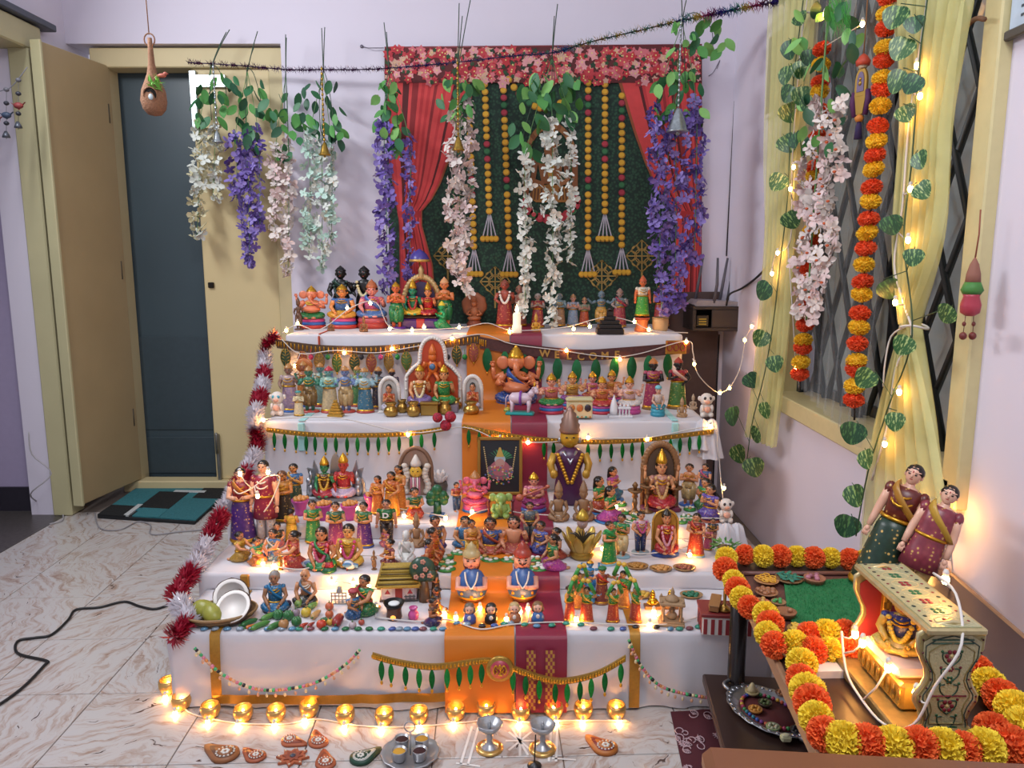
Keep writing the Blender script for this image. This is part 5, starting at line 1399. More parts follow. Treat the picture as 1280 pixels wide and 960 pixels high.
VEG = [('cucumber',312,783,24,3.6,'#2f6a38',50,'dark green clay cucumber pointing at the basket'),('cucumber',326,787,28,3.8,'#4a7f3a',50,'mid green clay cucumber beside the orange carrot'),('cucumber',338,776,26,4,'#54863f',48,'light green clay cucumber behind the carrot'),('cucumber',345,788,22,4,'#3a7038',55,'short green clay cucumber in front of the cabbages'),('carrot',316,791,18,3.2,'#c06a30',40,'orange clay carrot among the cucumbers'),
    ('brinjal',347,767,16,5,'#2c2434',20,'purple black clay brinjal below the blue saree woman'),('brinjal',359,763,15,5.2,'#3a2c40',60,'plump purple clay brinjal next to the bald man'),('cabbage',348,777,0,6.5,'#3a7a4a',0,'round green clay cabbage in the middle of the heap'),('cabbage',361,778,0,6.5,'#2f6a3f',0,'dark green clay cabbage right of its twin'),('potato',355,789,0,6.6,'#a5784a',0,'brown clay potato at the cloth edge'),('cabbage',371,785,0,6.2,'#356a38',0,'dark leafy clay cabbage right of the potato'),
    ('bottle_gourd',375,761,14,5.5,'#7a9a50',80,'pale green clay gourd before the bald man'),('bottle_gourd',392,763,16,4.5,'#6a8f4a',60,'light green clay gourd beside the radish'),('potato',370,773,0,5.5,'#8a7a86',0,'mauve clay onion in the heap'),('tomato',383,774,0,6.6,'#c2a83a',0,'yellow clay pumpkin above the red peppers'),('bottle_gourd',396,774,22,4.6,'#b58f5a',75,'tan clay gourd standing by the tomatoes'),('chilli',381,787,14,4,'#a83a2c',60,'stout red clay pepper'),('chilli',390,786,14,3.8,'#8f3330',70,'dark red clay pepper beside the stout one'),
    ('tomato',402,789,0,6.4,'#b8402a',0,'red clay tomato at the cloth edge'),('tomato',412,765,0,5.5,'#b55a3a',0,'orange clay tomato at the top of the column'),('tomato',412,775,0,5.4,'#b8603a',0,'orange red clay tomato in the middle of the column'),('tomato',413,784,0,4.8,'#c09a3a',0,'golden clay fruit at the foot of the column'),('cabbage',406,782,0,4.5,'#2a4a34',0,'small striped green clay melon'),('brinjal',424,784,26,6.5,'#8a2f2c',85,'large maroon clay brinjal beside the vendor'),('tomato',452,783,0,4,'#a84a3a',0,'small red clay tomato at the vendor feet'),('tomato',441,790,0,5,'#b0a0a4',0,'pale clay garlic bulb at the vendor feet')]
for v in VEG: veg(*v)
t = it('lattice_stand','small grey lattice stand with white pot on the lowest step','stand',424,757,Z1,push=4)
mb = MB()
for i in range(5): mb.box((-9 + 4.5 * i,0,8),(1,1,15))
for z in (1,6,11,15): mb.box((0,0,z),(20,1.2,1))
pt(t,'lattice',mb,gm('#8a8a88'))
mb = MB(); mb.lathe([(3,15),(4,18),(2.5,21),(3,23)],10,(1,0,0)); pt(t,'pot',mb,gm('#9a9a98'))
mb = MB(); mb.box((0,3,.6),(22,8,1.2),.3); pt(t,'base',mb,gm('#8a8a88'))

# thatched hut
t = it('toy_hut','toy hut with yellow straw roof and red door','toy house',500,753,Z1,push=18,yaw=4)
mb = MB(); mb.box((0,0,12),(44,28,22),.5); pt(t,'walls',mb,gm('#cdbcc2'))
mb = MB(); mb.box((0,0,1),(48,34,3),.5); pt(t,'floor_slab',mb,gm('#3a3030'))
for s in (-1,1):
    mb = MB(); n = 6
    for i in range(n):
        f = i / n; mb.tube([V(-26 + 6 * f,s * -1 * (20 - 19 * f),22 + 22 * f),V(26 - 6 * f,s * -1 * (20 - 19 * f),22 + 22 * f)],2.6,6)
    mb.add([(-27,-s * 21,21),(27,-s * 21,21),(20,0,45),(-20,0,45)],[(0,1,2,3)]); pt(t,'roof_slope',mb,M('#a98c3a',.7,var=.25,scale=.6))
for s in (-1,1):
    mb = MB(); mb.add([(s * 27,-21,21),(s * 27,21,21),(s * 20,0,45)],[(0,1,2)]); mb.tube([V(s * 27,-21,22),V(s * 20,0,46)],1.8,6); pt(t,'gable',mb,M('#94782f',.7,var=.2))
for i in range(4):
    mb = MB(); z = 25 + 5 * i; yy = -19.5 + 4.3 * i; mb.tube([V(-25 + 1.4 * i,yy - 1.6,z),V(25 - 1.4 * i,yy - 1.6,z)],.8,5); pt(t,'roof_batten',mb,gm('#4a3a1c'))
mb = MB(); mb.box((0,-14.4,11),(9,1.2,19),.2); pt(t,'door',mb,gm('#8f2f28'))
for x in (-14,14):
    mb = MB(); mb.box((x,-14.4,13),(11,1,11),.2); pt(t,'window_panel',mb,gm('#d8d0d0'))
    mb = MB(); mb.prism([(x - 3.5,10),(x + 3.5,10),(x,16)],-15.6,-14.8); pt(t,'red_triangle',mb,gm('#a8303a'))
mb = MB()
for x in (9,14,19): mb.box((x,-18,5),(1.2,1.2,9))
for z in (3,7.5): mb.box((14,-18,z),(14,1.2,1.2))
pt(t,'fence',mb,gm('#4a4a4c'))
# clay tree with pink blossoms
t = it('blossom_tree','clay tree with dark crown and pink blossoms beside the hut','toy tree',531,757,Z1,push=14)
mb = MB(); mb.tube([V(0,0,0),V(0,0,16),V(-1,0,30)],[8,6,5],9); mb.tube([V(-1,0,24),V(-9,0,36)],[4,2],7); mb.tube([V(0,0,24),V(8,0,36)],[4,2],7); pt(t,'trunk',mb,gm('#5f4730'))
mb = MB(); mb.ell((-2,0,42),(17,10,17)); mb.ell((7,-2,36),(9,8,9)); pt(t,'crown',mb,gm('#2a4a3c'))
for (x,z) in ((-10,50),(3,46),(-9,36),(0,56),(8,38),(-1,38)):
    mb = MB()
    for i in range(5): mb.ell((x + 2 * cos(i * 1.256),-10.5,z + 2 * sin(i * 1.256)),(1.7,1.2,1.7),6,4)
    pt(t,'blossom',mb,gm('#c08a78'))
# stove
t = it('clay_stove','brown clay stove with a black pan of white rice','toy stove',493,777,Z1,push=9)
mb = MB(); mb.lathe([(9,0),(10,3),(9,12),(10,16),(6,16),(5,9),(0,8)],16); pt(t,'body',mb,gm('#5a3626'))
mb = MB(); mb.lathe([(6,15),(11,17),(13.5,22),(12.5,22),(10,18.5),(0,17.5)],18); pt(t,'pan',mb,M('#141414',.4,.3))
mb = MB(); mb.ell((0,0,20),(7.5,7.5,2)); pt(t,'rice',mb,gm('#d8dcdc',.7))
mb = MB(); mb.ell((0,-9.4,5),(3.5,1.2,3.2)); pt(t,'fire_mouth',mb,M('#d98a3a',.5,emit=2.0))
pot('small bright pink pot near the clay stove',517,777,Z1,7,16,gm('#c2528f',.2),name='pink_pot')
for i,(x,yb,h,ya,lo,tp,lab) in enumerate(((545,752,44,-70,'#3a2a26','#2a2a30','woman in dark saree with pot beside the blossom tree'),(545,768,34,-70,'#a86a2a','#2a2430','woman in ochre skirt crouching below the blossom tree'),(543,784,36,60,'#3a3060','#5a3a34','woman in dark violet skirt at the orange silk edge'))):
    wm(lab,x,yb,h,Z1,lo,tp,None,'stand' if i == 0 else 'kneel',yaw=ya,arms='hold',skin='#a86a48',hs='bun')

# roly-poly pair
def rolypoly(label,px,py,beard,crownc):
    t = it('roly_poly_doll',label,'doll',px,py,Z1,push=14)
    mb = MB(); mb.lathe([(.5,0),(10,1.5),(15,5),(17,9)],20,sy=.85); pt(t,'brown_base',mb,gm('#4a3428'))
    mb = MB(); mb.lathe([(17,9),(19,15),(19.5,22),(17.5,31),(13,39),(7,44),(5,46)],20,sy=.85); pt(t,'coat',mb,garment('#2c62a8'))
    mb = MB(); mb.lathe([(5,44),(5.5,47),(9.5,49),(11,55),(10.5,61),(7,66),(1,68)],16,sy=.9); mb.ell((0,-10.4,55.5),(1.4,1.8,2.4)); pt(t,'head',mb,gm('#e0a890'))
    for s in (-1,1):
        mb = MB(); mb.ell((s * 4.2,-9.4,57.5),(1.7,.8,1),7,4); pt(t,'eye',mb,M('#0d0b0b',.3))
        mb = MB(); mb.tube([V(s * 2.4,-9.7,60),V(s * 6.4,-8.6,60.6)],.5,5); pt(t,'eyebrow',mb,M('#0d0b0b',.4))
        mb = MB(); mb.tube([V(s * 16,-3,33),V(s * 17,-13,24),V(s * 7,-18,25)],[4,3.6,2.8],8); mb.ell((s * 5,-18.4,26),(3,2,2.4)); pt(t,'arm',mb,gm('#d99a84'))
    mb = MB(); mb.ell((0,-9.6,51),(2,.9,.7)); pt(t,'lips',mb,gm('#a82c34'))
    if beard:
        mb = MB()
        for s in (-1,1): mb.tube([V(0,-10.4,53),V(s * 3,-10.3,53.2),V(s * 5.5,-9,54.5)],[.8,.9,.2],5)
        pt(t,'moustache',mb,M('#0d0b0b',.5))
    mb = MB(); mb.lathe([(10.8,60),(11.6,62),(11,65),(9,68),(6,71),(6.4,73),(2.5,77),(.3,80)],16,sy=.95,fn=lambda a,z: 1 + .03 * sin(8 * a)); pt(t,'crown',mb,gm(crownc))
    mb = MB(); mb.ell((0,3,50),(11,7,14)); pt(t,'hair',mb,gm('#6a2f2a' if not beard else '#d09a80'))
    mb = MB(); mb.tube(smooth_path([V(-8,-8.5,43),V(-6,-15,33),V(0,-18.2,25),V(6,-15,33),V(8,-8.5,43)],4),1.1,6); pt(t,'pearl_string',mb,gm('#d8d4c8'))
    for (x,z) in ((-12,16),(12,16),(0,13)):
        mb = MB(); mb.ell((x,-17.6 * sqrt(1 - (x / 19.5) ** 2) * .9,z),(2.4,1.2,2.4),7,5); pt(t,'gold_flower',mb,GOLDM)
    mb = MB(); mb.lathe([(17.3,8),(18,9.5),(17.6,11)],20,sy=.85); pt(t,'gold_line',mb,GOLDM)
rolypoly('queen roly poly doll in blue with beige crown on orange silk',590,758,False,'#b5a070')
rolypoly('moustached king roly poly doll in blue with red turban',653,757,True,'#a04032')
for i,(x,yb,hc,bc,lab) in enumerate(((587,783,'#6a5a4a','#4a5a9a','bust doll in periwinkle under the queen roly poly'),(614,783,'#2a2622','#1c1c20','bust doll in black between the roly poly pair'),(643,782,'#b59a68','#a86a48','bust doll with straw hat and brown coat'),(672,781,'#7a5a3a','#2f62a0','bust doll in blue with curly brown hair'))):
    t = it('bust_doll',lab,'doll',x,yb,Z1,push=7)
    mb = MB(); mb.lathe([(5,0),(8,2),(8.5,8),(6,13),(3,15)],14,sy=.85); pt(t,'coat',mb,gm(bc))
    mb = MB(); mb.lathe([(2.5,14),(4.5,15),(6,19),(5.5,23),(2,26)],12); mb.ell((0,-6,19),(.9,1.2,1.3)); pt(t,'head',mb,gm('#d8a890'))
    for s in (-1,1):
        mb = MB(); mb.ell((s * 2.2,-5.4,20.5),(.9,.6,.7),6,4); pt(t,'eye',mb,M('#0d0b0b',.3))
    mb = MB(); mb.ell((0,1.5,22),(7,6,5.5)); mb.ell((-5.5,0,18),(2.6,3,4)); mb.ell((5.5,0,18),(2.6,3,4)); pt(t,'hair',mb,gm(hc))
    mb = MB(); mb.ell((0,-7,11),(2.4,1,3)); pt(t,'shirt_front',mb,gm('#d8d0c8'))

# stick dancers
for i,(x,yb,h,ya,lab) in enumerate(((712,778,46,60,'stick dancer in red and green at the silk side of the ring'),(723,762,46,30,'stick dancer with both green sleeves raised at the back left'),(733,780,46,-20,'stick dancer in front wearing an orange skirt'),(752,757,48,10,'stick dancer with dark bird plumed hat at the back of the ring'),(766,780,44,20,'stick dancer in front in bright green'),(778,762,48,-30,'stick dancer at the back right in green trousers'),(794,780,46,-60,'stick dancer at the gold stripe side of the ring'))):
    t = wm(lab,x,yb,h,Z1,('#b0402a','#c07a3a')[i % 2] if i != 3 else '#7a3a34','#2f8a3f' if i != 3 else '#8a3a30','#c23a2c' if i % 2 else '#d0a23a',yaw=ya,arms='up' if i != 3 else 'wide',skin='#c08a58',hs='bun',base='#8a5a3a',name='stick_dancer',group='ring of stick dancers',turban='#1f6a3c' if i == 3 else None)
    if i != 3:
        for s in (-1,1):
            mb = MB(); mb.tube([V(s * .2,-.06,.86),V(s * .06,-.12,1.22)],.05,6); pt(t,'stick',mb,gm('#2f8a3c'))
            mb = MB(); mb.ell((s * .06,-.12,1.22),(.065,.065,.065),7,5); pt(t,'stick_tip',mb,gm('#c9a23a'))
# plates of sweets
for i,(x,y,c,lab) in enumerate(((797,706,'#a8762f','oval plate heaped with brown and purple sweets'),(826,709,'#c08a4a','oval plate with orange rim at the back row middle'),(856,708,'#8a4a3a','oval plate of dark reddish sweets'),(802,724,'#c9a23a','oval plate of golden flowers near the gold stripe'),(864,724,'#1f6a4c','oval plate of dark green betel leaves'))):
    Zp = Z2 if y < 716 else Z1
    t = it('sweet_plate',lab,'plate',x,y + 6 if Zp == Z2 else 741 if False else y + 22,Z2 if Zp == Z2 else Z1,push=0,group='oval plates of offerings')
    if Zp == Z2: t.location.y = PZ(x,y + 4,Z2).y + .0
    mb = MB(); mb.lathe([(.1,0),(10,0),(14,3),(14.5,4),(13.5,4),(9.5,1.2),(.1,1)],18,sy=.75); pt(t,'dish',mb,M('#a88458',.4,.3))
    for q in range(12):
        a = q * 2.4; r_ = 10 * sqrt(q / 12); mb = MB(); mb.ell((r_ * cos(a),.75 * r_ * sin(a),3.4),(2.8,2.4,1.9),7,5); pt(t,'sweet',mb,gm(c,.4))
t = it('gilded_pair','pair of small gilded idols on a wooden board','idol',826,762,Z1,push=5)
mb = MB(); mb.box((0,0,2),(42,12,4),.6); pt(t,'board',mb,gm('#8a5f30'))
for s in (-1,1):
    mb = MB(); mb.ell((s * 11,0,9),(6,5,5.5)); mb.ell((s * 11,-1,17),(3.6,3.4,4)); mb.lathe([(3.4,0),(2.4,3),(.2,6)],9,(s * 11,-1,19)); mb.tube([V(s * 11 - 4,-1,12),V(s * 11 - 7,-5,9),V(s * 11 - 2,-6,8)],1.4,6); mb.tube([V(s * 11 + 4,-1,12),V(s * 11 + 7,-5,9),V(s * 11 + 2,-6,8)],1.4,6)
    pt(t,'gilded_idol',mb,M('#c9a032',.25,.85))
# sandstone pavilion
t = it('sandstone_pavilion','sandstone pavilion with four pillars and a dome','shrine',839,785,Z1,push=12,yaw=-8)
SM = M('#9c8060',.7,var=.15,scale=.3)
mb = MB(); mb.box((0,0,2),(32,24,4),1); mb.box((0,0,5),(28,21,3),.6); pt(t,'plinth',mb,SM)
for x in (-11,11):
    for y in (-8,8):
        mb = MB(); mb.lathe([(2.4,6),(1.7,9),(1.7,24),(2.6,28)],8,(x,y,0)); pt(t,'pillar',mb,SM)
mb = MB(); mb.box((0,0,29.5),(31,24,4),.8); pt(t,'canopy',mb,SM)
mb = MB(); mb.lathe([(9,31),(8,35),(4,38),(2.5,40),(3,42),(.3,49)],12)
for x in (-13,13):
    for y in (-9,9): mb.lathe([(2,31),(1.6,33),(.2,36)],7,(x,y,0))
pt(t,'dome',mb,SM)
mb = MB(); mb.ell((0,0,11),(7,5.5,6)); mb.ell((0,-1,19),(4,4,4.5)); mb.lathe([(4,0),(2.5,3),(.2,6)],9,(0,-1,21)); pt(t,'inner_idol',mb,SM)
# striped box
t = it('striped_box','red and white striped wooden box at the right end of the lowest step','box',905,796,Z1,push=20,yaw=-6)
mb = MB(); mb.box((0,0,12),(62,40,24),.5); pt(t,'body',mb,gm('#d0ccc8',.5))
for i in range(7):
    mb = MB(); mb.box((-27 + 9 * i,-20.3,11),(4.5,1.2,20),.2); pt(t,'stripe',mb,gm('#8a2c32',.5))
for i in range(4):
    mb = MB(); mb.box((-31.3,-15 + 10 * i,11),(1.2,5,20),.2); pt(t,'stripe',mb,gm('#8a2c32',.5))
mb = MB(); mb.box((0,0,26),(66,44,4.5),.8); pt(t,'lid',mb,gm('#7a2a2c',.5))
t2 = it('wooden_incense_box','long narrow wooden box lying on the striped box','box',893,775,Z1 + .062,yaw=70,Y=PZ(905,796,Z1).y + .05)
mb = MB(); mb.box((0,0,3.5),(36,12,7),.8); pt(t2,'body',mb,gm('#8a5c34',.5)); mb = MB(); mb.box((0,0,7.6),(37,13,1.6),.4); pt(t2,'lid',mb,gm('#94683c',.5))
# tall brass lamp with little plant behind
t = it('brass_lamp_stand','slim brass lamp with lit bowl on the striped box','lamp',905,772,Z1 + .062,Y=PZ(905,796,Z1).y + .03)
mb = MB(); mb.lathe([(9,0),(9,2),(4,5),(1.8,8),(2.4,22),(1.6,30),(2.4,44),(1.8,52)],12); pt(t,'stem',mb,BRASS)
mb = MB(); mb.lathe([(1.8,50),(6,54),(6.4,56),(0,55)],12); pt(t,'bowl',mb,BRASS)
t = it('potted_fern','small bright green fern in a clay pot behind the marigolds','plant',905,697,Z2,push=6)
mb = MB(); mb.lathe([(7,0),(9,10),(9.5,12),(8,12),(0,10)],12); pt(t,'pot',mb,gm('#8a6a4a'))
fr = random.Random(5)
lfm = MB(); lfm.add([(0,0,0),(1.6,2.6,.5),(0,6.5,0),(-1.6,2.6,.5)],[(0,1,2,3)]); lfm.add([(0,0,0),(0,6.5,0),(0,3,-.8)],[(0,1,2)])
lme = [lfm.mesh('leaf',M(c,.5)) for c in ('#5f9a4a','#7fae5f','#3f7a3a')]
for q in range(70):
    a = fr.random() * 2 * pi; r_ = 17 * sqrt(fr.random()); z = 12 + 10 * fr.random() * (1 - r_ / 24)
    link('leaf',fr.choice(lme),t,(r_ * cos(a),.7 * r_ * sin(a),z),(fr.uniform(-.6,.8),fr.uniform(-.5,.5),a - pi / 2),fr.uniform(.8,1.3))
# gems along the edge
gr = random.Random(11)
gme = []
gcn = ['teal green','deep blue','black','sky blue','dark green','plum red','smoky grey']
for c in ('#3f8f7a','#4a5f9a','#2a2a30','#5f8aa8','#2f6a45','#7a4a52','#8a9aa8'):
    mb = MB(); mb.lathe([(4.8,0),(5.2,1.2),(4,2.8),(1.8,3.6),(0,3.7)],10,sy=.7); gme.append(mb.mesh('gem',M(c,.08,.2,var=.25,scale=.4)))
xs = [252,266,281,297,312,332,349,363,372,386,404,417,430,446,460,475,489,498,508,518,528,541,553,571,584,603,618,630,638,656,671,690,708,726,742,764,779,795,820,838,850,862,873]
for i,x in enumerate(xs):
    y = 789 + 2 * sin(i * 1.3) - (5 if 560 < x < 735 else 2 if x > 735 else -5)
    y = min(y,792)
    p = PZ(x,y,Z1); k = mpp(p)
    gi = gr.randrange(7)
    link('glass_gem',gme[gi],None,(p.x,max(p.y,YF[0] + .012),Z1 + (.006 if 555 < x < 712 else .002)),(0,0,gr.random() * .6),k,gcn[gi] + ' oval glass gem in the line along the lowest step edge','gem',gcn[gi] + ' glass gems along the lowest step')
# ================================================================ TORANS, TINSEL, LIGHT STRINGS ON THE STAND
def leafmesh(L_,w_,mat,key,fold=.12):
    def fn():
        mb = MB(); n = 7; vs = []; fs = []
        for i in range(n + 1):
            t_ = i / n; ww = w_ * sin(pi * min(1,t_ * .92 + .06)) ** .8 * (1 - .25 * t_)
            if i == n: ww = .001
            z = -t_ * L_; y = -.15 * L_ * t_ * t_ * .3
            vs += [(-ww / 2,y,z),(0,y - fold * ww,z),(ww / 2,y,z)]
        for i in range(n):
            for q in (0,1): fs.append((3 * i + q,3 * i + q + 1,3 * i + q + 4,3 * i + q + 3))
        mb.add(vs,fs)
        vs2 = [(x,y + .04 * w_,z) for x,y,z in vs]; mb.add(vs2,[f[::-1] for f in fs])
        return mb
    return cached(('leaf',key,L_,w_),fn,mat,'leaf')
FOIL = M('#0f6a2c',.22,.55,var=.3,scale=120)
FOIL2 = M('#1f8a3a',.2,.6,var=.3,scale=120)
GBAND = M('#a5823a',.35,.6,var=.3,scale=150)
def toran(name,label,pts,Yp,bandh,leaves,ltop,lw,lh,bandmat,leafmats,thick=.006,tassel=True,beads=True):
    """band along pixel path pts on plane Yp, hanging leaves at pixel x"""
    P_ = [PY(x,y,Yp) for x,y in pts]
    path = smooth_path(P_,6)
    root = thing(name,label,'garland',P_[len(P_) // 2])
    o = root.location
    k = mpp(o)
    mb = MB(); vs = []; n = len(path)
    for p in path:
        q = p - o
        vs += [(q.x,q.y - thick,q.z),(q.x,q.y - thick,q.z - bandh * k),(q.x,q.y,q.z - bandh * k),(q.x,q.y,q.z)]
    fs = []
    for i in range(n - 1):
        for a in range(4): fs.append((4 * i + a,4 * i + (a + 1) % 4,4 * i + 4 + (a + 1) % 4,4 * i + 4 + a))
    mb.add(vs,fs,None,False); mb.build('band',bandmat,root)
    # beads along the band
    mb = MB()
    for i in range(0,n - 1 if beads else 2):
        for f in (0,.5):
            q = path[i].lerp(path[i + 1],f) - o
            mb.ell((q.x,q.y - thick - .001,q.z - bandh * k * .5),(.0035,.003,bandh * k * .35),5,4)
    mb.build('bead_trim',GOLDM,root,kind='stuff')
    def at(x):
        for i in range(n - 1):
            a,b = path[i],path[i + 1]
            xa = 640 + FPX * a.x / ((a - CAMP).y * cos(TH) - (a - CAMP).z * sin(TH)); xb = 640 + FPX * b.x / ((b - CAMP).y * cos(TH) - (b - CAMP).z * sin(TH))
            if xa <= x <= xb: return a.lerp(b,(x - xa) / max(1e-6,xb - xa))
        return None
    for i,x in enumerate(leaves):
        p = at(x)
        if p is None: continue
        m = leafmats[i % len(leafmats)]
        link('leaf',leafmesh(lh * k,lw * k,m,name),root,p - o + V(0,-thick * 1.3,-bandh * k * .9),(0,0,rnd.uniform(-.25,.25)))
        if tassel:
            mb = cached('tipbead',lambda: MB().ell((0,0,0),(.004,.004,.006),6,5),GOLDM,'tip_bead')
            link('tip_bead',mb,root,p - o + V(0,-thick * 2,-bandh * k * .9 - lh * k - .003))
    return root,at
YT5,YT4,YT1 = YF[4] - .030,YF[3] - .030,YF[0] - .048
BROWNB = M('#4f3a26',.5,var=.4,scale=90)
rt,_ = toran('leaf_toran','brown embroidered door hanging with painted leaves under the top step',[(346,424),(400,431),(470,432),(540,426),(600,418)],YT5,11,[357,378,399,421,443,464,486,508,571,592],0,15,24,BROWNB,
      [M('#2a3f26',.5),M('#8a4034',.5),M('#80602f',.5),M('#47662f',.5)])
# gold veins on the painted leaves
for c in list(rt.children):
    if c.name.startswith('leaf') and 'vein' not in c.name:
        k = mpp(rt.location)
        def fn():
            mb = MB(); mb.tube([V(0,-.004,0),V(0,-.006,-22 * k)],.0012,4)
            for q in range(4):
                for s in (-1,1): mb.tube([V(0,-.005,-(5 + 4 * q) * k),V(s * 5 * k,-.003,-(2 + 4 * q) * k)],.0009,4)
            pts = [(sin(pi * min(1,t_ * .92 + .06)) ** .8 * (1 - .25 * t_) * 7.5 * k,-t_ * 24 * k) for t_ in [i / 10 for i in range(11)]]
            for s in (-1,1): mb.tube([V(s * a,-.002,b) for a,b in pts],.0012,4)
            return mb
        link('gold_vein',cached('vein',fn,GOLDM,'gold_vein'),c)
for i,(x,c) in enumerate(((389,'#c03a5a'),(410,'#1f6a3a'),(452,'#2a2a30'),(476,'#b5487a'),(497,'#1f7a3a'),(560,'#22222a'),(581,'#1f7a3a'))):
    k = mpp(rt.location); p = PY(x,436,YT5) - rt.location
    mb = MB(); mb.ell((p.x,p.y - .01,p.z - 10 * k),(3.2 * k,3.2 * k,3.6 * k),8,6); mb.tube([V(p.x,p.y - .01,p.z),V(p.x,p.y - .01,p.z - 8 * k)],.0012,4); mb.build('pompom',M(c,.8),rt)
wt,wat = toran('welcome_toran','maroon door hanging lettered WELCOME with green foil leaves',[(600,421),(640,428),(690,434),(730,437),(780,434),(830,430),(862,427)],YT5 - .004,14,[609,631,655,675,697,721,745,768,790,811,835],0,14,30,M('#4a2624',.5,var=.4,scale=90),[M('#0f5a32',.3,.3,var=.3,scale=60),M('#1a6a3c',.3,.3,var=.3,scale=60)],beads=False)
for i,ch in enumerate('WELCOME'):
    cu = bpy.data.curves.new('letter','FONT'); cu.body = ch; cu.size = .043; cu.extrude = .0015; cu.offset = .0012; cu.align_x = 'CENTER'
    cu.materials.append(M('#b8904a',.4,.4))
    tmp = bpy.data.objects.new('letter',cu); COL.objects.link(tmp); dg = bpy.context.evaluated_depsgraph_get()
    me = bpy.data.meshes.new_from_object(tmp.evaluated_get(dg)); bpy.data.objects.remove(tmp)
    p = wat(681 + i * 15)
    link('letter',me,wt,p - wt.location + V(0,-.010,-.043),(pi / 2,0,0))
k = mpp(wt.location); p = PY(845,434,YT5 - .012) - wt.location
mb = MB(); mb.box((p.x,p.y,p.z),(26 * k,.006,17 * k),.002); pl = mb.build('end_plaque',M('#a8782e',.4,.4),wt)
mb = MB()
for q in range(3):
    cx = p.x + (-8 + 8 * q) * k
    mb.tube([V(cx + 3 * k * cos(a),p.y - .006,p.z + 4.5 * k * sin(a)) for a in [2 * pi * i / 10 for i in range(11)]],.9 * k,5,cap=False)
    mb.tube([V(cx - 3 * k,p.y - .006,p.z + 6 * k),V(cx + 4 * k,p.y - .006,p.z + 6 * k)],.8 * k,5)
mb.build('plaque_script',M('#8a2a22',.5),pl)
toran('foil_leaf_toran','thin gold strip with green foil leaves along the fourth step, tinsel side',[(334,534),(390,540),(450,541),(510,539),(560,532)],YT4,6,[343,356,370,383,394,407,420,434,447,460,473,486,499,514,527,543],0,6,20,GBAND,[FOIL,FOIL,FOIL2])
toran('foil_leaf_toran','thin gold strip with green foil leaves along the fourth step, window side',[(578,530),(640,542),(700,548),(760,549),(820,545),(892,536)],YT4 - .012,6,[586,599,612,625,638,680,692,706,735,750,764,778,790,803,838,850,862,874],0,6,20,GBAND,[FOIL,FOIL,FOIL2])
rs,_ = toran('foil_leaf_toran','gold lace swag with long green leaves and a round medallion on the lowest step',[(466,815),(500,824),(545,829),(600,822),(622,824),(660,838),(700,847),(745,838),(782,818)],YT1,8,[477,489,507,524,540,559,574,588,602,641,657,674,694,709,725,739,756,776],0,8.5,26,GBAND,[FOIL,FOIL2])
p = PY(625,835,YT1 - .014) - rs.location; k = mpp(rs.location)
T = Matrix.Translation(p) @ Matrix.Rotation(pi / 2,4,'X')
mb = MB(); mb.lathe([(.0001,0),(15.5 * k,0),(17.5 * k,.004),(15.5 * k,.008),(.0001,.008)],28,T=T,fn=lambda a,z: 1 + .03 * sin(28 * a)); md = mb.build('medallion',GBAND,rs)
mb = MB(); mb.lathe([(.0001,.008),(12 * k,.008),(12 * k,.0095),(.0001,.0095)],24,T=T); mb.build('medallion_field',M('#a83a4a',.4,var=.2),md)
mb = MB()
def pp(x,z): return V(p.x + x * k,p.y - .012,p.z + z * k)
mb.tube(smooth_path([pp(-6,-6),pp(-8,0),pp(-5,6),pp(-2,2),pp(0,7),pp(2,2),pp(5,6),pp(8,0),pp(6,-6)],4),.0022,5)
mb.tube(smooth_path([pp(0,3),pp(1.5,-2),pp(-1,-6),pp(3,-7)],4),.0026,5)
for s in (-1,1): mb.tube(smooth_path([pp(s * 5,1),pp(s * 3,-2),pp(s * 5,-4)],4),.0018,5)
mb.build('medallion_emblem',GOLDM,md)
# hook clips
# beaded strings on the lowest riser
def beadstring(label,pts):
    P_ = [PY(x,y,YF[0] - .03) for x,y in pts]; path = smooth_path(P_,10)
    root = thing('bead_string',label,'garland',P_[len(P_) // 2]); o = root.location
    mb = MB(); mb.tube([q - o for q in path],.0018,5); mb.build('cord',M('#c0a080',.6),root)
    cs = ['#3fa86a','#d0a080','#1c1c20','#d07a90','#d8c8a0','#c9824a']
    for i in range(0,len(path) - 1):
        q = path[i] - o; d = (path[i + 1] - path[i])
        mb = MB(); e = q + d * .8; mb.tube([q,e],.0042 if i % 5 != 2 else .005,6); mb.build('tube_bead',M(cs[(i * 2 + i // 4) % 6],.35),root)
        if i % 3 == 1:
            mb = MB(); mb.ell((q.x,q.y - .002,q.z - .014),(.004,.003,.006),6,5); mb.build('drop_bead',M(cs[(i + 3) % 6],.35),root)
    return root
beadstring('string of coloured tube beads swagged on the left of the lowest step',[(243,810),(275,841),(315,860),(352,862),(395,853),(430,832),(450,812)])
beadstring('string of coloured tube beads swagged on the right of the lowest step',[(786,800),(800,830),(822,855),(850,866),(884,872)])

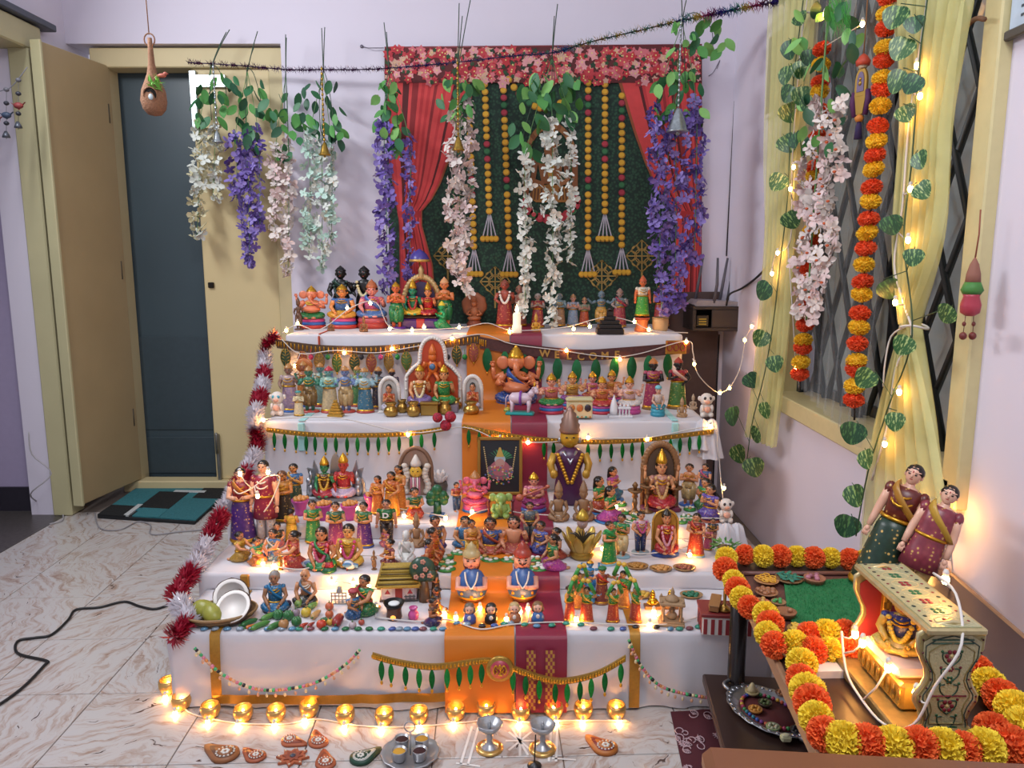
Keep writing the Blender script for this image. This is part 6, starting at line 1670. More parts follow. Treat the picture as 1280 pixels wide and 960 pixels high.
# red and white tinsel climbing the left edge
def tuft_mesh(mat,key,n=110,L_=1.0,seed=1):
    def fn():
        r = random.Random(seed); mb = MB()
        for i in range(n):
            z = r.uniform(-.5,.5); a = r.random() * 2 * pi; el = r.uniform(-.6,.6); ln = r.uniform(.45,.95)
            d = V(cos(a) * cos(el),sin(a) * cos(el),sin(el)); s_ = d.cross(V(0,0,1)).normalized() * .075
            b = V(0,0,z * L_)
            m = b + d * ln * .55 + V(0,0,.06); e = b + d * ln - V(0,0,.05)
            mb.add([b - s_,b + s_,m + s_,m - s_,e],[(0,1,2,3),(3,2,4)],None,False)
        return mb
    return cached(('tuft',key,n,L_,seed),fn,mat,'tinsel_tuft')
TR,TW = M('#a01c34',.3,.25,var=.3,scale=30),M('#d8d4dc',.3,.2,var=.1)
tpts = [(349,416),(332,432),(331,450),(330,470),(326,492),(320,512),(318,532),(322,553),(320,575),(312,598),(300,640),(278,694),(262,716),(250,745),(236,770),(228,785),(212,800)]
def tdepth(y):
    if y < 440: return YF[4] - .03
    if y < 520: return YF[4] + (YF[3] - .03 - YF[4]) * (y - 440) / 80
    if y < 560: return YF[3] - .04
    if y < 640: return YF[3] - .04 + (YF[2] - YF[3]) * (y - 560) / 80
    if y < 720: return YF[2] - .03 + (YF[1] - YF[2]) * (y - 640) / 80
    return YF[1] - .03 + (YF[0] - YF[1]) * min(1,(y - 720) / 75)
tp = [PY(x,y,tdepth(y)) for x,y in tpts]
for q in tp: q.x = min(q.x,-.955) if q.y > 2.0 else q.x
tr_ = thing('tinsel_garland','red and white tinsel garland climbing the door side of the steps','garland',tp[-1])
o = tr_.location
mb = MB(); mb.tube([q - o for q in smooth_path(tp,4)],.003,5); mb.build('cord',M('#c8b8c0',.6),tr_)
tpath = smooth_path(tp,3)
acc = 0; prev = tpath[0]; i = 0; cnt = 0
for a,b in zip(tpath,tpath[1:]):
    L_ = (b - a).length; acc += L_
    if acc < .042: continue
    acc = 0
    red = (cnt // 2) % 2 == 0
    m = (a + b) / 2
    link('red_tuft' if red else 'white_tuft',tuft_mesh(TR if red else TW,'rw',330,1.1,1 + cnt % 3),tr_,m - o,orient(b - a),.046)
    cnt += 1
# red fabric rose
p = PY(556,526,YF[3] - .05); k = mpp(p)
t = thing('fabric_rose','cluster of red fabric roses pinned on the fourth step edge','flower',p,scale=k)
for (x,z,r_) in ((-9,4,8),(7,5,9),(1,-6,9)):
    T0 = Matrix.Translation(V(x,0,z))
    for q in range(3):
        for i in range(6 - q):
            a = 2 * pi * i / (6 - q) + q * .5; rr = r_ * (.8 - .26 * q); mb = MB()
            T = T0 @ Matrix.Rotation(-a,4,'Y') @ Matrix.Translation(V(rr * .6,-2 - 2.2 * q,0)) @ Matrix.Rotation(.75 - .2 * q,4,'Z')
            mb.ell((0,0,0),(rr * .58,.9,rr * .6),8,5,T=T); pt(t,'petal',mb,M(('#a81e38','#84142c')[i % 2],.7,var=.15,scale=1))

# ---------------------------------------------------------------- warm fairy lights
BULB = M('#ffb45c',.4,emit=110.0,var=0,key='bulb')
CORD = M('#cfcac4',.5,var=.03)
bulb_me = MB().ell((0,0,0),(.0062,.0062,.0085),8,6).mesh('bulb',BULB)
sock_me = MB().lathe([(.0045,0),(.005,.006),(.003,.011)],7).mesh('socket',CORD)
def fairy(label,pts,bulbs,cord=CORD,r=.0022):
    path = smooth_path(pts,5)
    root = thing('fairy_light_string',label,'string lights',pts[0]); o = root.location
    mb = MB(); mb.tube([q - o for q in path],r,5); mb.build('cord',cord,root)
    for b in bulbs:
        nb = min(path,key=lambda q: (q - b).length)
        if (nb - b).length > .012:
            mb = MB(); mb.tube([nb - o,(nb + b) / 2 - o + V(0,-.004,-.004),b - o],r * .8,4); mb.build('lead',cord,root)
        link('bulb',bulb_me,root,b - o); link('socket',sock_me,root,b - o + V(0,0,.006))
    return root
def zst(y5): return y5
def onz(l,Z,dz=.012): return [PZ(x,y,Z) + V(0,0,dz) for x,y in l]
def ony(l,Y): return [PY(x,y,Y) for x,y in l]
b5 = ony([(358,413),(372,404),(487,411),(515,413),(530,409),(574,409),(637,414),(717,411),(737,408),(793,402),(811,412)],YF[4] + .03)
fairy('white fairy light cord lying along the top step front',ony([(352,417),(372,406),(400,412),(440,384),(470,378),(488,409),(530,412),(580,409),(610,404),(640,413),(700,410),(740,400),(762,396),(790,402),(815,413),(860,416)],YF[4] + .03),b5 + ony([(434,385),(463,379)],YF[4] + .05))
b45 = ony([(369,457),(430,441),(490,436),(708,438),(775,449),(858,427),(565,423)],YF[4] - .05)
fairy('white fairy light cord draped across the two upper door hangings',ony([(352,424),(375,442),(420,438),(470,441),(520,433),(565,424),(604,418),(640,430),(700,438),(760,446),(800,442),(858,426),(866,440),(868,455)],YF[4] - .05),b45)
b4 = ony([(329,525),(510,543),(625,549),(660,553),(735,547),(809,549),(888,533)],YF[3] - .05)
fairy('white fairy light cord hanging below the fourth step edge',ony([(329,524),(420,522),(510,541),(580,534),(625,550),(680,553),(735,548),(809,547),(888,534),(897,560),(902,610),(906,640)],YF[3] - .05),b4 + ony([(905,610)],YF[3] - .06))
fairy('fairy light cord looped from the shelf to the stand corner',[PY(940,408,3.30),PY(932,424,3.32),PY(925,460,3.34),PY(912,484,3.3),PY(896,490,3.28),PY(874,470,3.26),PY(866,448,3.25)],[PY(940,408,3.30),PY(931,425,3.32),PY(912,485,3.29),PY(900,491,3.27),PY(868,455,3.24)])
fairy('fairy light cord wound over the costume couple',ony([(292,612),(300,617),(318,608),(334,596),(350,597),(340,625),(330,640)],2.30),ony([(300,592),(322,620),(335,590)],2.29))
fairy('fairy light cord behind the gift baskets',onz([(360,612),(380,625),(420,632),(455,632),(500,640),(560,650)],Z3),onz([(362,608),(445,641),(505,652),(557,655)],Z3,.02))
fairy('fairy light cord behind the feast row',onz([(574,668),(590,650),(620,642),(650,648),(700,652)],Z3,.02),onz([(590,650)],Z3,.03))
fairy('fairy light cord along the back of the second step',onz([(320,712),(340,712),(380,716),(430,700),(520,700)],Z2),onz([(329,711),(343,713),(365,701),(428,690)],Z2,.015))
fairy('fairy light cord crossing behind the roly poly pair',onz([(415,736),(470,745),(560,735),(620,733),(668,736),(730,735),(780,730)],Z1,.03),onz([(415,739),(442,741),(461,745),(672,735)],Z1,.03))
fairy('fairy light cord lying in front of the bust dolls',onz([(470,775),(520,780),(560,778),(600,790),(640,784),(700,781),(780,784),(840,783),(880,772)],Z1,.008),onz([(470,764),(555,772),(570,777),(600,765),(633,779),(650,770),(660,766),(720,779),(812,786),(817,770)],Z1,.012))
fairy('fairy light cord at the right end of the second step',onz([(745,690),(765,690),(800,700),(860,690),(900,672)],Z2,.02),onz([(753,693),(862,701),(842,676)],Z2,.02))
fairy('fairy light cord behind the worshipping women',onz([(735,640),(760,650),(800,662),(840,655),(905,655)],Z3,.02),onz([(770,640),(902,650)],Z3,.02))
# ================================================================ PRINTED BACKDROP
YBD = YB - .022
def bp(x,y): return PY(x,y,YBD)
bc = bp(678,410)
BD = thing('printed_backdrop','printed cloth backdrop with red curtains, marigold strings and green hedge','backdrop',bc)
o = BD.location
def hedge_mat():
    m = bpy.data.materials.new('hedge_print'); m.use_nodes = True; nt = m.node_tree; b = nt.nodes['Principled BSDF']; L = nt.links.new
    tc = nt.nodes.new('ShaderNodeTexCoord'); vo = nt.nodes.new('ShaderNodeTexVoronoi'); vo.inputs['Scale'].default_value = 75
    L(tc.outputs['Object'],vo.inputs['Vector'])
    r = nt.nodes.new('ShaderNodeValToRGB'); e = r.color_ramp.elements
    e[0].color = hexc('#2c5a40') + (1,); e[1].color = hexc('#0d2a20') + (1,); e[1].position = .6
    L(vo.outputs['Distance'],r.inputs['Fac'])
    nz = nt.nodes.new('ShaderNodeTexNoise'); nz.inputs['Scale'].default_value = 14; L(tc.outputs['Object'],nz.inputs['Vector'])
    mx = nt.nodes.new('ShaderNodeMix'); mx.data_type = 'RGBA'; mx.blend_type = 'MULTIPLY'; mx.inputs['Factor'].default_value = .6
    L(r.outputs['Color'],mx.inputs['A']); L(nz.outputs['Fac'],mx.inputs['B'])
    rr = nt.nodes.new('ShaderNodeMix'); rr.data_type = 'RGBA'; rr.inputs['Factor'].default_value = .55
    L(mx.outputs['Result'],rr.inputs['A']); L(r.outputs['Color'],rr.inputs['B'])
    L(rr.outputs['Result'],b.inputs['Base Color']); b.inputs['Roughness'].default_value = .75
    return m
mb = MB()
def sheet(u,v):
    p = bp(481 + 396 * u,60 + 0 * v) if False else None
    a = bp(481,61).lerp(bp(877,57),u); b_ = bp(481 + 8,440).lerp(bp(877 - 5,440),u)
    q = a.lerp(b_,v); q.y += .004 * sin(u * 21) * (v > .0)
    return q - o
mb.grid(sheet,60,12); mb.build('cloth',hedge_mat(),BD)
PRINT = attr_mat('cloth_print',.75,0,0,40,.06)
LAYER = [0]
def pq(x,y,d): q = bp(x,y) - o; return (q.x,q.y - d,q.z)
def disc(mb,x,y,rx,ry,c,d,n=10,rot=0): mb.add([pq(x + rx * cos(2 * pi * i / n + rot),y + ry * sin(2 * pi * i / n + rot),d) for i in range(n)],[tuple(range(n))],c,False)
# curtains
def cur(xl,xr,dark,seed,d,name):
    mb = MB(); ys = [100,130,165,200,230,250,264,272,282,300,330,360,400]
    def f(tab,y):
        for (a,xa),(b,xb) in zip(tab,tab[1:]):
            if a <= y <= b: return xa + (xb - xa) * (y - a) / (b - a)
        return tab[-1][1]
    n = 26
    rr = random.Random(seed); prof = [rr.random() for _ in range(n)]
    for ya,yb in zip(ys,ys[1:]):
        for i in range(n):
            q = []
            for (yy,u) in ((ya,i / n),(ya,(i + 1) / n),(yb,(i + 1) / n),(yb,i / n)):
                a,b_ = f(xl,yy),f(xr,yy); q.append(pq(a + (b_ - a) * u,yy,d))
            g = prof[i]; c = '#cc4242' if g > .55 else ('#b83236' if g > .3 else ('#8a2428' if g > .12 else '#521417'))
            if abs(ya - 264) < 1: c = '#a82a2e'
            edge = (i == n - 1) if name == 'l' else (i == 0)
            if edge: c = '#8f4a2a'
            mb.add(q,[(0,1,2,3)],c,False)
    mb.build('curtain_print',PRINT,BD)
cur([(100,484),(200,486),(278,499),(410,501)],[(100,589),(160,572),(217,558),(250,540),(264,528),(282,528),(330,541),(400,547)],0,3,.007,'l')
cur([(100,772),(160,790),(205,806),(242,822),(264,842),(282,846),(330,840),(400,836)],[(100,877),(264,877),(410,876)],0,5,.007,'r')
# floral pelmet
fp = MB(); fr_ = random.Random(8)
fp.add([pq(481,61,.008),pq(877,57,.008),pq(877,104,.008),pq(481,104,.008)],[(0,1,2,3)],'#5a2022',False)
for i in range(640):
    x = fr_.uniform(484,874); y = fr_.uniform(62,106 - 4 * abs(sin(x * .11)))
    c = fr_.choice(['#a82c38','#b83a42','#c04a50','#c86a72','#d8989a','#b83038','#1f3a26','#2a4a2c','#c9a08a'])
    r_ = fr_.uniform(3.4,7.2) if c not in ('#1f3a26','#2a4a2c') else fr_.uniform(2.5,4.5)
    d = .009 + i * .000004
    n = 10; a0 = fr_.random() * 6
    fp.add([pq(x + r_ * (1 if j % 2 else .62) * cos(2 * pi * j / n + a0),y + r_ * (1 if j % 2 else .62) * sin(2 * pi * j / n + a0),d) for j in range(n)],[tuple(range(n))],c,False)
    if r_ > 4.5: disc(fp,x,y,1.1,1.1,'#d8c07a',d + .0006,6)
fp.build('floral_print',PRINT,BD,kind='stuff')
# marigold strings and tassels
mg = MB()
def ball(x,y,c,d=.009,r_=4.3):
    c2 = {'y': ('#a8761e','#cf9f2c'),'r': ('#7a1f2a','#a03040'),'g': ('#1c4a2c','#2f6a3f')}[c]
    disc(mg,x,y,r_,r_ * 1.0,c2[0],d); disc(mg,x - .3,y - .5,r_ * .78,r_ * .7,c2[1],d + .0007); 
def mstring(x,y0,y1,marks,tas=True):
    ms = [m for m in marks]
    y = y0
    while y < y1:
        c = 'y'
        for m in ms:
            if abs(y - m) < 4.6: c = 'g'
            elif abs(y - m) < 13.5: c = 'r'
        ball(x + (y - y0) * .035 * (1 if x < 690 else -.03),y,c); y += 9.3
    xe = x + (y - y0) * .035 * (1 if x < 690 else -.03)
    if tas:
        for i in range(4):
            dx = -8 + 16 * i / 3
            mg.add([pq(xe + dx * .15 - .8,y - 5,.009),pq(xe + dx * .15 + .8,y - 5,.009),pq(xe + dx + .8,y + 22,.009),pq(xe + dx - .8,y + 22,.009)],[(0,1,2,3)],'#a8a4b0',False)
        for i in range(4): ball(xe - 8 + 16 * i / 3,y + 25,'y',.0095,4)
mstring(606,106,268,[189]); mstring(629,104,314,[134,230]); mstring(586,122,314,[131,230])
mstring(735,104,314,[134,230]); mstring(756,106,268,[189]); mstring(777,120,314,[140,230])
for i in range(15):
    t_ = i / 14; x = 636 + 90 * t_; y = 100 + 36 * 4 * t_ * (1 - t_)
    ball(x,y,'yyryg'[i % 5] if i % 5 != 3 else 'g',.0092,4.6)
mg.build('marigold_print',PRINT,BD)
# gold lattice medallions
for (cx,cy,r_) in ((619,352,19),(752,345,20),(802,320,20),(560,320,18)):
    md_ = MB()
    def seg(x1,y1,x2,y2,w_=1.1):
        dx,dy = x2 - x1,y2 - y1; l = sqrt(dx * dx + dy * dy) or 1; nx,ny = -dy / l * w_ / 2,dx / l * w_ / 2
        md_.add([pq(x1 + nx,y1 + ny,.0085),pq(x2 + nx,y2 + ny,.0085),pq(x2 - nx,y2 - ny,.0085),pq(x1 - nx,y1 - ny,.0085)],[(0,1,2,3)],'#a88a4a',False)
    def arc(x,y,r2,a0,a1,n=10):
        for i in range(n):
            a,b_ = a0 + (a1 - a0) * i / n,a0 + (a1 - a0) * (i + 1) / n
            seg(x + r2 * cos(a),y + r2 * sin(a),x + r2 * cos(b_),y + r2 * sin(b_))
    arc(cx,cy,r_ * .45,0,2 * pi,16)
    for q in range(4):
        a = q * pi / 2
        arc(cx + .62 * r_ * cos(a),cy + .62 * r_ * sin(a),r_ * .3,0,2 * pi,10)
        arc(cx + .55 * r_ * cos(a + pi / 4),cy + .55 * r_ * sin(a + pi / 4),r_ * .24,0,2 * pi,10)
        seg(cx,cy,cx + r_ * cos(a),cy + r_ * sin(a),1.4)
        seg(cx + r_ * cos(a),cy + r_ * sin(a),cx + .72 * r_ * cos(a + pi / 4),cy + .72 * r_ * sin(a + pi / 4)); seg(cx + .72 * r_ * cos(a + pi / 4),cy + .72 * r_ * sin(a + pi / 4),cx + r_ * cos(a + pi / 2),cy + r_ * sin(a + pi / 2))
    seg(cx,cy + r_,cx,cy + r_ + 14,2.2)
    md_.build('medallion_print',PRINT,BD)
# copper figure in the middle
im = MB()
def poly(pts_,c,d): im.add([pq(x,y,d) for x,y in pts_],[tuple(range(len(pts_)))],c,False)
for i in range(22):
    a0,a1 = pi * i / 22,pi * (i + 1) / 22
    poly([(688 - 34 * cos(a0),205 - 52 * sin(a0)),(688 - 34 * cos(a1),205 - 52 * sin(a1)),(688 - 27 * cos(a1),205 - 44 * sin(a1)),(688 - 27 * cos(a0),205 - 44 * sin(a0))],'#7a4a2a' if i % 2 else '#94643a',.0085)
for s_ in (-1,1): poly([(688 + s_ * 34,205),(688 + s_ * 27,205),(688 + s_ * 27,246),(688 + s_ * 34,246)],'#7a4a2a',.0085)
poly([(678,182),(698,182),(695,166),(691,158),(688,150),(685,158),(681,166)],'#94642e',.009)
disc(im,688,189,8,10,'#8a5632',.0093,16); disc(im,685,187,1.4,1,'#2a1810',.0098,6); disc(im,691,187,1.4,1,'#2a1810',.0098,6)
poly([(672,202),(704,202),(699,230),(677,230)],'#80502e',.0092)
for s_ in (-1,1):
    poly([(688 + s_ * 15,202),(688 + s_ * 22,206),(688 + s_ * 25,224),(688 + s_ * 19,226)],'#74462a',.0094)
    poly([(688 + s_ * 25,222),(688 + s_ * 22,230),(688 + s_ * 8,234),(688 + s_ * 8,228)],'#8a5834',.0096)
    poly([(688 + s_ * 17,204),(688 + s_ * 25,190),(688 + s_ * 29,194),(688 + s_ * 22,208)],'#74462a',.0091)
    for i in range(4): poly([(688 + s_ * (10 + 4 * i),236),(688 + s_ * (12 + 4 * i),236),(688 + s_ * (13 + 4 * i),250),(688 + s_ * (11 + 4 * i),250)],'#5a3620',.0104)
poly([(660,246),(668,234),(688,230),(708,234),(716,246),(706,253),(670,253)],'#94642e',.0099)
poly([(683,204),(693,204),(690,226),(686,226)],'#a8823a',.0101)
for i in range(12):
    a = pi * i / 11; disc(im,688 - 32 * cos(a),250 + 24 * sin(a),6,6,'#9c2c3a' if i % 3 else '#2f5a38',.011,10); disc(im,688 - 32 * cos(a),250 + 24 * sin(a),3,3,'#b8424c',.0116,8)
im.build('deity_print',PRINT,BD)
mb = MB(); mb.tube([pq(481,60,.004),pq(877,56.5,.004)],.005,6); mb.build('top_rod',M('#7a2a30',.5),BD)

# ================================================================ HANGING FLOWERS
def flower_meshes(col,key):
    out = []
    for v in range(3):
        def fn():
            r = random.Random(v + 3); mb = MB()
            npet = 4 + v % 2
            for i in range(npet):
                a = 2 * pi * i / npet + r.uniform(-.25,.25); ln = r.uniform(.8,1.1); w_ = r.uniform(.26,.44); cup = r.uniform(-.2,.7)
                d = V(cos(a),sin(a),0); s_ = V(-sin(a),cos(a),0)
                p0 = V(0,0,0); m = d * ln * .55 + V(0,0,cup * .5); e = d * ln + V(0,0,cup * .3)
                mb.add([p0 - s_ * .1,p0 + s_ * .1,m + s_ * w_,m - s_ * w_,m + V(0,0,-.14),e + s_ * w_ * .5,e - s_ * w_ * .5,e + V(0,0,-.05)],
                       [(0,4,3),(0,1,4),(1,2,4),(3,4,7,6),(4,2,5,7)])
            mb.ell((0,0,.1),(.12,.12,.16),5,4)
            return mb
        out.append(cached(('wflower',key,v),fn,col,'flower'))
    return out
def gleaf(mat,key):
    def fn():
        mb = MB(); n = 5; vs = []; fs = []
        for i in range(n + 1):
            t_ = i / n; ww = .30 * sin(pi * (t_ * .93 + .05)) ** .75
            z = -t_; y = .18 * t_ * t_
            vs += [(-ww,y - .05,z),(0,y,z),(ww,y - .05,z)]
        for i in range(n):
            for q in (0,1): fs.append((3 * i + q,3 * i + q + 1,3 * i + q + 4,3 * i + q + 3))
        mb.add(vs,fs); return mb
    return cached(('gleaf',key),fn,mat,'leaf')
LEAFS = [gleaf(M(c,.5,var=.15,scale=3),c) for c in ('#24543a','#2f6b42','#4f8f46','#79b05e')]
DARKL = LEAFS[:2] + [LEAFS[2]]
LIGHTL = LEAFS[1:]
def bunch(label,top,stemtop,strands,leaves,Yp,cols,leafset,seed,fs=8.5,ls=17,group='hanging flower bunches',name='hanging_flower_bunch'):
    """strands: (x0,y0,x1,y1,halfwidth,n); leaves: (x0,y0,x1,y1,n)"""
    r = random.Random(seed)
    P0 = PY(top[0],top[1],Yp); k = mpp(P0)
    root = thing(name,label,'artificial flowers',P0,group=group); o_ = root.location
    st = M('#2a4430',.6)
    for (x,y) in stemtop:
        mb = MB(); mb.tube(smooth_path([PY(x,y,Yp - .01) - o_,PY((x + top[0]) / 2,(y + top[1]) / 2,Yp) - o_,V(0,0,-.02)],3),.0022,5); mb.build('wire_stem',st,root)
    for (x0,y0,x1,y1,n) in leaves:
        mb = MB(); xm = (x0 + x1) / 2; mb.tube(smooth_path([V(0,0,0),PY((top[0] + xm) / 2,(y0 + top[1]) / 2,Yp) - o_,PY(xm,(y0 + y1) / 2,Yp) - o_,PY(xm + 2,y1,Yp) - o_],4),.0018,5); mb.build('twig',st,root)
        for i in range(n):
            x = r.uniform(x0,x1); y = r.uniform(y0,y1)
            p = PY(x,y,Yp + r.uniform(-.05,.04)) - o_
            sz = ls * k * r.uniform(.75,1.2)
            link('leaf',r.choice(leafset),root,p,(r.uniform(-.9,.7),r.uniform(-.9,.9),r.uniform(-1.2,1.2)),sz)
    fm = []
    for c,key in cols: fm += flower_meshes(c,key)
    for (x0,y0,x1,y1,hw,n) in strands:
        mb = MB(); mb.tube(smooth_path([V(0,0,-.02),PY(x0,y0,Yp) - o_,PY((x0 + x1) / 2 + 1,(y0 + y1) / 2,Yp) - o_,PY(x1,y1,Yp) - o_],4),.0015,4); mb.build('strand',M('#5f8a52',.6),root)
        n = int(n * 1.25)
        for i in range(n):
            t_ = (i + r.random() * .8) / n
            h_ = hw * (1 - .45 * t_ ** 3) * (.6 + .4 * min(1,t_ * 5))
            x = x0 + (x1 - x0) * t_ + r.uniform(-h_,h_); y = y0 + (y1 - y0) * t_ + r.uniform(-3,3)
            p = PY(x,y,Yp + r.uniform(-.8,.8) * h_ * k) - o_
            link('flower',r.choice(fm),root,p,(r.uniform(.3,2.4),r.uniform(-.6,.6),r.uniform(-1.6,1.6)),fs * k * r.uniform(.75,1.15))
    return root
PW = (M('#d0d4cc',.6,var=.08,scale=2),'white'); PW2 = (M('#b8d4c8',.6,var=.1,scale=2),'mint')
PP = (M('#6c57a4',.6,var=.2,scale=2),'purple'); PP2 = (M('#8d7cc0',.6,var=.15,scale=2),'lilac')
PK = (M('#d8c2c0',.6,var=.1,scale=2),'blush'); PK2 = (M('#dcd2cc',.6,var=.08,scale=2),'ivory')
def cordY(x): 
    tab = [(235,3.80),(480,3.70),(690,3.56),(850,3.36),(1000,3.0)]
    for (a,ya),(b,yb) in zip(tab,tab[1:]):
        if a <= x <= b: return ya + (yb - ya) * (x - a) / (b - a)
    return tab[-1][1] if x > 1000 else tab[0][1]
bunch('cream flower bunch over the closed door leaf edge with dark leaves',(263,80),[(287,37),(283,40)],[(250,152,246,300,9,42),(268,155,266,250,10,26)],[(240,92,285,150,16),(262,90,300,120,8)],cordY(263),[PW,(M('#cfc8a4',.6),'cream')],DARKL,1)
bunch('violet flower bunch over the middle of the closed door leaf',(309,84),[(322,39),(317,60)],[(308,168,312,332,11,60),(294,168,296,250,10,22),(322,160,325,290,6,20)],[(292,105,322,185,20),(312,100,338,140,8)],cordY(309),[PP,PP2],DARKL,2)
bunch('blush flower bunch over the hinge edge of the closed leaf',(357,90),[(357,43),(358,47)],[(345,180,342,300,9,28),(360,172,360,345,8,46)],[(335,115,376,155,14),(345,150,376,200,9)],cordY(357),[PK,PK2],DARKL,3)
bunch('mint white flower bunch hanging on the wall right of the door',(404,86),[(402,35),(406,34)],[(388,165,386,320,10,36),(402,170,402,335,11,40),(414,180,414,300,7,20)],[(378,98,420,165,24),(405,130,430,180,8)],cordY(404),[PW2,PW],DARKL,4)
bunch('violet flower bunch in front of the backdrop door side edge',(487,92),[(480,28),(483,40)],[(480,150,484,368,12,78),(511,172,512,350,7,36)],[(470,100,492,165,18),(490,95,502,185,14)],cordY(487),[PP,PP2],LIGHTL,5)
bunch('blush white flower bunch over the left printed curtain',(572,84),[(588,0),(578,20),(574,4)],[(575,128,573,345,18,110),(566,300,582,372,9,14)],[(545,92,600,132,20),(560,120,580,150,6)],cordY(572),[PK,PK2],LIGHTL,6,fs=9)
bunch('white flower bunch in the middle over the printed figure',(690,68),[(697,5),(693,20)],[(690,150,690,408,12,70),(658,190,656,395,8,42),(712,150,713,330,6,30)],[(652,88,735,130,26),(665,120,715,150,9),(640,150,668,190,7)],cordY(690),[PW,(M('#dcdcd4',.6),'snow')],LIGHTL,7,fs=9,ls=22)
bunch('violet flower bunch over the window side printed curtain',(853,22),[(858,0),(852,0)],[(822,130,825,330,14,66),(845,140,843,392,17,90),(870,125,868,330,13,60),(822,330,828,395,6,12)],[(835,25,875,110,16),(870,10,908,62,12),(815,85,880,150,20)],cordY(850),[PP2,PP,(M('#7a66b0',.6,var=.2,scale=2),'violet')],LIGHTL,8,fs=9,ls=18)
# tinsel cord carrying them
tc_pts = [(235,78),(300,82),(360,87),(403,87),(450,87),(490,85),(570,78),(640,70),(690,66),(740,52),(800,38),(850,26),(890,18),(940,8),(1000,-4)]
P_ = [PY(x,y,cordY(x)) for x,y in tc_pts]
tcord = thing('tinsel_garland','metallic tinsel cord strung across the room carrying the flower bunches','garland',P_[0]); o_ = P_[0]
path = smooth_path(P_,10)
mb = MB(); mb.tube([p - o_ for p in path],.0028,5); mb.build('cord',M('#3a2440',.5),tcord)
tcm = [M('#5a2560',.25,.6),M('#3a2f86',.25,.6),M('#1f5a8a',.25,.6),M('#5f9a8a',.2,.7),M('#c0a860',.2,.7),M('#a8487a',.2,.6)]
acc = 0; cnt = 0
for a,b in zip(path,path[1:]):
    acc += (b - a).length
    if acc < .03: continue
    acc = 0; x = 640 + FPX * a.x / (mpp(a) * FPX)
    f = (x - 235) / 765
    m = tcm[0] if f < .33 else (tcm[1 + cnt % 2] if f < .55 else (tcm[2] if f < .63 else tcm[3 + cnt % 2] if f < .8 else tcm[cnt % 6]))
    link('tinsel_tuft',tuft_mesh(m,m.name,40,1.2,cnt % 3),tcord,a - o_,orient(b - a),.026 if f < .6 else .036); cnt += 1
def bell(label,x,y0,y1,r_px,mat,Yp,beads=True):
    p = PY(x,y1,Yp); k = mpp(p)
    t = thing('hanging_bell',label,'bell',p,scale=k,group='metal bells hanging from the tinsel cord')
    h = r_px * 2.4
    mb = MB(); mb.lathe([(r_px * 1.1,0),(r_px,h * .06),(r_px * .8,h * .3),(r_px * .55,h * .65),(r_px * .3,h * .9),(r_px * .12,h)],16,fn=lambda a,z: 1 + .06 * sin(8 * a + z * .5)); pt(t,'bell_body',mb,mat)
    mb = MB(); mb.lathe([(r_px * 1.05,-.6),(r_px * 1.2,.6),(r_px * 1.02,1.8)],16); pt(t,'rim',mb,mat)
    mb = MB(); mb.ell((0,0,-1),(r_px * .25,r_px * .25,r_px * .3)); pt(t,'clapper',mb,mat)
    Lc = y1 - y0
    mb = MB(); mb.tube([V(0,0,h),V(0,0,Lc)],.6,5); pt(t,'chain',mb,mat)
    n = int((Lc - h) / 6)
    bm = MB().ell((0,0,0),(1.5,1.5,2.4),6,5).mesh('chain_bead',mat)
    for i in range(n): link('chain_bead',bm,t,(0,0,h + 3 + i * 6))
SB = M('#a4acb0',.3,.8,var=.3,scale=.3); GB_ = M('#a8863a',.3,.8,var=.3,scale=.3)
bell('silver filigree bell over the closed door leaf',272,82,178,6,SB,cordY(272) - .06)
bell('golden bell on the wall right of the door',406,88,194,6.5,GB_,cordY(404) - .06)
bell('golden bell in the blush bunch over the left printed curtain',573,80,188,7,GB_,cordY(572) - .09)
bell('silver filigree bell in front of the window side violet bunch',847,26,165,12,SB,cordY(850) - .1)

# hanging weaver-bird nest
p = PY(194,145,2.7); k = mpp(p)
t = thing('hanging_nest','brown coir weaver bird nest hanging before the dark doorway','nest',p,scale=k)
COIR = M('#8a6248',.85,var=.3,scale=.5,bump=.5)
mb = MB(); mb.lathe([(1,0),(8,1.5),(13.5,8),(15.5,18),(14,30),(10,40),(6,50),(4,62),(3.2,76),(2.5,92)],18,fn=lambda a,z: 1 + .03 * sin(9 * a + z * .4)); pt(t,'nest_body',mb,COIR)
mb = MB(); mb.tube([V(6.5 * cos(a) - .5,0,90 + 7.5 * sin(a)) for a in [2 * pi * i / 14 for i in range(15)]],.9,5,cap=False); pt(t,'loop',mb,COIR)
mb = MB(); mb.tube([V(-.5,0,96),V(-2,0,200)],.7,5); pt(t,'cord',mb,COIR)
T = Matrix.Translation(V(2,-13.6,23)) @ Matrix.Rotation(RAD(100),4,'X')
mb = MB(); mb.lathe([(8.4,-1),(9.2,.6),(8.2,1.6),(7.2,-1.5)],16,T=T,cap=False); pt(t,'opening_ring',mb,COIR)
mb = MB(); mb.lathe([(.1,0.1),(7.8,0.1),(7.8,-2),(.1,-2)],14,T=T); pt(t,'opening',mb,M('#17100d',.9))
mb = MB(); mb.ell((3,-15,20),(3,2.4,3.8)); pt(t,'egg',mb,M('#b8c8d0',.4))
rr = random.Random(4); mb = MB()
for i in range(60):
    bx = V(rr.uniform(0,14),-9 - rr.random() * 5,33 + rr.uniform(-4,6)); d = V(rr.uniform(-.6,1),rr.uniform(-1,.2),rr.uniform(-.3,1)).normalized() * rr.uniform(7,12); s_ = V(1.0,0,.5)
    mb.add([bx - s_,bx + s_,bx + d],[(0,1,2)],None,False)
pt(t,'grass_tuft',mb,M('#6fae48',.7))
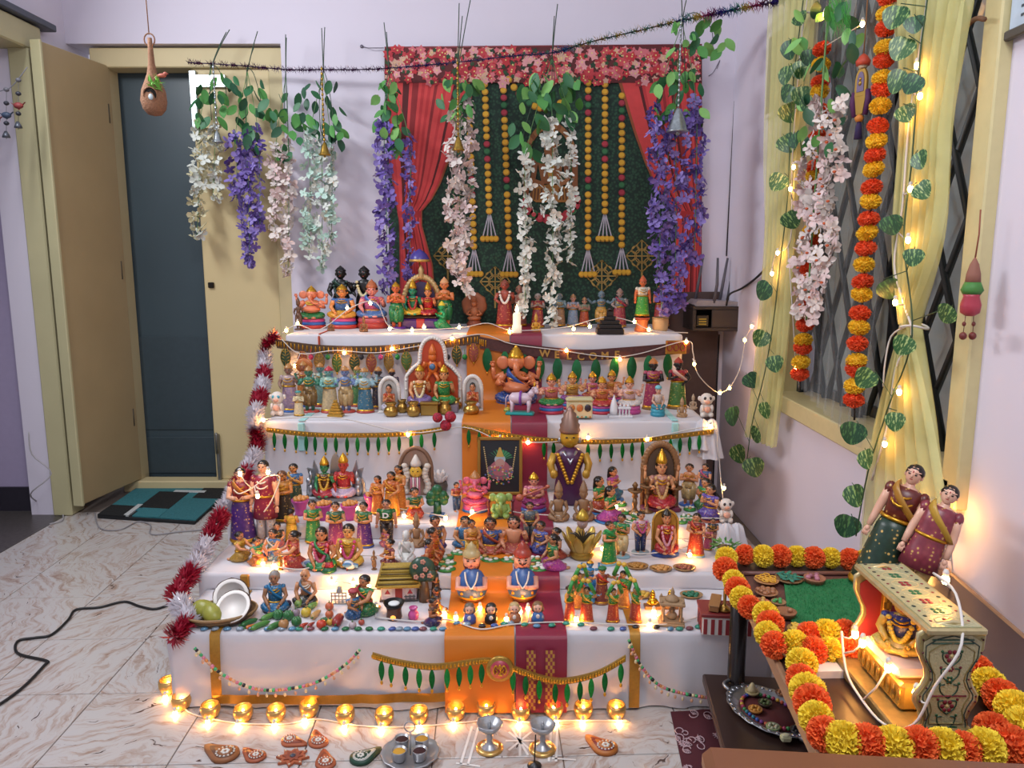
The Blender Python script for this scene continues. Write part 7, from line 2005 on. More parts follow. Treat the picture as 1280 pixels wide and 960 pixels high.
mb = MB(); mb.ell((16,-9,46),(5.5,3,2.6)); mb.ell((20.5,-10,48),(2.6,2.2,2.2)); mb.tube([V(22.5,-10,48),V(25,-10.5,47.5)],[.8,.2],5); mb.tube([V(11,-8,46),V(5,-7,43)],[1.8,.6],6); pt(t,'bird',mb,M('#a85a48',.6))
# toran in the side doorway
p = PY(14,110,3.30)
t = thing('doorway_toran','grey bead string with bells and red bird in the side doorway','garland',p); o_ = p
def g(x,y): return PY(x,y,3.30) - o_
mb = MB(); mb.tube(smooth_path([g(-14,120),g(0,114),g(12,110),g(22,100),g(34,84)],4),.002,5); mb.build('cord',M('#7a7a82',.5),t)
for (x,ys,c) in ((23,100,'#8a3a3a'),(8,112,'#3a4a62'),(-6,118,'#8a3a3a')):
    mb = MB(); mb.tube([g(x,ys),g(x,ys + 62)],.0012,4); mb.build('thread',M('#5a5a60',.5),t)
    for q,yy in enumerate((ys,ys + 17,ys + 42)):
        mb = MB(); c_ = g(x,yy); mb.ell(c_,(.011,.011,.009),8,6); mb.build('bead',M(('#6a6a72','#33353f','#2c2e38')[q],.4),t)
    c_ = g(x,ys + 32); mb = MB(); mb.ell(c_,(.02,.014,.013)); mb.prism([(c_.x - .03,c_.z + .012),(c_.x - .01,c_.z),(c_.x + .01,c_.z),(c_.x + .03,c_.z + .014),(c_.x,c_.z - .016)],c_.y - .004,c_.y + .004); mb.build('little_bird',M(c,.5),t)
    c_ = g(x,ys + 60); mb = MB(); mb.lathe([(.016,0),(.012,.012),(.005,.026)],10,c_); mb.build('bell',M('#5f646e',.35,.6),t)
# ================================================================ WINDOW DRESSING
XC = XR - .075
def wx(x,y,X=XC): return PX(x,y,X)
YSH = M('#dcd894',.7,var=.05,alpha=.42,key='sheer_yellow')
NET = M('#b9c0c4',.7,var=.05,alpha=.13,key='sheer_net')
def sheer(name,label,left,right,mat,X,n=36,m=30,amp=.018,seed=0,folds=7):
    """left/right: pixel lists top->bottom on plane X"""
    Lp = smooth_path([wx(x,y,X) for x,y in left],8); Rp = smooth_path([wx(x,y,X) for x,y in right],8)
    root = thing(name,label,'curtain',Lp[-1]); o_ = root.location
    nn = min(len(Lp),len(Rp)) - 1
    mb = MB()
    def fn(u,v):
        q = v * nn; i = min(int(q),nn - 1); f = q - i
        a = Lp[i].lerp(Lp[i + 1],f); b = Rp[i].lerp(Rp[i + 1],f)
        p = a.lerp(b,u); w_ = (b - a).length
        p.x += amp * sin(u * folds * 2 * pi + 2 * vnoise(v * 3 + seed)) * (.4 + min(1.0,.35 / max(.05,w_)) * .6) - amp
        p.x = min(p.x,XR - .02)
        return p - o_
    mb.grid(fn,n * 2,m); mb.build('fabric',mat,root)
    return root
sheer('sheer_curtain','yellow sheer curtain hanging at the far side of the window',[(985,-190),(972,-20),(966,150),(962,320),(950,450),(938,545)],[(1048,-190),(1030,-20),(1012,150),(998,300),(990,430),(975,560)],YSH,XR - .045,seed=1)
sc2 = sheer('sheer_curtain','yellow sheer curtain tied in the middle with white cord',[(1138,-230),(1132,-20),(1140,150),(1130,300),(1142,400),(1142,415),(1100,560),(1085,690)],[(1268,-230),(1232,-20),(1200,150),(1190,290),(1155,400),(1156,415),(1180,520),(1200,640)],YSH,XR - .06,seed=2,amp=.022)
mb = MB(); c_ = wx(1148,408,XR - .075) - sc2.location
mb.tube([c_ + V(.03 * cos(a) - .01,.035 * sin(a),.004 * sin(2 * a)) for a in [2 * pi * i / 16 for i in range(17)]],.003,6,cap=False)
mb.tube(smooth_path([c_ + V(-.03,0,0),c_ + V(-.04,.05,-.03),c_ + V(-.045,.06,-.10),c_ + V(-.04,.07,-.16)],4),.0022,6); mb.build('tie_cord',M('#c9c6c0',.6),sc2)
sheer('sheer_curtain','grey white net curtain stretched across the middle of the window',[(1030,-190),(1012,-20),(1004,250),(1000,480)],[(1150,-200),(1128,-20),(1120,280),(1080,560)],NET,XR - .03,seed=3,amp=.012,folds=9)

cr = thing('curtain_rod','thin steel curtain rod above the window carrying the sheers','curtain rod',(XR - .05,2.4,WZ1 + .04))
mb = MB(); mb.tube([V(0,-.85,0),V(0,.95,0)],.009,8); mb.build('rod',M('#a8a8ac',.35,.7),cr)
for q in (-.85,.95):
    mb = MB(); mb.ell((0,q,0),(.018,.018,.018)); mb.build('finial',M('#a8a8ac',.35,.7),cr)
for q in (-.7,.8):
    mb = MB(); mb.box((.026,q,0),(.05,.02,.02),.002); mb.build('bracket',M('#9a9a9e',.4,.6),cr)
# marigold strings
def pom_mesh(col,key,n=170,seed=2):
    def fn():
        r = random.Random(seed); mb = MB(); mb.ell((0,0,0),(.72,.72,.72),10,7)
        ga = pi * (3 - sqrt(5))
        for i in range(n):
            z = 1 - 2 * (i + .5) / n; rad = sqrt(1 - z * z); a = ga * i
            d = V(rad * cos(a),rad * sin(a),z)
            s_ = d.cross(V(r.uniform(-1,1),r.uniform(-1,1),r.uniform(-1,1)))
            if s_.length < .1: s_ = d.cross(V(1,.2,0))
            s_.normalize(); t_ = d.cross(s_)
            b = d * .62; e = d * r.uniform(.9,1.08) + t_ * r.uniform(-.12,.12)
            mb.add([b - s_ * .1,b + s_ * .1,e + s_ * .12,d * .98 * 1.03 + t_ * .05,e - s_ * .12],[(0,1,2,3),(0,3,4)],None,False)
        return mb
    return cached(('pom',key,n,seed),fn,col,'marigold')
MO = pom_mesh(M('#e2562a',.7,var=.15,scale=2),'o'); MY = pom_mesh(M('#ecc22c',.7,var=.12,scale=2),'y')
TO = pom_mesh(M('#ee6a30',.7,var=.15,scale=2),'to',320); TY = pom_mesh(M('#f2d43c',.7,var=.12,scale=2),'ty',320)
def mstr(label,pts,X,rpx,first='o',squash=.8,nmax=60):
    path = smooth_path([wx(x,y,X) for x,y in pts],12)
    root = thing('marigold_string',label,'garland',path[-1],group='marigold strings on the window'); o_ = root.location
    mb = MB(); mb.tube([p - o_ for p in path],.0025,5); mb.build('thread',M('#2a2420',.6),root)
    need = 0; i = 0; c = 0
    acc = 0; step = None
    for a,b in zip(path,path[1:]):
        k = mpp(a); r = rpx * k
        acc += (b - a).length
        while acc >= r * 1.45 and c < nmax:
            acc -= r * 1.45
            red = (c % 2 == 0) == (first == 'o')
            link('orange_marigold' if red else 'yellow_marigold',MO if red else MY,root,b - o_ + V(-.004,0,0),(rnd.uniform(-.3,.3),rnd.uniform(-.3,.3),rnd.uniform(0,6)),(r,r,r * squash)); c += 1
    mb = MB(); mb.tube([V(0,0,.01),V(.002,0,-.03)],.003,5); mb.build('end_knot',M('#1c1a18',.6),root)
    return root
mstr('long orange and yellow marigold string down the middle of the window',[(1124,-190),(1112,-14),(1106,90),(1098,170),(1091,240),(1084,310),(1076,400),(1068,512)],XR - .10,13)
mstr('shorter marigold string ending below the pale blossom bunch',[(1030,40),(1024,160),(1015,300),(1010,380),(1000,478)],XR - .085,11.5)
# pale blossom bunch on the window
r = random.Random(21)
pB = wx(1035,20,XR - .13); kB = mpp(pB)
root = thing('hanging_flower_bunch','large blush white blossom bunch with leaves hanging on the window','artificial flowers',pB,group='hanging flower bunches'); o_ = pB
fm = flower_meshes(PK[0],'blush') + flower_meshes(PK2[0],'ivory')
mb = MB(); mb.tube(smooth_path([V(0,0,0),wx(1025,150,XR - .13) - o_,wx(1008,400,XR - .13) - o_],6),.003,5); mb.build('strand',M('#5f8a52',.6),root)
for i in range(200):
    t_ = i / 200; y = 125 + 275 * t_; xc = 1035 - 28 * t_; hw = (20 if y < 180 else 26) * (1 - .5 * max(0,t_ - .7) / .3)
    if 155 < y < 175 and i % 2: continue
    p = wx(xc + r.uniform(-hw,hw),y,XR - .13 + r.uniform(-.03,.03))
    link('flower',r.choice(fm),root,p - o_,(r.uniform(.4,2.4),r.uniform(-1.8,-.2),r.uniform(-1.6,1.6)),10.5 * kB * r.uniform(.75,1.15))
for i in range(40):
    y = r.choice([r.uniform(0,80),r.uniform(70,180)]); x = r.uniform(985,1080) if y < 100 else r.uniform(995,1060)
    p = wx(x,y,XR - .13 + r.uniform(-.05,.04))
    link('leaf',r.choice(LEAFS),root,p - o_,(r.uniform(-.9,.7),r.uniform(-.9,.9),r.uniform(-2,.2)),22 * kB * r.uniform(.8,1.2))
tip = M('#b8542c',.6)
cm = MB().ell((0,0,0),(.006,.006,.004),6,4).mesh('flower_centre',tip)
for i in range(26):
    t_ = i / 26; p = wx(1033 - 26 * t_ + r.uniform(-18,18),150 + 240 * t_,XR - .165); link('flower_centre',cm,root,p - o_)
# artificial grass tuft at the top
mb = MB()
for i in range(160):
    a = wx(1050 + r.uniform(-14,14),r.uniform(-5,20),XR - .14 + r.uniform(-.02,.02)) - o_; b = wx(1045 + r.uniform(-22,22),r.uniform(25,58),XR - .15) - o_
    s_ = V(0,.0018,0); mb.add([a - s_,a + s_,b],[(0,1,2)],None,False)
mb.build('grass_tuft',M('#3f9a3a',.6),root,kind='stuff')

# variegated heart leaves on a vine
def leaf_mat(c1,c2):
    m = bpy.data.materials.new('variegated_leaf'); m.use_nodes = True; nt = m.node_tree; b = nt.nodes['Principled BSDF']; L = nt.links.new
    tc = nt.nodes.new('ShaderNodeTexCoord'); mp = nt.nodes.new('ShaderNodeMapping'); mp.inputs['Scale'].default_value = (9,2,3.2); mp.inputs['Rotation'].default_value = (0,.5,0)
    nz = nt.nodes.new('ShaderNodeTexNoise'); nz.inputs['Scale'].default_value = 1.3; nz.inputs['Detail'].default_value = 4
    L(tc.outputs['Object'],mp.inputs['Vector']); L(mp.outputs[0],nz.inputs['Vector'])
    r = nt.nodes.new('ShaderNodeValToRGB'); r.color_ramp.elements[0].position = .52; r.color_ramp.elements[1].position = .62
    r.color_ramp.elements[0].color = hexc(c1) + (1,); r.color_ramp.elements[1].color = hexc(c2) + (1,)
    L(nz.outputs['Fac'],r.inputs['Fac']); L(r.outputs['Color'],b.inputs['Base Color']); b.inputs['Roughness'].default_value = .4
    return m
def heart(cols,key):
    def fn():
        mb = MB(); n = 20; m = 4
        def rim(a):
            # heart outline, tip at -Z
            x = .52 * sin(a) ** 1 * (1 - .12 * cos(a)); z = -.42 + .46 * cos(a) - .14 * (1 - abs(sin(a))) * (1 if cos(a) > 0 else 1.0)
            if cos(a) < 0: z = -.42 + .58 * cos(a); x *= 1 - .35 * (-cos(a))
            return x,z
        vs = [(0,.02,-.40)]; fs = []
        for j in range(1,m + 1):
            for i in range(n):
                x,z = rim(2 * pi * i / n); f = j / m; X_ = x * f; Z_ = -.40 + (z + .40) * f
                vs.append((X_,.02 - .16 * abs(X_) ** 1.2 + .10 * (Z_ + .4) ** 2,Z_))
        for i in range(n):
            i2 = (i + 1) % n; fs.append((0,1 + i,1 + i2))
            for j in range(m - 1): fs.append((1 + j * n + i,1 + (j + 1) * n + i,1 + (j + 1) * n + i2,1 + j * n + i2))
        mb.add(vs,fs); return mb
    return cached(('heart',key),fn,leaf_mat(*cols),'leaf')
HL = [heart(('#24502c','#87a860'),1),heart(('#1c4530','#4f7d4a'),2),heart(('#2c5a2c','#a3b671'),3)]
def vine(label,pts,leaves,X,lsz):
    path = smooth_path([wx(x,y,X) for x,y in pts],6); root = thing('leaf_vine',label,'artificial vine',path[-1],group='leaf vines on the window'); o_ = root.location
    mb = MB(); mb.tube([p - o_ for p in path],.002,5); mb.build('vine_stem',M('#2f4a2c',.6),root)
    for i,(x,y) in enumerate(leaves):
        p = wx(x,y,X - .012); nb = min(path,key=lambda q: (q - p).length); k = mpp(p)
        sz = lsz * k * rnd.uniform(.85,1.15); d = (p - nb); 
        rz = -.75 + rnd.uniform(-.5,.5); ry = rnd.uniform(-.7,.7)
        link('leaf',HL[i % 3],root,p - o_ + V(0,0,sz * .45),(rnd.uniform(-.3,.3),ry,rz),sz)
        if d.length > .01:
            mb = MB(); mb.tube([nb - o_,p - o_ + V(0,0,sz * .45)],.0012,4); mb.build('leaf_stalk',M('#2f4a2c',.6),root)
vine('leaf vine trailing down the far yellow curtain to the stand corner',[(1020,-170),(1005,-10),(990,120),(985,240),(975,330),(967,400),(955,470),(940,530),(932,590)],[(997,25),(985,60),(1000,85),(985,92),(1012,70),(1001,118),(1014,128),(992,117),(982,140),(978,180),(993,175),(980,228),(982,275),(962,365),(957,423),(967,453),(932,476),(954,511),(948,547),(916,518),(918,566),(938,582)],XR - .095,24)
vine('leaf vine trailing down beside the tied yellow curtain',[(1176,-190),(1160,-10),(1150,70),(1140,200),(1130,300),(1140,420),(1110,510),(1085,590),(1070,670)],[(1125,20),(1142,30),(1135,60),(1128,100),(1150,105),(1128,142),(1146,200),(1110,280),(1145,240),(1143,320),(1103,362),(1137,432),(1092,475),(1070,540),(1080,572),(1064,617),(1063,656),(1120,525),(1190,395)],XR - .12,29)
# fairy lights on the window
fairy('fairy light cord wound down the far yellow curtain',[wx(x,y,XR - .08) for x,y in ((1026,-170),(1010,-10),(1003,40),(995,130),(990,210),(988,300),(970,318),(964,342))],[wx(x,y,XR - .10) for x,y in ((1022,12),(1031,18),(1078,30),(997,124),(992,209),(988,236),(972,316),(965,342),(995,460))])
fairy('fairy light cord wound down beside the tied curtain',[wx(x,y,XR - .10) for x,y in ((1174,-190),(1160,-10),(1147,80),(1135,170),(1128,260),(1118,330),(1130,380),(1140,420),(1120,460),(1110,530),(1090,600))],[wx(x,y,XR - .12) for x,y in ((1146,82),(1130,148),(1138,236),(1135,300),(1119,378),(1124,490),(1106,555),(1150,120))],r=.003)
# temple plaque ornament
p = wx(1076,120,XR - .12); k = mpp(p)
t = thing('hanging_plaque','golden arched deity plaque with red top and dark purple tassels','ornament',p,(0,0,RAD(-70)),scale=k)
mb = MB(); mb.prism(arch_shape(19,34,14,.5),-1.5,1.5); pt(t,'plaque',mb,GBAND)
mb = MB(); mb.prism(arch_shape(11,24,12,.5),-2.4,-1.4,T=Matrix.Translation(V(0,0,5))); pt(t,'inner_field',mb,M('#6a5a78',.5))
mb = MB(); mb.ell((0,-2.6,15),(2.4,1.4,3)); mb.ell((0,-2.6,20),(1.8,1.4,2)); pt(t,'figure_relief',mb,GBAND)
mb = MB(); mb.lathe([(8,36),(9,41),(5,47),(1.5,50)],12); pt(t,'red_cap',mb,M('#b8442c',.6)); mb = MB(); mb.lathe([(5,33),(6,36),(5,38)],10); pt(t,'pearl_collar',mb,M('#c9b89a',.4))
mb = MB(); mb.prism([(-9,0),(9,0),(5,-22),(-5,-22)],-1.2,1.2); pt(t,'gold_skirt',mb,GBAND)
for s in (-1,1):
    mb = MB(); mb.tube([V(s * 11,0,6),V(s * 13,0,-6),V(s * 9,0,-24)],[3,4,3],7); pt(t,'side_tassel',mb,M('#4a1a4a',.7))
mb = MB(); mb.lathe([(2,-22),(6,-26),(4,-31)],10); pt(t,'orange_bead',mb,M('#c0762a',.6)); mb = MB(); mb.lathe([(2,-30),(3.6,-36),(5,-52),(0,-52)],10); pt(t,'purple_tassel',mb,M('#2c1c48',.8))
mb = MB(); mb.tube([V(0,0,48),V(0,0,130)],.7,5); pt(t,'cord',mb,M('#8a5a2a',.6))
# hanging parrot pot at the near frame
p = wx(1212,395,XR - .06); k = mpp(p)
t = thing('hanging_parrot_pot','hanging pink pot ornament with green brown parrot at the near window frame','ornament',p,scale=k)
mb = MB(); mb.lathe([(5,0),(11,4),(12,14),(9,24),(10,27),(0,26)],14); pt(t,'pot',mb,M('#a83a4a',.4))
mb = MB(); mb.lathe([(10,27),(13,32),(9,42),(0,44)],12); pt(t,'green_collar',mb,M('#3f7a34',.6)); mb = MB(); mb.lathe([(9,40),(8,52),(5,64),(1,72)],12); pt(t,'husk',mb,M('#8a5a4a',.7))
for s in (-1,1):
    mb = MB(); mb.tube([V(s * 5,0,2),V(s * 6,0,-22)],.5,4); mb.ell((s * 6,0,-10),(2.4,2.4,3)); mb.ell((s * 6,0,-25),(4.5,4.5,5)); pt(t,'bead_drop',mb,M('#6a2a24',.5))
mb = MB(); mb.tube([V(0,0,70),V(2,0,100),V(1,0,130)],1,5); pt(t,'cord',mb,M('#8a4a34',.6))
# rope knot
p = wx(1186,36,XR - .055); t = thing('rope_knot','twisted brown rope knot tied on the window bar','rope',p); k = mpp(p)
mb = MB(); mb.tube(smooth_path([V(0,-.03,.12),V(0,0,.02),V(-.01,.03,-.01),V(0,.03,.03),V(0,-.02,.0),V(0,.02,-.05),V(.0,-.09,-.01),V(0,-.14,-.02)],5),.0055,6); mb.build('rope',M('#6a4a34',.9,var=.3,scale=200),t)
mb = MB(); mb.ell((0,.01,.0),(.012,.016,.014)); mb.build('knot',M('#6f5038',.9),t)
# small framed photo on the right wall and the calendar
p0,p1 = PX(962,85,XR - .006),PX(1003,85,XR - .006)
yc = (p0.y + p1.y) / 2; wY = abs(p0.y - p1.y); zt_,zb_ = PX(982,30,XR).z,PX(975,142,XR).z
t = thing('wall_photo','dark portrait photograph with white border on the window wall','photograph',(XR - .012,yc,zb_))
mb = MB(); mb.box((0,0,(zt_ - zb_) / 2),(.012,wY,zt_ - zb_),.002); mb.build('border',M('#c4bcc4',.6),t)
mb = MB(); mb.box((-.006,0,(zt_ - zb_) / 2),(.003,wY - .035,zt_ - zb_ - .035)); pc_ = mb.build('print',M('#57525c',.35,var=.3,scale=9),t)
mb = MB(); mb.ell((-.009,0,(zt_ - zb_) * .62),(.003,.05,.07)); mb.ell((-.009,0,(zt_ - zb_) * .25),(.003,.09,.1)); mb.build('portrait',M('#7a7078',.4),pc_)
ca,cb_ = PX(1238,20,XR - .03),PX(1300,0,XR - .03)
t = thing('wall_calendar','blue white printed calendar sheet beside the window top','calendar',(XR - .012,1.55,PX(1260,30,XR).z))
zz = PX(1262,48,XR).z - t.location.z
mb = MB(); mb.box((0,0,zz + .2),(.008,.34,.4),.001); mb.build('sheet',M('#b4c4d4',.6),t)
mb = MB(); mb.box((-.002,0,zz + .0),(.014,.36,.02),.003); mb.build('bottom_rail',M('#4a4440',.5),t)
mb = MB(); rr = random.Random(6)
for q in range(16):
    z = zz + .03 + q * .018
    for w_ in range(9):
        y = -.15 + w_ * .034; mb.box((-.0046,y + rr.uniform(0,.008),z),(.001,rr.uniform(.012,.026),.005))
mb.box((-.0046,.12,zz + .335),(.001,.012,.05)); mb.box((-.0046,.09,zz + .335),(.001,.012,.05)); mb.box((-.0046,.02,zz + .31),(.001,.06,.03))
mb.build('print_lines',M('#3a4450',.6),t,kind='stuff')

# ---------------------------------------------------------------- corner shelf, router, cables, board
zs = PY(905,414,3.62).z; zt_ = PY(905,383,3.62).z
xa = PY(866,400,3.62).x; xb = PY(938,400,3.62).x
t = thing('wall_shelf','black open wall shelf box in the corner above the stand','shelf',((xa + xb) / 2,3.73,zs))
w_ = xb - xa; hh = zt_ - zs
BK = M('#2a211e',.45)
for nm,c,d_ in (('top_board',(0,0,hh - .008),(w_,.22,.016)),('bottom_board',(0,0,.008),(w_,.22,.016)),('side_board',(-w_ / 2 + .008,0,hh / 2),(.016,.22,hh - .03)),('side_board',(w_ / 2 - .008,0,hh / 2),(.016,.22,hh - .03)),('back_board',(0,.1,hh / 2),(w_ - .03,.012,hh - .03))):
    mb = MB(); mb.box(c,d_,.002); mb.build(nm,BK,t)
mb = MB(); mb.box((w_ * .16,-.105,hh / 2),(w_ * .66,.012,hh - .032),.002); mb.build('flap',M('#332824',.5),t)
p = V((xa + xb) / 2 - .015,3.72,zs + hh)
t = thing('wifi_router','pale grey router with four upright dark antennas on the wall shelf','router',p)
mb = MB(); mb.prism([(-.115,.008),(-.105,.0),(.10,.0),(.115,.008),(.11,.02),(-.09,.028)],-.085,.085); mb.build('case',M('#8f888c',.4),t)
for i in range(4):
    x = (-.075,-.02,.045,.085)[i]; y = (.06,-.08,.06,.07)[i]
    mb = MB(); mb.tube([V(x,y,.015),V(x + .012,y,.10),V(x + .03 if i != 1 else x + .01,y,.225)],[.0075,.0075,.0055],6); mb.build('antenna',M('#55525a',.5),t)
p = V(xa + .05,3.66,zs + .017); t = thing('gift_box','small black box with yellow ribbon marks inside the wall shelf','box',p)
mb = MB(); mb.box((0,0,.03),(.06,.05,.055),.003); mb.build('body',M('#16120f',.4),t)
for q in range(3):
    mb = MB(); mb.box((.0,-.026,.015 + .012 * q),(.035,.003,.005)); mb.build('yellow_mark',M('#b8a02a',.5),t)
mb = MB(); mb.tube(smooth_path([PY(908,382,3.6),PY(912,368,3.58),PY(928,360,3.55),PY(948,345,3.3),PY(973,318,3.1)],6),.005,6); mb.build('black_cable',M('#141416',.5),None,label='black power cable rising from the wall shelf to the window',cat='cable')
mb = MB(); mb.tube([PY(927,5,YB - .006),PY(918,130,YB - .006),PY(908,320,YB - .006)],.0035,5)
mb.build('wall_cable',M('#3a3438',.6),None,label='thin grey cable running down the room corner above the shelf',cat='cable')
mb = MB(); mb.tube([PY(899,418,YB - .03),PY(896,480,YB - .03),PY(893,560,YB - .03),PY(890,640,YB - .03)],.004,5)
mb.build('wall_cable',M('#1c1a1c',.6),None,label='dark cable hanging below the wall shelf',cat='cable')
t = thing('brown_board','dark brown wooden board leaning in the corner behind the stand','board',(.90,YB - .032,0),(RAD(-.6),0,0))
mb = MB(); mb.box((0,0,.52),(.26,.018,1.04),.002); mb.build('panel',M('#54403c',.6,var=.1),t)
mb = MB(); mb.box((-.12,-.012,.52),(.02,.008,1.03),.001); mb.build('edge_batten',M('#483430',.6),t)
# metal hooks on the wall
mb = MB(); mb.tube(smooth_path([PY(886,95,YB),PY(892,90,YB - .02),PY(900,75,YB - .02),PY(896,86,YB - .03)],4),.002,5); mb.build('wall_hook',M('#7a7480',.4,.6),None,label='bent wire hook on the wall right of the backdrop',cat='hook')
mb = MB(); mb.tube([PY(452,58,YB),PY(460,60,YB - .03),PY(480,60,YB - .02)],.002,5); mb.ell(PY(452,58,YB - .004),(.008,.004,.008)); mb.build('wall_nail',M('#6a6470',.4,.6),None,label='nail with wire holding the backdrop door side corner',cat='nail')
# ================================================================ SIDE TABLE
ZT = .47
tx = V(cos(RAD(-5.5)),sin(RAD(-5.5)),0); ty = V(sin(RAD(5.5)),cos(RAD(5.5)),0)
TP0 = V(.452,.985,0); TW_,TL_ = .515,.875
def tl(u,v,z=ZT): q = TP0 + tx * (u * TW_) + ty * (v * TL_); return V(q.x,q.y,z)
TT = Matrix.Translation(tl(.5,.5,0)) @ Matrix.Rotation(RAD(-5.5),4,'Z')
TB = thing('wooden_table','dark brown low wooden table against the window wall','table',tl(.5,.5,0),(0,0,RAD(-5.5)))
DKW = M('#3a2722',.35,var=.15,scale=6); DKL = M('#1c1513',.25)
mb = MB(); mb.box((0,0,ZT - .012),(TW_ - .02,TL_ - .02,.024),.002); mb.build('table_top',DKW,TB)
for s in (-1,1):
    mb = MB(); mb.box((s * (TW_ / 2 - .005),0,ZT - .014),(.012,TL_,.032),.003); mb.build('edge_strip',M('#8a6a50',.45),TB)
    mb = MB(); mb.box((0,s * (TL_ / 2 - .005),ZT - .014),(TW_ - .03,.012,.032),.003); mb.build('edge_strip',M('#8a6a50',.45),TB)
for sx in (-1,1):
    for sy in (-1,1):
        mb = MB(); mb.lathe([(.02,0),(.022,.02),(.022,ZT - .03)],14,(sx * (TW_ / 2 - .05) if sx > 0 else -TW_ / 2 + .035,sy * (TL_ / 2 - .06),0)); mb.build('leg',DKL,TB)
mb = MB(); mb.box((-.03,0,.125),(TW_ + .02,TL_ - .02,.025),.004); mb.build('lower_shelf',M('#35241f',.35,var=.12,scale=6),TB)
# foreground stool
st = thing('wooden_stool','varnished orange brown wooden stool in front of the low table','stool',(.50,.66,0),(0,0,RAD(-5)))
mb = MB(); mb.box((0,0,.582),(.56,.40,.034),.01); mb.build('seat',M('#6e432c',.35,var=.2,scale=5),st)
mb = MB(); mb.box((0,0,.54),(.48,.33,.05),.004); mb.build('apron',M('#6f4020',.4),st)
for sx in (-1,1):
    for sy in (-1,1):
        mb = MB(); mb.box((sx * .235,sy * .16,.26),(.035,.035,.52),.004); mb.build('leg',M('#6a3d20',.4),st)

# marigold garland laid around the table
G = [(908,700,'y'),(931,696,'o'),(954,698,'y'),(975,698,'o'),(996,698,'y'),(1017,700,'o'),(1038,700,'y'),(1062,702,'o'),(1080,704,'y'),
     (906,715,'o'),(917,729,'y'),(922,740,'o'),(927,751,'y'),(937,762,'o'),(957,772,'y'),(963,784,'o'),(959,796,'y'),(968,810,'o'),
     (993,810,'y'),(1012,797,'o'),(1034,796,'y'),(1056,796,'o'),(1076,801,'y'),(1016,818,'o'),(1037,817,'y'),(1058,817,'o'),
     (1002,834,'y'),(1001,853,'o'),(1009,869,'y'),(1015,884,'o'),(1020,903,'y'),(1030,922,'o'),(1054,931,'y'),(1085,935,'o'),(1117,938,'y'),(1149,939,'o'),(1179,941,'y'),(1204,942,'o'),(1230,940,'y'),
     (1222,840,'o'),(1236,858,'y'),(1251,875,'o'),(1268,892,'y'),(1279,915,'y'),(1240,918,'o'),(1262,936,'o')]
gr0 = PZ(1000,830,ZT)
gar = thing('marigold_garland','thick orange and yellow marigold garland laid around the low table top','garland',gr0)
pr_ = random.Random(9)
gpts = []
for i,(x,y,c) in enumerate(G):
    rr_ = .0265 * pr_.uniform(.92,1.08) * (1.06 if y > 860 else 1)
    p = PZ(x,y,ZT + rr_ * .8); gpts.append(p)
    link('orange_marigold' if c == 'o' else 'yellow_marigold',TO if c == 'o' else TY,gar,V(p.x - gr0.x,p.y - gr0.y,ZT + rr_ * 1.03 - gr0.z),(pr_.uniform(-.4,.4),pr_.uniform(-.4,.4),pr_.uniform(0,6)),rr_)
mb = MB(); mb.tube([p - gr0 for p in gpts[:9][::-1] + gpts[9:18] + gpts[26:39]],.002,5); mb.build('thread',M('#6a4a2a',.7),gar)

# turf board with miniature market
def quad(mb,pts,z0,z1):
    q = [PZ(x,y,z1) for x,y in pts]; n = len(q)
    vs = [(p.x,p.y,z0) for p in q] + [(p.x,p.y,z1) for p in q]
    mb.add([v for v in vs],[tuple(range(n))[::-1],tuple(range(n,2 * n))] + [(i,(i + 1) % n,n + (i + 1) % n,n + i) for i in range(n)],None,False)
ro_ = PZ(1010,770,ZT + .012)
tb = thing('turf_board','brown tray board lined with bright green turf on the table','tray',ro_)
def local(mb,root):
    mb.v = [(v[0] - root.location.x,v[1] - root.location.y,v[2] - root.location.z) for v in mb.v]; return mb
mb = MB(); quad(mb,[(927,717),(1092,717),(1112,808),(966,812)],ZT + .0,ZT + .012); local(mb,tb).build('board',M('#5c3a34',.5),tb)
for a,b in (((927,717),(1092,717)),((1092,717),(1112,808)),((1112,808),(966,812)),((966,812),(927,717))):
    pa,pb_ = PZ(*a,ZT + .016),PZ(*b,ZT + .016); mb = MB(); mb.tube([pa - tb.location,pb_ - tb.location],.006,4); mb.build('rim',M('#6a443c',.5),tb)
mb = MB(); quad(mb,[(980,728),(1072,722),(1094,768),(1092,803),(1010,803),(985,770)],ZT + .012,ZT + .017); local(mb,tb).build('turf',M('#1d6a3a',.9,var=.25,scale=90,bump=.6),tb)
mb = MB(); fr2 = random.Random(3)
for i in range(2600):
    x = fr2.uniform(982,1092); y = fr2.uniform(724,802)
    if x > 1072 + (y - 722) * .42 or x < 985 + max(0,(y - 770) * .7): continue
    p = PZ(x,y,ZT + .017) - tb.location; a = fr2.random() * 6; s_ = V(.0006 * cos(a),.0006 * sin(a),0)
    mb.add([p - s_,p + s_,p + V(fr2.uniform(-.003,.003),fr2.uniform(-.003,.003),.006)],[(0,1,2)],None,False)
mb.build('turf_blades',M('#237a44',.8),tb,kind='stuff')
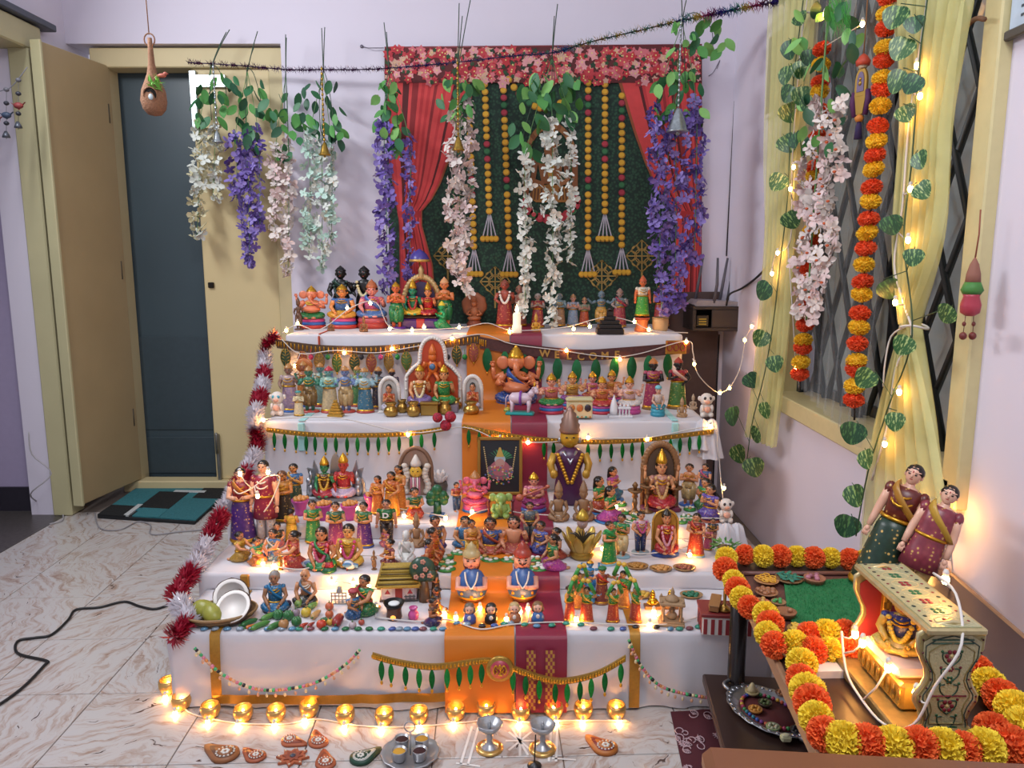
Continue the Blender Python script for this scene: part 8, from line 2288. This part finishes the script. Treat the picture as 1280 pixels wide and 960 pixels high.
def mini(name,label,x,y,r_,h,bowl,fill,n,shape='ball',z=ZT + .018):
    t = it(name,label,'miniature',x,y,z,push=0); 
    mb = MB(); mb.lathe([(.1,0),(r_ * .8,0),(r_,h * .8),(r_ * 1.02,h),(r_ * .9,h),(.1,h * .5)],16); pt(t,'tray',mb,gm(bowl,.5))
    for i in range(n):
        a = i * 2.4; q = r_ * .75 * sqrt((i + .3) / n); mb = MB()
        if shape == 'leaf': mb.ell((0,0,0),(r_ * .5,r_ * .16,.6),7,4,T=Matrix.Translation(V(q * cos(a),q * sin(a),h + 1 + .12 * i)) @ Matrix.Rotation(a * 1.7,4,'Z'))
        elif shape == 'ring': mb.tube([V(q * cos(a) + r_ * .24 * cos(b),q * sin(a) + r_ * .24 * sin(b),h + .8 + .1 * i) for b in [2 * pi * j / 10 for j in range(11)]],r_ * .06,5,cap=False)
        elif shape == 'flower':
            for j in range(5): mb.ell((q * cos(a) + r_ * .2 * cos(j * 1.256),q * sin(a) + r_ * .2 * sin(j * 1.256),h + 1.5),(r_ * .17,r_ * .17,1.4),6,4)
        else: mb.ell((q * cos(a),q * sin(a),h + .6),(r_ * .27,r_ * .27,r_ * .24),7,5)
        pt(t,'ware',mb,gm(fill[i % len(fill)],.45))
    return t
mini('mini_tray','miniature tray of yellow ring snacks on the turf board',958,727,15,3,'#a8784a',['#c9962c'],12,'ring')
mini('mini_tray','miniature tray of dark teal betel leaves on the turf board',986,725,17,3,'#7a5a3a',['#1f6a5a','#2a7a62'],16,'leaf')
mini('mini_basket','miniature round wicker box with pink sweets on the turf board',1018,728,13,7,'#94624a',['#a86a7a','#8a5460'],5)
mini('mini_tray','miniature heap of brown sweets on an open tray',958,742,14,3,'#94684a',['#86583a','#94603f'],10)
mini('mini_bowl','miniature tan bowl with red rim at the turf board edge',951,756,11,5,'#a8604a',['#b08a4a'],4)
mini('mini_bowl','miniature bowl of green leaves at the turf board edge',973,757,9,6,'#8a6a4a',['#3f8a4a'],5)
mini('mini_basket','miniature brown round basket on a plate',982,770,13,7,'#86583c',['#94664a'],1)
mini('mini_basket','miniature basket of pink, blue and yellow flowers',1000,790,16,4,'#94743c',['#b8487a','#d0a83a','#3a4f9a','#c0507f','#d8b84a'],9,'flower')
for i,(x,y,w_) in enumerate(((1036,797,30),(1072,797,34))):
    t = it('mini_box',('miniature round cornered wooden box at the front of the turf board','miniature long wooden box beside the swing')[i],'miniature',x,y,ZT + .018,push=4)
    mb = MB(); mb.box((0,0,5),(w_,12,10),2.5); pt(t,'body',mb,gm('#86604a',.5)); mb = MB(); mb.box((0,0,10.5),(w_ * .9,10,1.6),.5); pt(t,'lid',mb,gm('#94705a',.5))
t = it('mini_hut','miniature dark brown arched hut beside the turf','miniature',1076,727,ZT + .014,push=5)
mb = MB(); mb.prism(arch_shape(20,20,10,.4),-8,8); pt(t,'shell',mb,gm('#5a3028')); mb = MB(); mb.prism(arch_shape(11,12,10,.4),-8.6,-7.6); pt(t,'doorway',mb,gm('#15100e')); mb = MB(); mb.box((0,0,.6),(24,18,1.2),.3); pt(t,'floor_plate',mb,gm('#4a2a24'))
ro_ = PZ(1050,835,ZT)
wb = thing('white_board','flat white foam board lying under the cross row of marigolds','board',ro_)
mb = MB(); quad(mb,[(985,806),(1092,812),(1098,838),(1004,840)],ZT + .0005,ZT + .014); local(mb,wb).build('slab',M('#cbc8cc',.7),wb)
mb = MB(); quad(mb,[(986,808),(1091,813),(1092,816),(987,811)],ZT + .014,ZT + .017); local(mb,wb).build('raised_edge',M('#d4d2d4',.7),wb)

# decorated swing
SWX = .662
sw = thing('ornate_swing','gilded enamel swing frame with flowered side panels and roof plank','swing',(SWX,1.19,ZT + .0005),scale=(.92,.96,.93))
ENAM = attr_mat('enamel_work',.35,.35,.25,260,.12)
half = [(.040,0),(.041,.012),(.036,.034),(.040,.050),(.050,.068),(.050,.078),(.040,.094),(.034,.110),(.036,.126),(.045,.144),(.052,.160),(.053,.184),(.030,.199),(0,.206)]
outl = [(-x,z) for x,z in half] + [(x,z) for x,z in half[::-1][1:]]
def scale_o(o_,k): return [(x * k,.1 + (z - .1) * (k * .98)) for x,z in o_]
def swpanel(y,front):
    mb = MB(); mb.prism(outl,y - .006,y + .006); p_ = mb.build('side_panel',M('#a89a68',.35,.6,var=.2,scale=60),sw)
    yy = y - .007 if front else y - .007
    rim_ = MB(); rim_.tube([V(x,y,z) for x,z in outl + outl[:1]],.0045,6,cap=False); rim_.build('panel_rim',M('#c2b488',.3,.6),p_)
    f = MB()
    if front:
        f.prism(scale_o(outl,.9),yy - .0005,yy,col='#b6ae86'); f.build('enamel_field',ENAM,p_)
        f = MB()
        for kk,c in ((.82,'#3a4a44'),(.70,'#8a7a4a')):
            o2 = scale_o(outl,kk); pts_ = [V(x,yy - .001,z) for x,z in o2 + o2[:1]]; f.tube(pts_,.0011,4,col=c,cap=False)
        def dot(x,z,r_,c): f.ell((x,yy - .001,z),(r_,.001,r_),7,4,col=c)
        def flower(x,z,r_,c):
            for j in range(6): dot(x + r_ * cos(j * 1.047),z + r_ * sin(j * 1.047),r_ * .5,c)
            dot(x,z,r_ * .4,'#c9b27a')
        flower(0,.150,.008,'#7a2a34'); flower(0,.108,.005,'#2f5a3a'); flower(0,.062,.008,'#7a2a34'); flower(0,.128,.004,'#7a2a34')
        for s in (-1,1):
            for q in range(5):
                z = .03 + q * .028; f.tube(smooth_path([V(0,yy - .001,z - .01),V(s * .012,yy - .001,z),V(s * .015,yy - .001,z + .012),V(s * .007,yy - .001,z + .014)],3),.0012,4,col='#2c4a3a'); dot(s * .016,z + .016,.0026,'#6a2a30' if q % 2 else '#2f5a3a')
            f.ell((s * .014,yy - .001,.022),(.008,.001,.005),8,4,col='#2c5a3c')
            for q in range(14):
                x,z = scale_o(outl,.95)[2 + q if s < 0 else -3 - q]; dot(x * .97,z,.002,'#5a2a30')
        for z in (.172,.178): f.tube([V(-.034,yy - .001,z),V(.034,yy - .001,z)],.0014,4,col='#4a6a58')
        f.tube([V(-.03,yy - .001,.080),V(.03,yy - .001,.080)],.0016,4,col='#7a2a30')
        f.build('enamel_pattern',ENAM,p_)
    else:
        f.prism(scale_o(outl,.88),yy - .0005,yy,col='#8a1f2a'); f.build('red_lining',attr_mat('red_velvet',.7),p_)
swpanel(-.112,True); swpanel(.112,False)
mb = MB(); mb.box((.004,.1,.095),(.016,.012,.17),.002); po = mb.build('gilt_post',M('#b8963a',.3,.7),sw)
mb = MB()
for i in range(13):
    for j in range(3):
        if (i + j) % 2: mb.box((-.001 + .005 * j,.0932,.02 + .0125 * i),(.0048,.002,.012),col='#7a5a22')
mb.build('chequer',attr_mat('chequer',.35,.5),po)
# roof plank
mb = MB(); mb.box((0,0,.196),(.098,.262,.012),.003); rf = mb.build('roof_plank',M('#b3a57a',.35,.5,var=.15,scale=70),sw)
mb = MB(); mb.box((0,0,.2025),(.082,.25,.002),col='#a8ab8a')
for i in range(7):
    y = -.105 + .035 * i; c = ('#8a2a34','#2f6a45')[i % 2]
    for a in range(4): mb.ell((.007 * cos(a * pi / 2 + .78),y + .007 * sin(a * pi / 2 + .78),.2037),(.0048,.0048,.0012),7,4,col=c)
    mb.tube([V(.024 * cos(2 * pi * j / 12),y + .015 * sin(2 * pi * j / 12),.2036) for j in range(13)],.0011,4,col='#c8bd92',cap=False)
    for s in (-1,1): mb.ell((s * .031,y + .017,.2036),(.004,.004,.001),6,4,col='#2c3a36'); mb.ell((s * .031,y,.2036),(.003,.003,.001),6,4,col='#7a2a34')
mb.build('enamel_pattern',ENAM,rf)
# base plank and seat
mb = MB(); mb.box((-.02,0,.012),(.13,.25,.024),.003); bs = mb.build('base_plank',M('#8a7648',.4,.4,var=.3,scale=60),sw)
mb = MB(); mb.box((-.012,-.005,.05),(.085,.15,.05),.006); mb.build('seat_box',M('#b08f48',.3,.6,var=.3,scale=50),sw)
mb = MB()
for i in range(9):
    y = -.075 + .018 * i; mb.ell((-.056,y,.05),(.003,.006,.016),6,5)
mb.build('seat_beading',M('#c4a458',.25,.8),sw)
mb = MB(); mb.box((-.018,.0,.082),(.08,.13,.018),.008); mb.build('cushion',M('#c9b0a4',.8),sw)
dd = doll('reclining gilded deity in blue and gold on the ornate swing',0,0,0,0,'sit',yaw=-35,skin='#b8923a',low='#c2a24a',top='#2c3a86',crown=GOLD,tall=.5,arms='lap',loc=(SWX - .012,1.20,ZT + .086),hm=.1,garl='#c9a83a',belt=GOLD,name='swing_deity')
fairy('fairy light cord looped in front of the swing seat',[V(SWX - .07,1.29,ZT + .07),V(SWX - .085,1.23,ZT + .03),V(SWX - .09,1.17,ZT + .02),V(SWX - .08,1.10,ZT + .012),V(SWX - .05,1.072,ZT + .03),V(SWX - .03,1.06,ZT + .10),V(SWX + .0,1.055,ZT + .17),V(SWX + .03,1.13,ZT + .215),V(SWX + .045,1.22,ZT + .21),PX(1190,735,XR - .05),PX(1189,690,XR - .04),PX(1187,640,XR - .04)],
      [V(SWX - .065,1.22,ZT + .085),V(SWX - .06,1.14,ZT + .085),V(SWX - .055,1.27,ZT + .075),V(SWX + .03,1.16,ZT + .225),PX(1165,690,XR - .06),PX(1180,648,XR - .06),PX(1184,640,XR - .05),V(SWX - .04,1.09,ZT + .07)])
for lab,x,y,hm,lean,yaw,kw in (
    ('large costume doll woman in green and rust saree leaning by the window wall',.79,1.61,.30,17,-42,dict(skin='#d8a890',low='#1f3a2c',top='#6a2a24',pallu='#a8782e',arms='down',hs='bun',lowk='skirt')),
    ('large costume doll man in pink brocade coat leaning by the window wall',.83,1.545,.275,19,-35,dict(skin='#dcae96',low='#c9a86a',top='#8a3a48',topk='kurta',arms='down',hs='crop',lowk='pants',pallu='#b8923a',neck=None))):
    d_ = doll(lab,0,0,0,0,'tall',yaw=yaw,loc=(x,y,ZT + .002),hm=hm,name='costume_doll',cat='doll',wx=.95,**kw)
    d_.rotation_euler = (Matrix.Rotation(RAD(lean),4,'Y') @ Matrix.Rotation(RAD(yaw),4,'Z')).to_euler()
# bulbs at the table edge
# silver tray on the lower shelf
ZL = .1385
p = PZ(962,893,ZL); k = mpp(p)
t = thing('silver_tray','oval embossed silver tray with red lining on the lower shelf','tray',p,(0,0,RAD(-62)),scale=k)
mb = MB(); mb.lathe([(.1,0),(44,0),(52,4),(60,5.5),(61,7),(59,7.5),(51,6),(43,2),(.1,1.6)],48,sy=.72,fn=lambda a,z: 1 + (.02 * sin(16 * a) if z > 4 else 0)); pt(t,'dish',mb,M('#9a9ca0',.3,.85,var=.25,scale=.15))
for i in range(32):
    a = 2 * pi * i / 32; mb = MB(); mb.ell((56 * cos(a),56 * .72 * sin(a),6.6),(3.4,2.6,1.6),6,5); pt(t,'embossed_leaf',mb,M('#b0b2b6',.25,.85))
mb = MB(); mb.lathe([(.1,1.6),(42,1.6),(42,2.6),(.1,2.6)],36,sy=.72); pt(t,'lining',mb,M('#5a1f22',.7))
for s in (-1,1):
    mb = MB(); mb.tube(smooth_path([V(s * 58,-12,6),V(s * 68,-12,8),V(s * 72,0,9),V(s * 68,12,8),V(s * 58,12,6)],4),2.6,6); pt(t,'handle',mb,M('#9a9ca0',.3,.85))
bc_ = ['#c0563a','#3a5aa8','#3f8a4a','#c9a23a','#7a3a86','#2f7a8a','#a83a5a']
for i in range(40):
    a = 2 * pi * i / 40; mb = MB(); mb.ell((39 * cos(a),28 * sin(a),5),(2.6,2.6,2.4),7,5); pt(t,'edge_bead',mb,gm(bc_[(i * 3 + i // 5) % 7],.3))
kx,loc0 = k,p
for i,(px_,py_,nm,lab) in enumerate(((940,868,'mini_dish','tiny cream cone shaped vessel in the silver tray'),(978,870,'mini_dish','tiny brown bowl of sweets in the silver tray'),(956,882,'mini_dish','tiny dark bowl of green chutney in the silver tray'),(944,890,'mini_dish','tiny orange cup in the silver tray'),(966,912,'mini_dish','tiny heap of pale leaves in the silver tray'),(996,916,'mini_dish','tiny black pan in the silver tray'),(982,926,'mini_dish','tiny pale block of butter in the silver tray'))):
    t = it(nm,lab,'miniature',px_,py_,ZL + .005)
    c = ('#b8a878','#6a4028','#3a3020','#c0823a','#8a9a6a','#1c1a1a','#c4c29a')[i]; c2 = ('#c4b488','#a86a3a','#5a6a3a','#c9903a','#b8b89a','#2a2826','#cfcda8')[i]
    mb = MB()
    if i == 6: mb.box((0,0,4),(13,10,8),2)
    else: mb.lathe([(5,0),(8,2),(9,5),(7.5,5),(0,3)],12)
    pt(t,'dish',mb,gm(c)); mb = MB()
    if i == 0: mb.lathe([(7,4),(5,9),(2,15),(0,16)],12)
    elif i == 6: mb.ell((0,0,8),(5,4,1.6))
    else:
        for q in range(6): mb.ell((4.5 * cos(q * 1.05),4.5 * sin(q * 1.05),5),(2.4,2.4,1.8),6,4)
    pt(t,'contents',mb,gm(c2))
t = it('purple_cup','translucent purple plastic cup tipped on the lower shelf','cup',1012,925,ZL,push=0)
T = Matrix.Translation(V(0,0,12)) @ Matrix.Rotation(RAD(-65),4,'X') @ Matrix.Rotation(RAD(20),4,'Y')
mb = MB(); mb.lathe([(9,-14),(15,14),(14,14),(8,-12),(.1,-12)],18,T=T); pt(t,'cup',mb,M('#6a2a9a',.2)); mb = MB(); mb.lathe([(14.6,13),(16,14.5),(14.4,15.5),(13.6,14)],18,T=T,cap=False); pt(t,'rim',mb,M('#7a3aae',.2))
# ================================================================ ON THE FLOOR
ZF = 0.001
def fl(x,y): return PZ(x,y,ZF)
WARM = M('#ffb45c',.4,emit=70.0,var=0,key='lampglow')
DB = M('#cda664',.3,.7,var=.1,scale=30)
dpos = [(212,864),(228,884),(264,895),(305,899),(346,899),(387,893),(432,901),(481,903),(524,901),(570,897),(608,893),(651,897),(692,895),(729,895),(770,895)]
bp_ = []
for i,(x,y) in enumerate(dpos):
    t = it('brass_diya','round brass lamp bowl in the row before the lowest step','lamp',x,y + 8,ZF,push=11,group='brass lamp bowls in a row')
    mb = MB(); mb.lathe([(6,0),(9.5,3),(12,9),(12.2,14),(10.8,18),(10,18),(11,13),(9,6),(.1,4)],20); pt(t,'bowl',mb,DB)
    mb = MB(); mb.lathe([(10.2,17),(11.2,18),(10.4,19),(9.6,18),(10.2,17)],20,cap=False); pt(t,'rim',mb,DB)
    mb = MB(); mb.lathe([(.1,4.5),(8.6,5),(8.6,8),(.1,8.4)],14); pt(t,'wax',mb,M('#8a7048',.5))
    mb = MB(); mb.ell((0,0,12),(1.8,1.8,3.6)); pt(t,'glow_wick',mb,WARM)
    bp_.append(t.location + V((-1) ** i * 2 * t.scale[0],-15 * t.scale[0],.006))
fairy('fairy light cord lying on the floor in front of the brass bowls',[q + V(.03,.012,-.003) for q in bp_],bp_)
# paisley clay plates and floor motifs
def paisley(label,x,y,s,c,ring,flip=1,yaw=0,name='paisley_plate',thick=5):
    t = it(name,label,'floor ornament',x,y,ZF,yaw=yaw)
    def outline(k):
        pts_ = []
        for i in range(24):
            a = 2 * pi * i / 24; pts_.append((flip * (k * 15 * cos(a)),k * 13 * sin(a)))
        o2 = []
        for i,(px_,py_) in enumerate(pts_):
            # pull one side into a curled tail
            a = 2 * pi * i / 24; tail = max(0,cos(a - 2.3)) ** 6
            o2.append((px_ - flip * tail * k * 10,py_ + tail * k * 16))
        return o2
    TT_ = Matrix.Rotation(pi / 2,4,'X')
    def lay(k,z0,z1,col,nm):
        mb = MB(); o2 = [(a * s,b * s) for a,b in outline(k)]; n = len(o2)
        mb.add([(a,b,z0) for a,b in o2] + [(a * .97,b * .97,z1) for a,b in o2],[tuple(range(n))[::-1],tuple(range(n,2 * n))] + [(i,(i + 1) % n,n + (i + 1) % n,n + i) for i in range(n)]); return pt(t,nm,mb,gm(col,.5))
    lay(1,0,thick,c,'plate'); lay(.72,thick - .5,thick + 1,ring,'inner_ring'); lay(.5,thick,thick + 1.8,c,'centre')
    mb = MB()
    for i in range(14): a = 2 * pi * i / 14; mb.ell((9.4 * s * cos(a) * flip,8.2 * s * sin(a),thick + 1.6),(1.3 * s,1.3 * s,1),6,4)
    pt(t,'pearl_dots',mb,gm('#d0ccc4')); mb = MB()
    for i in range(6): a = 2 * pi * i / 6; mb.ell((3.2 * s * cos(a),3.2 * s * sin(a),thick + 2.2),(2 * s,2 * s,1),6,4)
    pt(t,'flower',mb,gm('#d8d4cc'))
    return t
paisley('large brown paisley plate with white flower at the left of the floor ornaments',282,945,1.15,'#8f5a34','#6a4632',1,25)
paisley('terracotta paisley between the large brown one and the star',320,947,.85,'#a05434','#7a3a26',1,15,thick=3)
paisley('terracotta paisley with a fringe above the star',362,927,.8,'#a85a38','#86402a',-1,-70,thick=3)
paisley('terracotta paisley to the right above the star',398,929,.85,'#a85a38','#8a442c',1,-15,thick=3)
paisley('terracotta paisley at the lower right of the star',407,955,.9,'#a05434','#86402a',1,-20,thick=3)
paisley('dark green paisley plate edged with white pearls',451,950,.95,'#173f2e','#c4c4bc',-1,-10)
paisley('amber and red paisley plate alone right of the silver lamps',757,937,1.05,'#b0682c','#7a2a2a',1,5)
t = it('star_ornament','terracotta eight pointed star ornament on the floor','floor ornament',366,948,ZF)
def star(r0,r1,z0,z1,n=8):
    mb = MB(); o2 = [((r0 if i % 2 == 0 else r1) * cos(pi * i / n),.9 * (r0 if i % 2 == 0 else r1) * sin(pi * i / n)) for i in range(2 * n)]; m = len(o2)
    mb.add([(a,b,z0) for a,b in o2] + [(a,b,z1) for a,b in o2],[tuple(range(m))[::-1],tuple(range(m,2 * m))] + [(i,(i + 1) % m,m + (i + 1) % m,m + i) for i in range(m)],None,False); return mb
pt(t,'plate',star(21,13,0,3),gm('#a25432',.5)); pt(t,'inner_star',star(13,8,3,4.2),gm('#84402a',.5)); pt(t,'centre',MB().ell((0,0,4.5),(4,4,1.6)),gm('#3a3a4a',.3))
for i in range(8):
    pt(t,'tip_dot',MB().ell((17 * cos(pi * i / 4),15.4 * sin(pi * i / 4),3.2),(1.5,1.5,.9),6,4),gm('#c9b8a0'))
# four-bowl powder stand
t = it('powder_stand','steel tray holding four bowls of red and yellow powder round a ring handle','stand',513,946,ZF)
ST = M('#a9a9ac',.28,.6)
mb = MB(); mb.lathe([(.1,0),(22,0),(33,4),(37,7),(36,8),(31,5.5),(20,2.5),(.1,2.5)],36,sy=.95,fn=lambda a,z: 1 + (.025 * sin(12 * a) if z > 5 else 0)); pt(t,'tray',mb,ST)
for i,(dx,dy,c) in enumerate(((-12,12,'#3a1c18'),(13,13,'#b8862a'),(-12,-12,'#c09030'),(13,-11,'#3a1a1a'))):
    mb = MB(); mb.lathe([(6,3),(8,6),(9.5,17),(9.8,18),(9,18),(7,12),(.1,12)],18,(dx,dy,0)); bo = pt(t,'bowl',mb,ST)
    mb = MB(); mb.ell((dx,dy,15),(8.4,8.4,2.2),12,6); mb.build('powder',M(c,.9),bo)
mb = MB(); mb.tube([V(0,0,3),V(0,0,34)],1.1,6); mb.tube([V(6.5 * cos(a),0,41 + 7 * sin(a)) for a in [2 * pi * i / 16 for i in range(17)]],.9,6,cap=False); pt(t,'ring_handle',mb,ST)
# silver standing lamps
for i,(x,y) in enumerate(((612,941),(678,942))):
    t = it('silver_lamp',('silver oil lamp on brass base nearer the powder stand','silver oil lamp on brass base nearer the amber paisley')[i],'lamp',x,y,ZF,push=8)
    SL = M('#aaacb0',.28,.6,var=.2,scale=.2)
    mb = MB(); mb.lathe([(17,0),(17.5,2),(15,4),(0,4)],22); pt(t,'brass_base',mb,DB)
    mb = MB(); mb.lathe([(12,3),(11,5),(6,8),(3.5,13),(4.2,17),(3,21),(4.5,24)],18); pt(t,'stem',mb,SL)
    mb = MB(); mb.lathe([(4,23),(9,25),(14.5,31),(16,36),(14,36),(10,30),(.1,28)],20,fn=lambda a,z: 1 + (.09 * max(0,cos(5 * a)) if z > 29 else 0)); pt(t,'oil_bowl',mb,SL)
    mb = MB(); mb.lathe([(2,28),(2.5,34),(1,39)],8); pt(t,'finial',mb,SL)
t = it('incense_holder','thin black incense stick in a small holder near the silver lamps','incense',668,958,ZF)
mb = MB(); mb.lathe([(9,0),(9,2),(3,4),(1.5,6)],12); pt(t,'foot',mb,M('#3a3a3c',.35,.6)); mb = MB(); mb.tube([V(0,0,4),V(1.5,2,42)],.9,5); pt(t,'stick',mb,M('#15120f',.8))
# rice-flour drawing (flat, on the tiles)
mb = MB()
def chalk(a,b,w_=.006):
    p,q = fl(*a),fl(*b); d = (q - p).normalized(); s_ = V(-d.y,d.x,0) * w_ / 2; mb.add([p - s_,p + s_,q + s_,q - s_],[(0,1,2,3)],None,False)
for a,b in (((590,908),(576,955)),((598,909),(585,956)),((690,900),(686,952)),((697,900),(695,952)),((636,915),(664,938)),((664,915),(636,938)),((650,908),(650,945)),((632,926),(668,926)),((640,910),(660,944)),((570,954),(600,958)),((690,948),(720,950))): chalk(a,b)
for v in range(len(mb.v)): mb.v[v] = (mb.v[v][0],mb.v[v][1],.0016)
mb.build('floor_drawing',M('#dcd8d4',.9),None,label='white powder line drawing on the tiles around the silver lamps',cat='drawing')
# patterned maroon mat
p0 = fl(878,925)
mt = thing('patterned_mat','maroon block printed cotton mat beside the low table','mat',p0)
cs = [fl(838,890),fl(905,887),fl(940,990),fl(858,985)]
def mfn(u,v):
    a = cs[0].lerp(cs[1],u); b = cs[3].lerp(cs[2],u); q = a.lerp(b,v); return (q.x - p0.x,q.y - p0.y,.003 + .002 * vnoise(u * 5 + v * 3,5))
mb = MB(); mb.grid(mfn,10,16); mb.build('cloth',M('#4a1620',.85,var=.1),mt)
mb = MB(); rr = random.Random(12)
def mp_(u,v): q = mfn(u,v); return V(q[0],q[1],q[2] + .0016)
for i in range(24):
    u,v = rr.uniform(.06,.94),rr.uniform(.04,.96); a0 = rr.random() * 6; r_ = rr.uniform(.05,.11)
    mb.tube([mp_(min(1,max(0,u + r_ * (1 - .03 * j) * cos(a0 + j * .4))),min(1,max(0,v + r_ * .6 * (1 - .03 * j) * sin(a0 + j * .4)))) for j in range(14)],.0016,4)
    if i % 2: 
        for j in range(5): a = a0 + j * .5; mb.tube([mp_(u,v),mp_(min(1,max(0,u + .09 * cos(a))),min(1,max(0,v + .055 * sin(a))))],.0013,4)
mb.build('printed_scrolls',M('#b0949a',.85),mt,kind='stuff')
# door mat
p0 = PZ(200,628,ZF)
dm = thing('door_mat','teal and black blocked door mat with white bars at the cream door','mat',p0)
Ax,Bx,Cx,Dx = PZ(172,610,.012),PZ(288,612,.012),PZ(243,653,.012),PZ(122,645,.012)
def dq(u,v,z=.012): q = Ax.lerp(Bx,u).lerp(Dx.lerp(Cx,u),v); return (q.x - p0.x,q.y - p0.y,z)
mb = MB(); mb.add([dq(0,0,.0),dq(1,0,.0),dq(1,1,.0),dq(0,1,.0),dq(0,0),dq(1,0),dq(1,1),dq(0,1)],[(3,2,1,0),(4,5,6,7),(0,1,5,4),(1,2,6,5),(2,3,7,6),(3,0,4,7)],None,False); mb.build('base',M('#16181b',.9),dm)
for (u0,u1,v0,v1,c) in ((0,.72,0,.45,'#2f7078'),(.0,.35,.45,.80,'#2f7078'),(.55,1,.35,.97,'#2b6870'),(.30,.62,.16,.72,'#101214'),(.72,1,0,.35,'#121416'),(.0,.28,.68,1,'#101214'),(.35,.62,.72,.97,'#2f7078'),(.45,.78,.1,.17,'#b8bcbc'),(.26,.31,.62,.97,'#b8bcbc')):
    mb = MB(); q = [dq(u0,v0,.0125),dq(u1,v0,.0125),dq(u1,v1,.0125),dq(u0,v1,.0125)]; zt2 = .0165 if c != '#101214' else .0175
    zt2 += .0004 * len(dm.children)
    q2 = [(a,b,zt2) for a,b,_ in q]; mb.add(q + q2,[(4,5,6,7),(0,1,5,4),(1,2,6,5),(2,3,7,6),(3,0,4,7)],None,False); mb.build('pile_block',M(c,.95,var=.25,scale=150,bump=.5),dm)
# black cable across the floor
pts_ = [(-20,888),(0,880),(30,858),(55,832),(58,826),(25,818),(19,808),(25,800),(45,797),(65,793),(85,775),(95,762),(125,759),(155,752),(175,758),(195,761),(215,752),(230,730),(245,718),(262,718)]
path = smooth_path([PZ(x,y,.005) for x,y in pts_],5)
o_ = path[0]; mb = MB(); mb.tube([q - o_ for q in path],.0042,6); mb.build('floor_cable',M('#121214',.45),None,loc=o_,label='black power cable snaking across the tiles to the stand',cat='cable')
pts_ = [(20,540),(24,560),(50,590),(60,600),(48,625),(60,640),(75,640),(70,650)]
path = smooth_path([PZ(62,655,.006),PZ(78,650,.006),PZ(76,640,.006),PZ(58,632,.006),PY(38,618,3.38),PY(64,592,3.38),PY(40,568,3.36),PY(36,540,3.36)],5)
o_ = path[0]; mb = MB(); mb.tube([q - o_ for q in path],.0032,6); mb.build('white_cable',M('#a8a4a8',.5),None,loc=o_,label='thin white cable trailing down the side doorway to the floor',cat='cable')
path = smooth_path([PZ(118,640,.005),PZ(125,660,.005),PZ(150,662,.005),PZ(172,652,.005),PZ(188,656,.005),PZ(190,668,.005),PZ(230,664,.005),PZ(285,660,.005)],5)
o_ = path[0]; mb = MB(); mb.tube([q - o_ for q in path],.0028,6); mb.build('white_cable',M('#8f8c90',.5),None,loc=o_,label='thin grey cable lying on the tiles before the door mat',cat='cable')
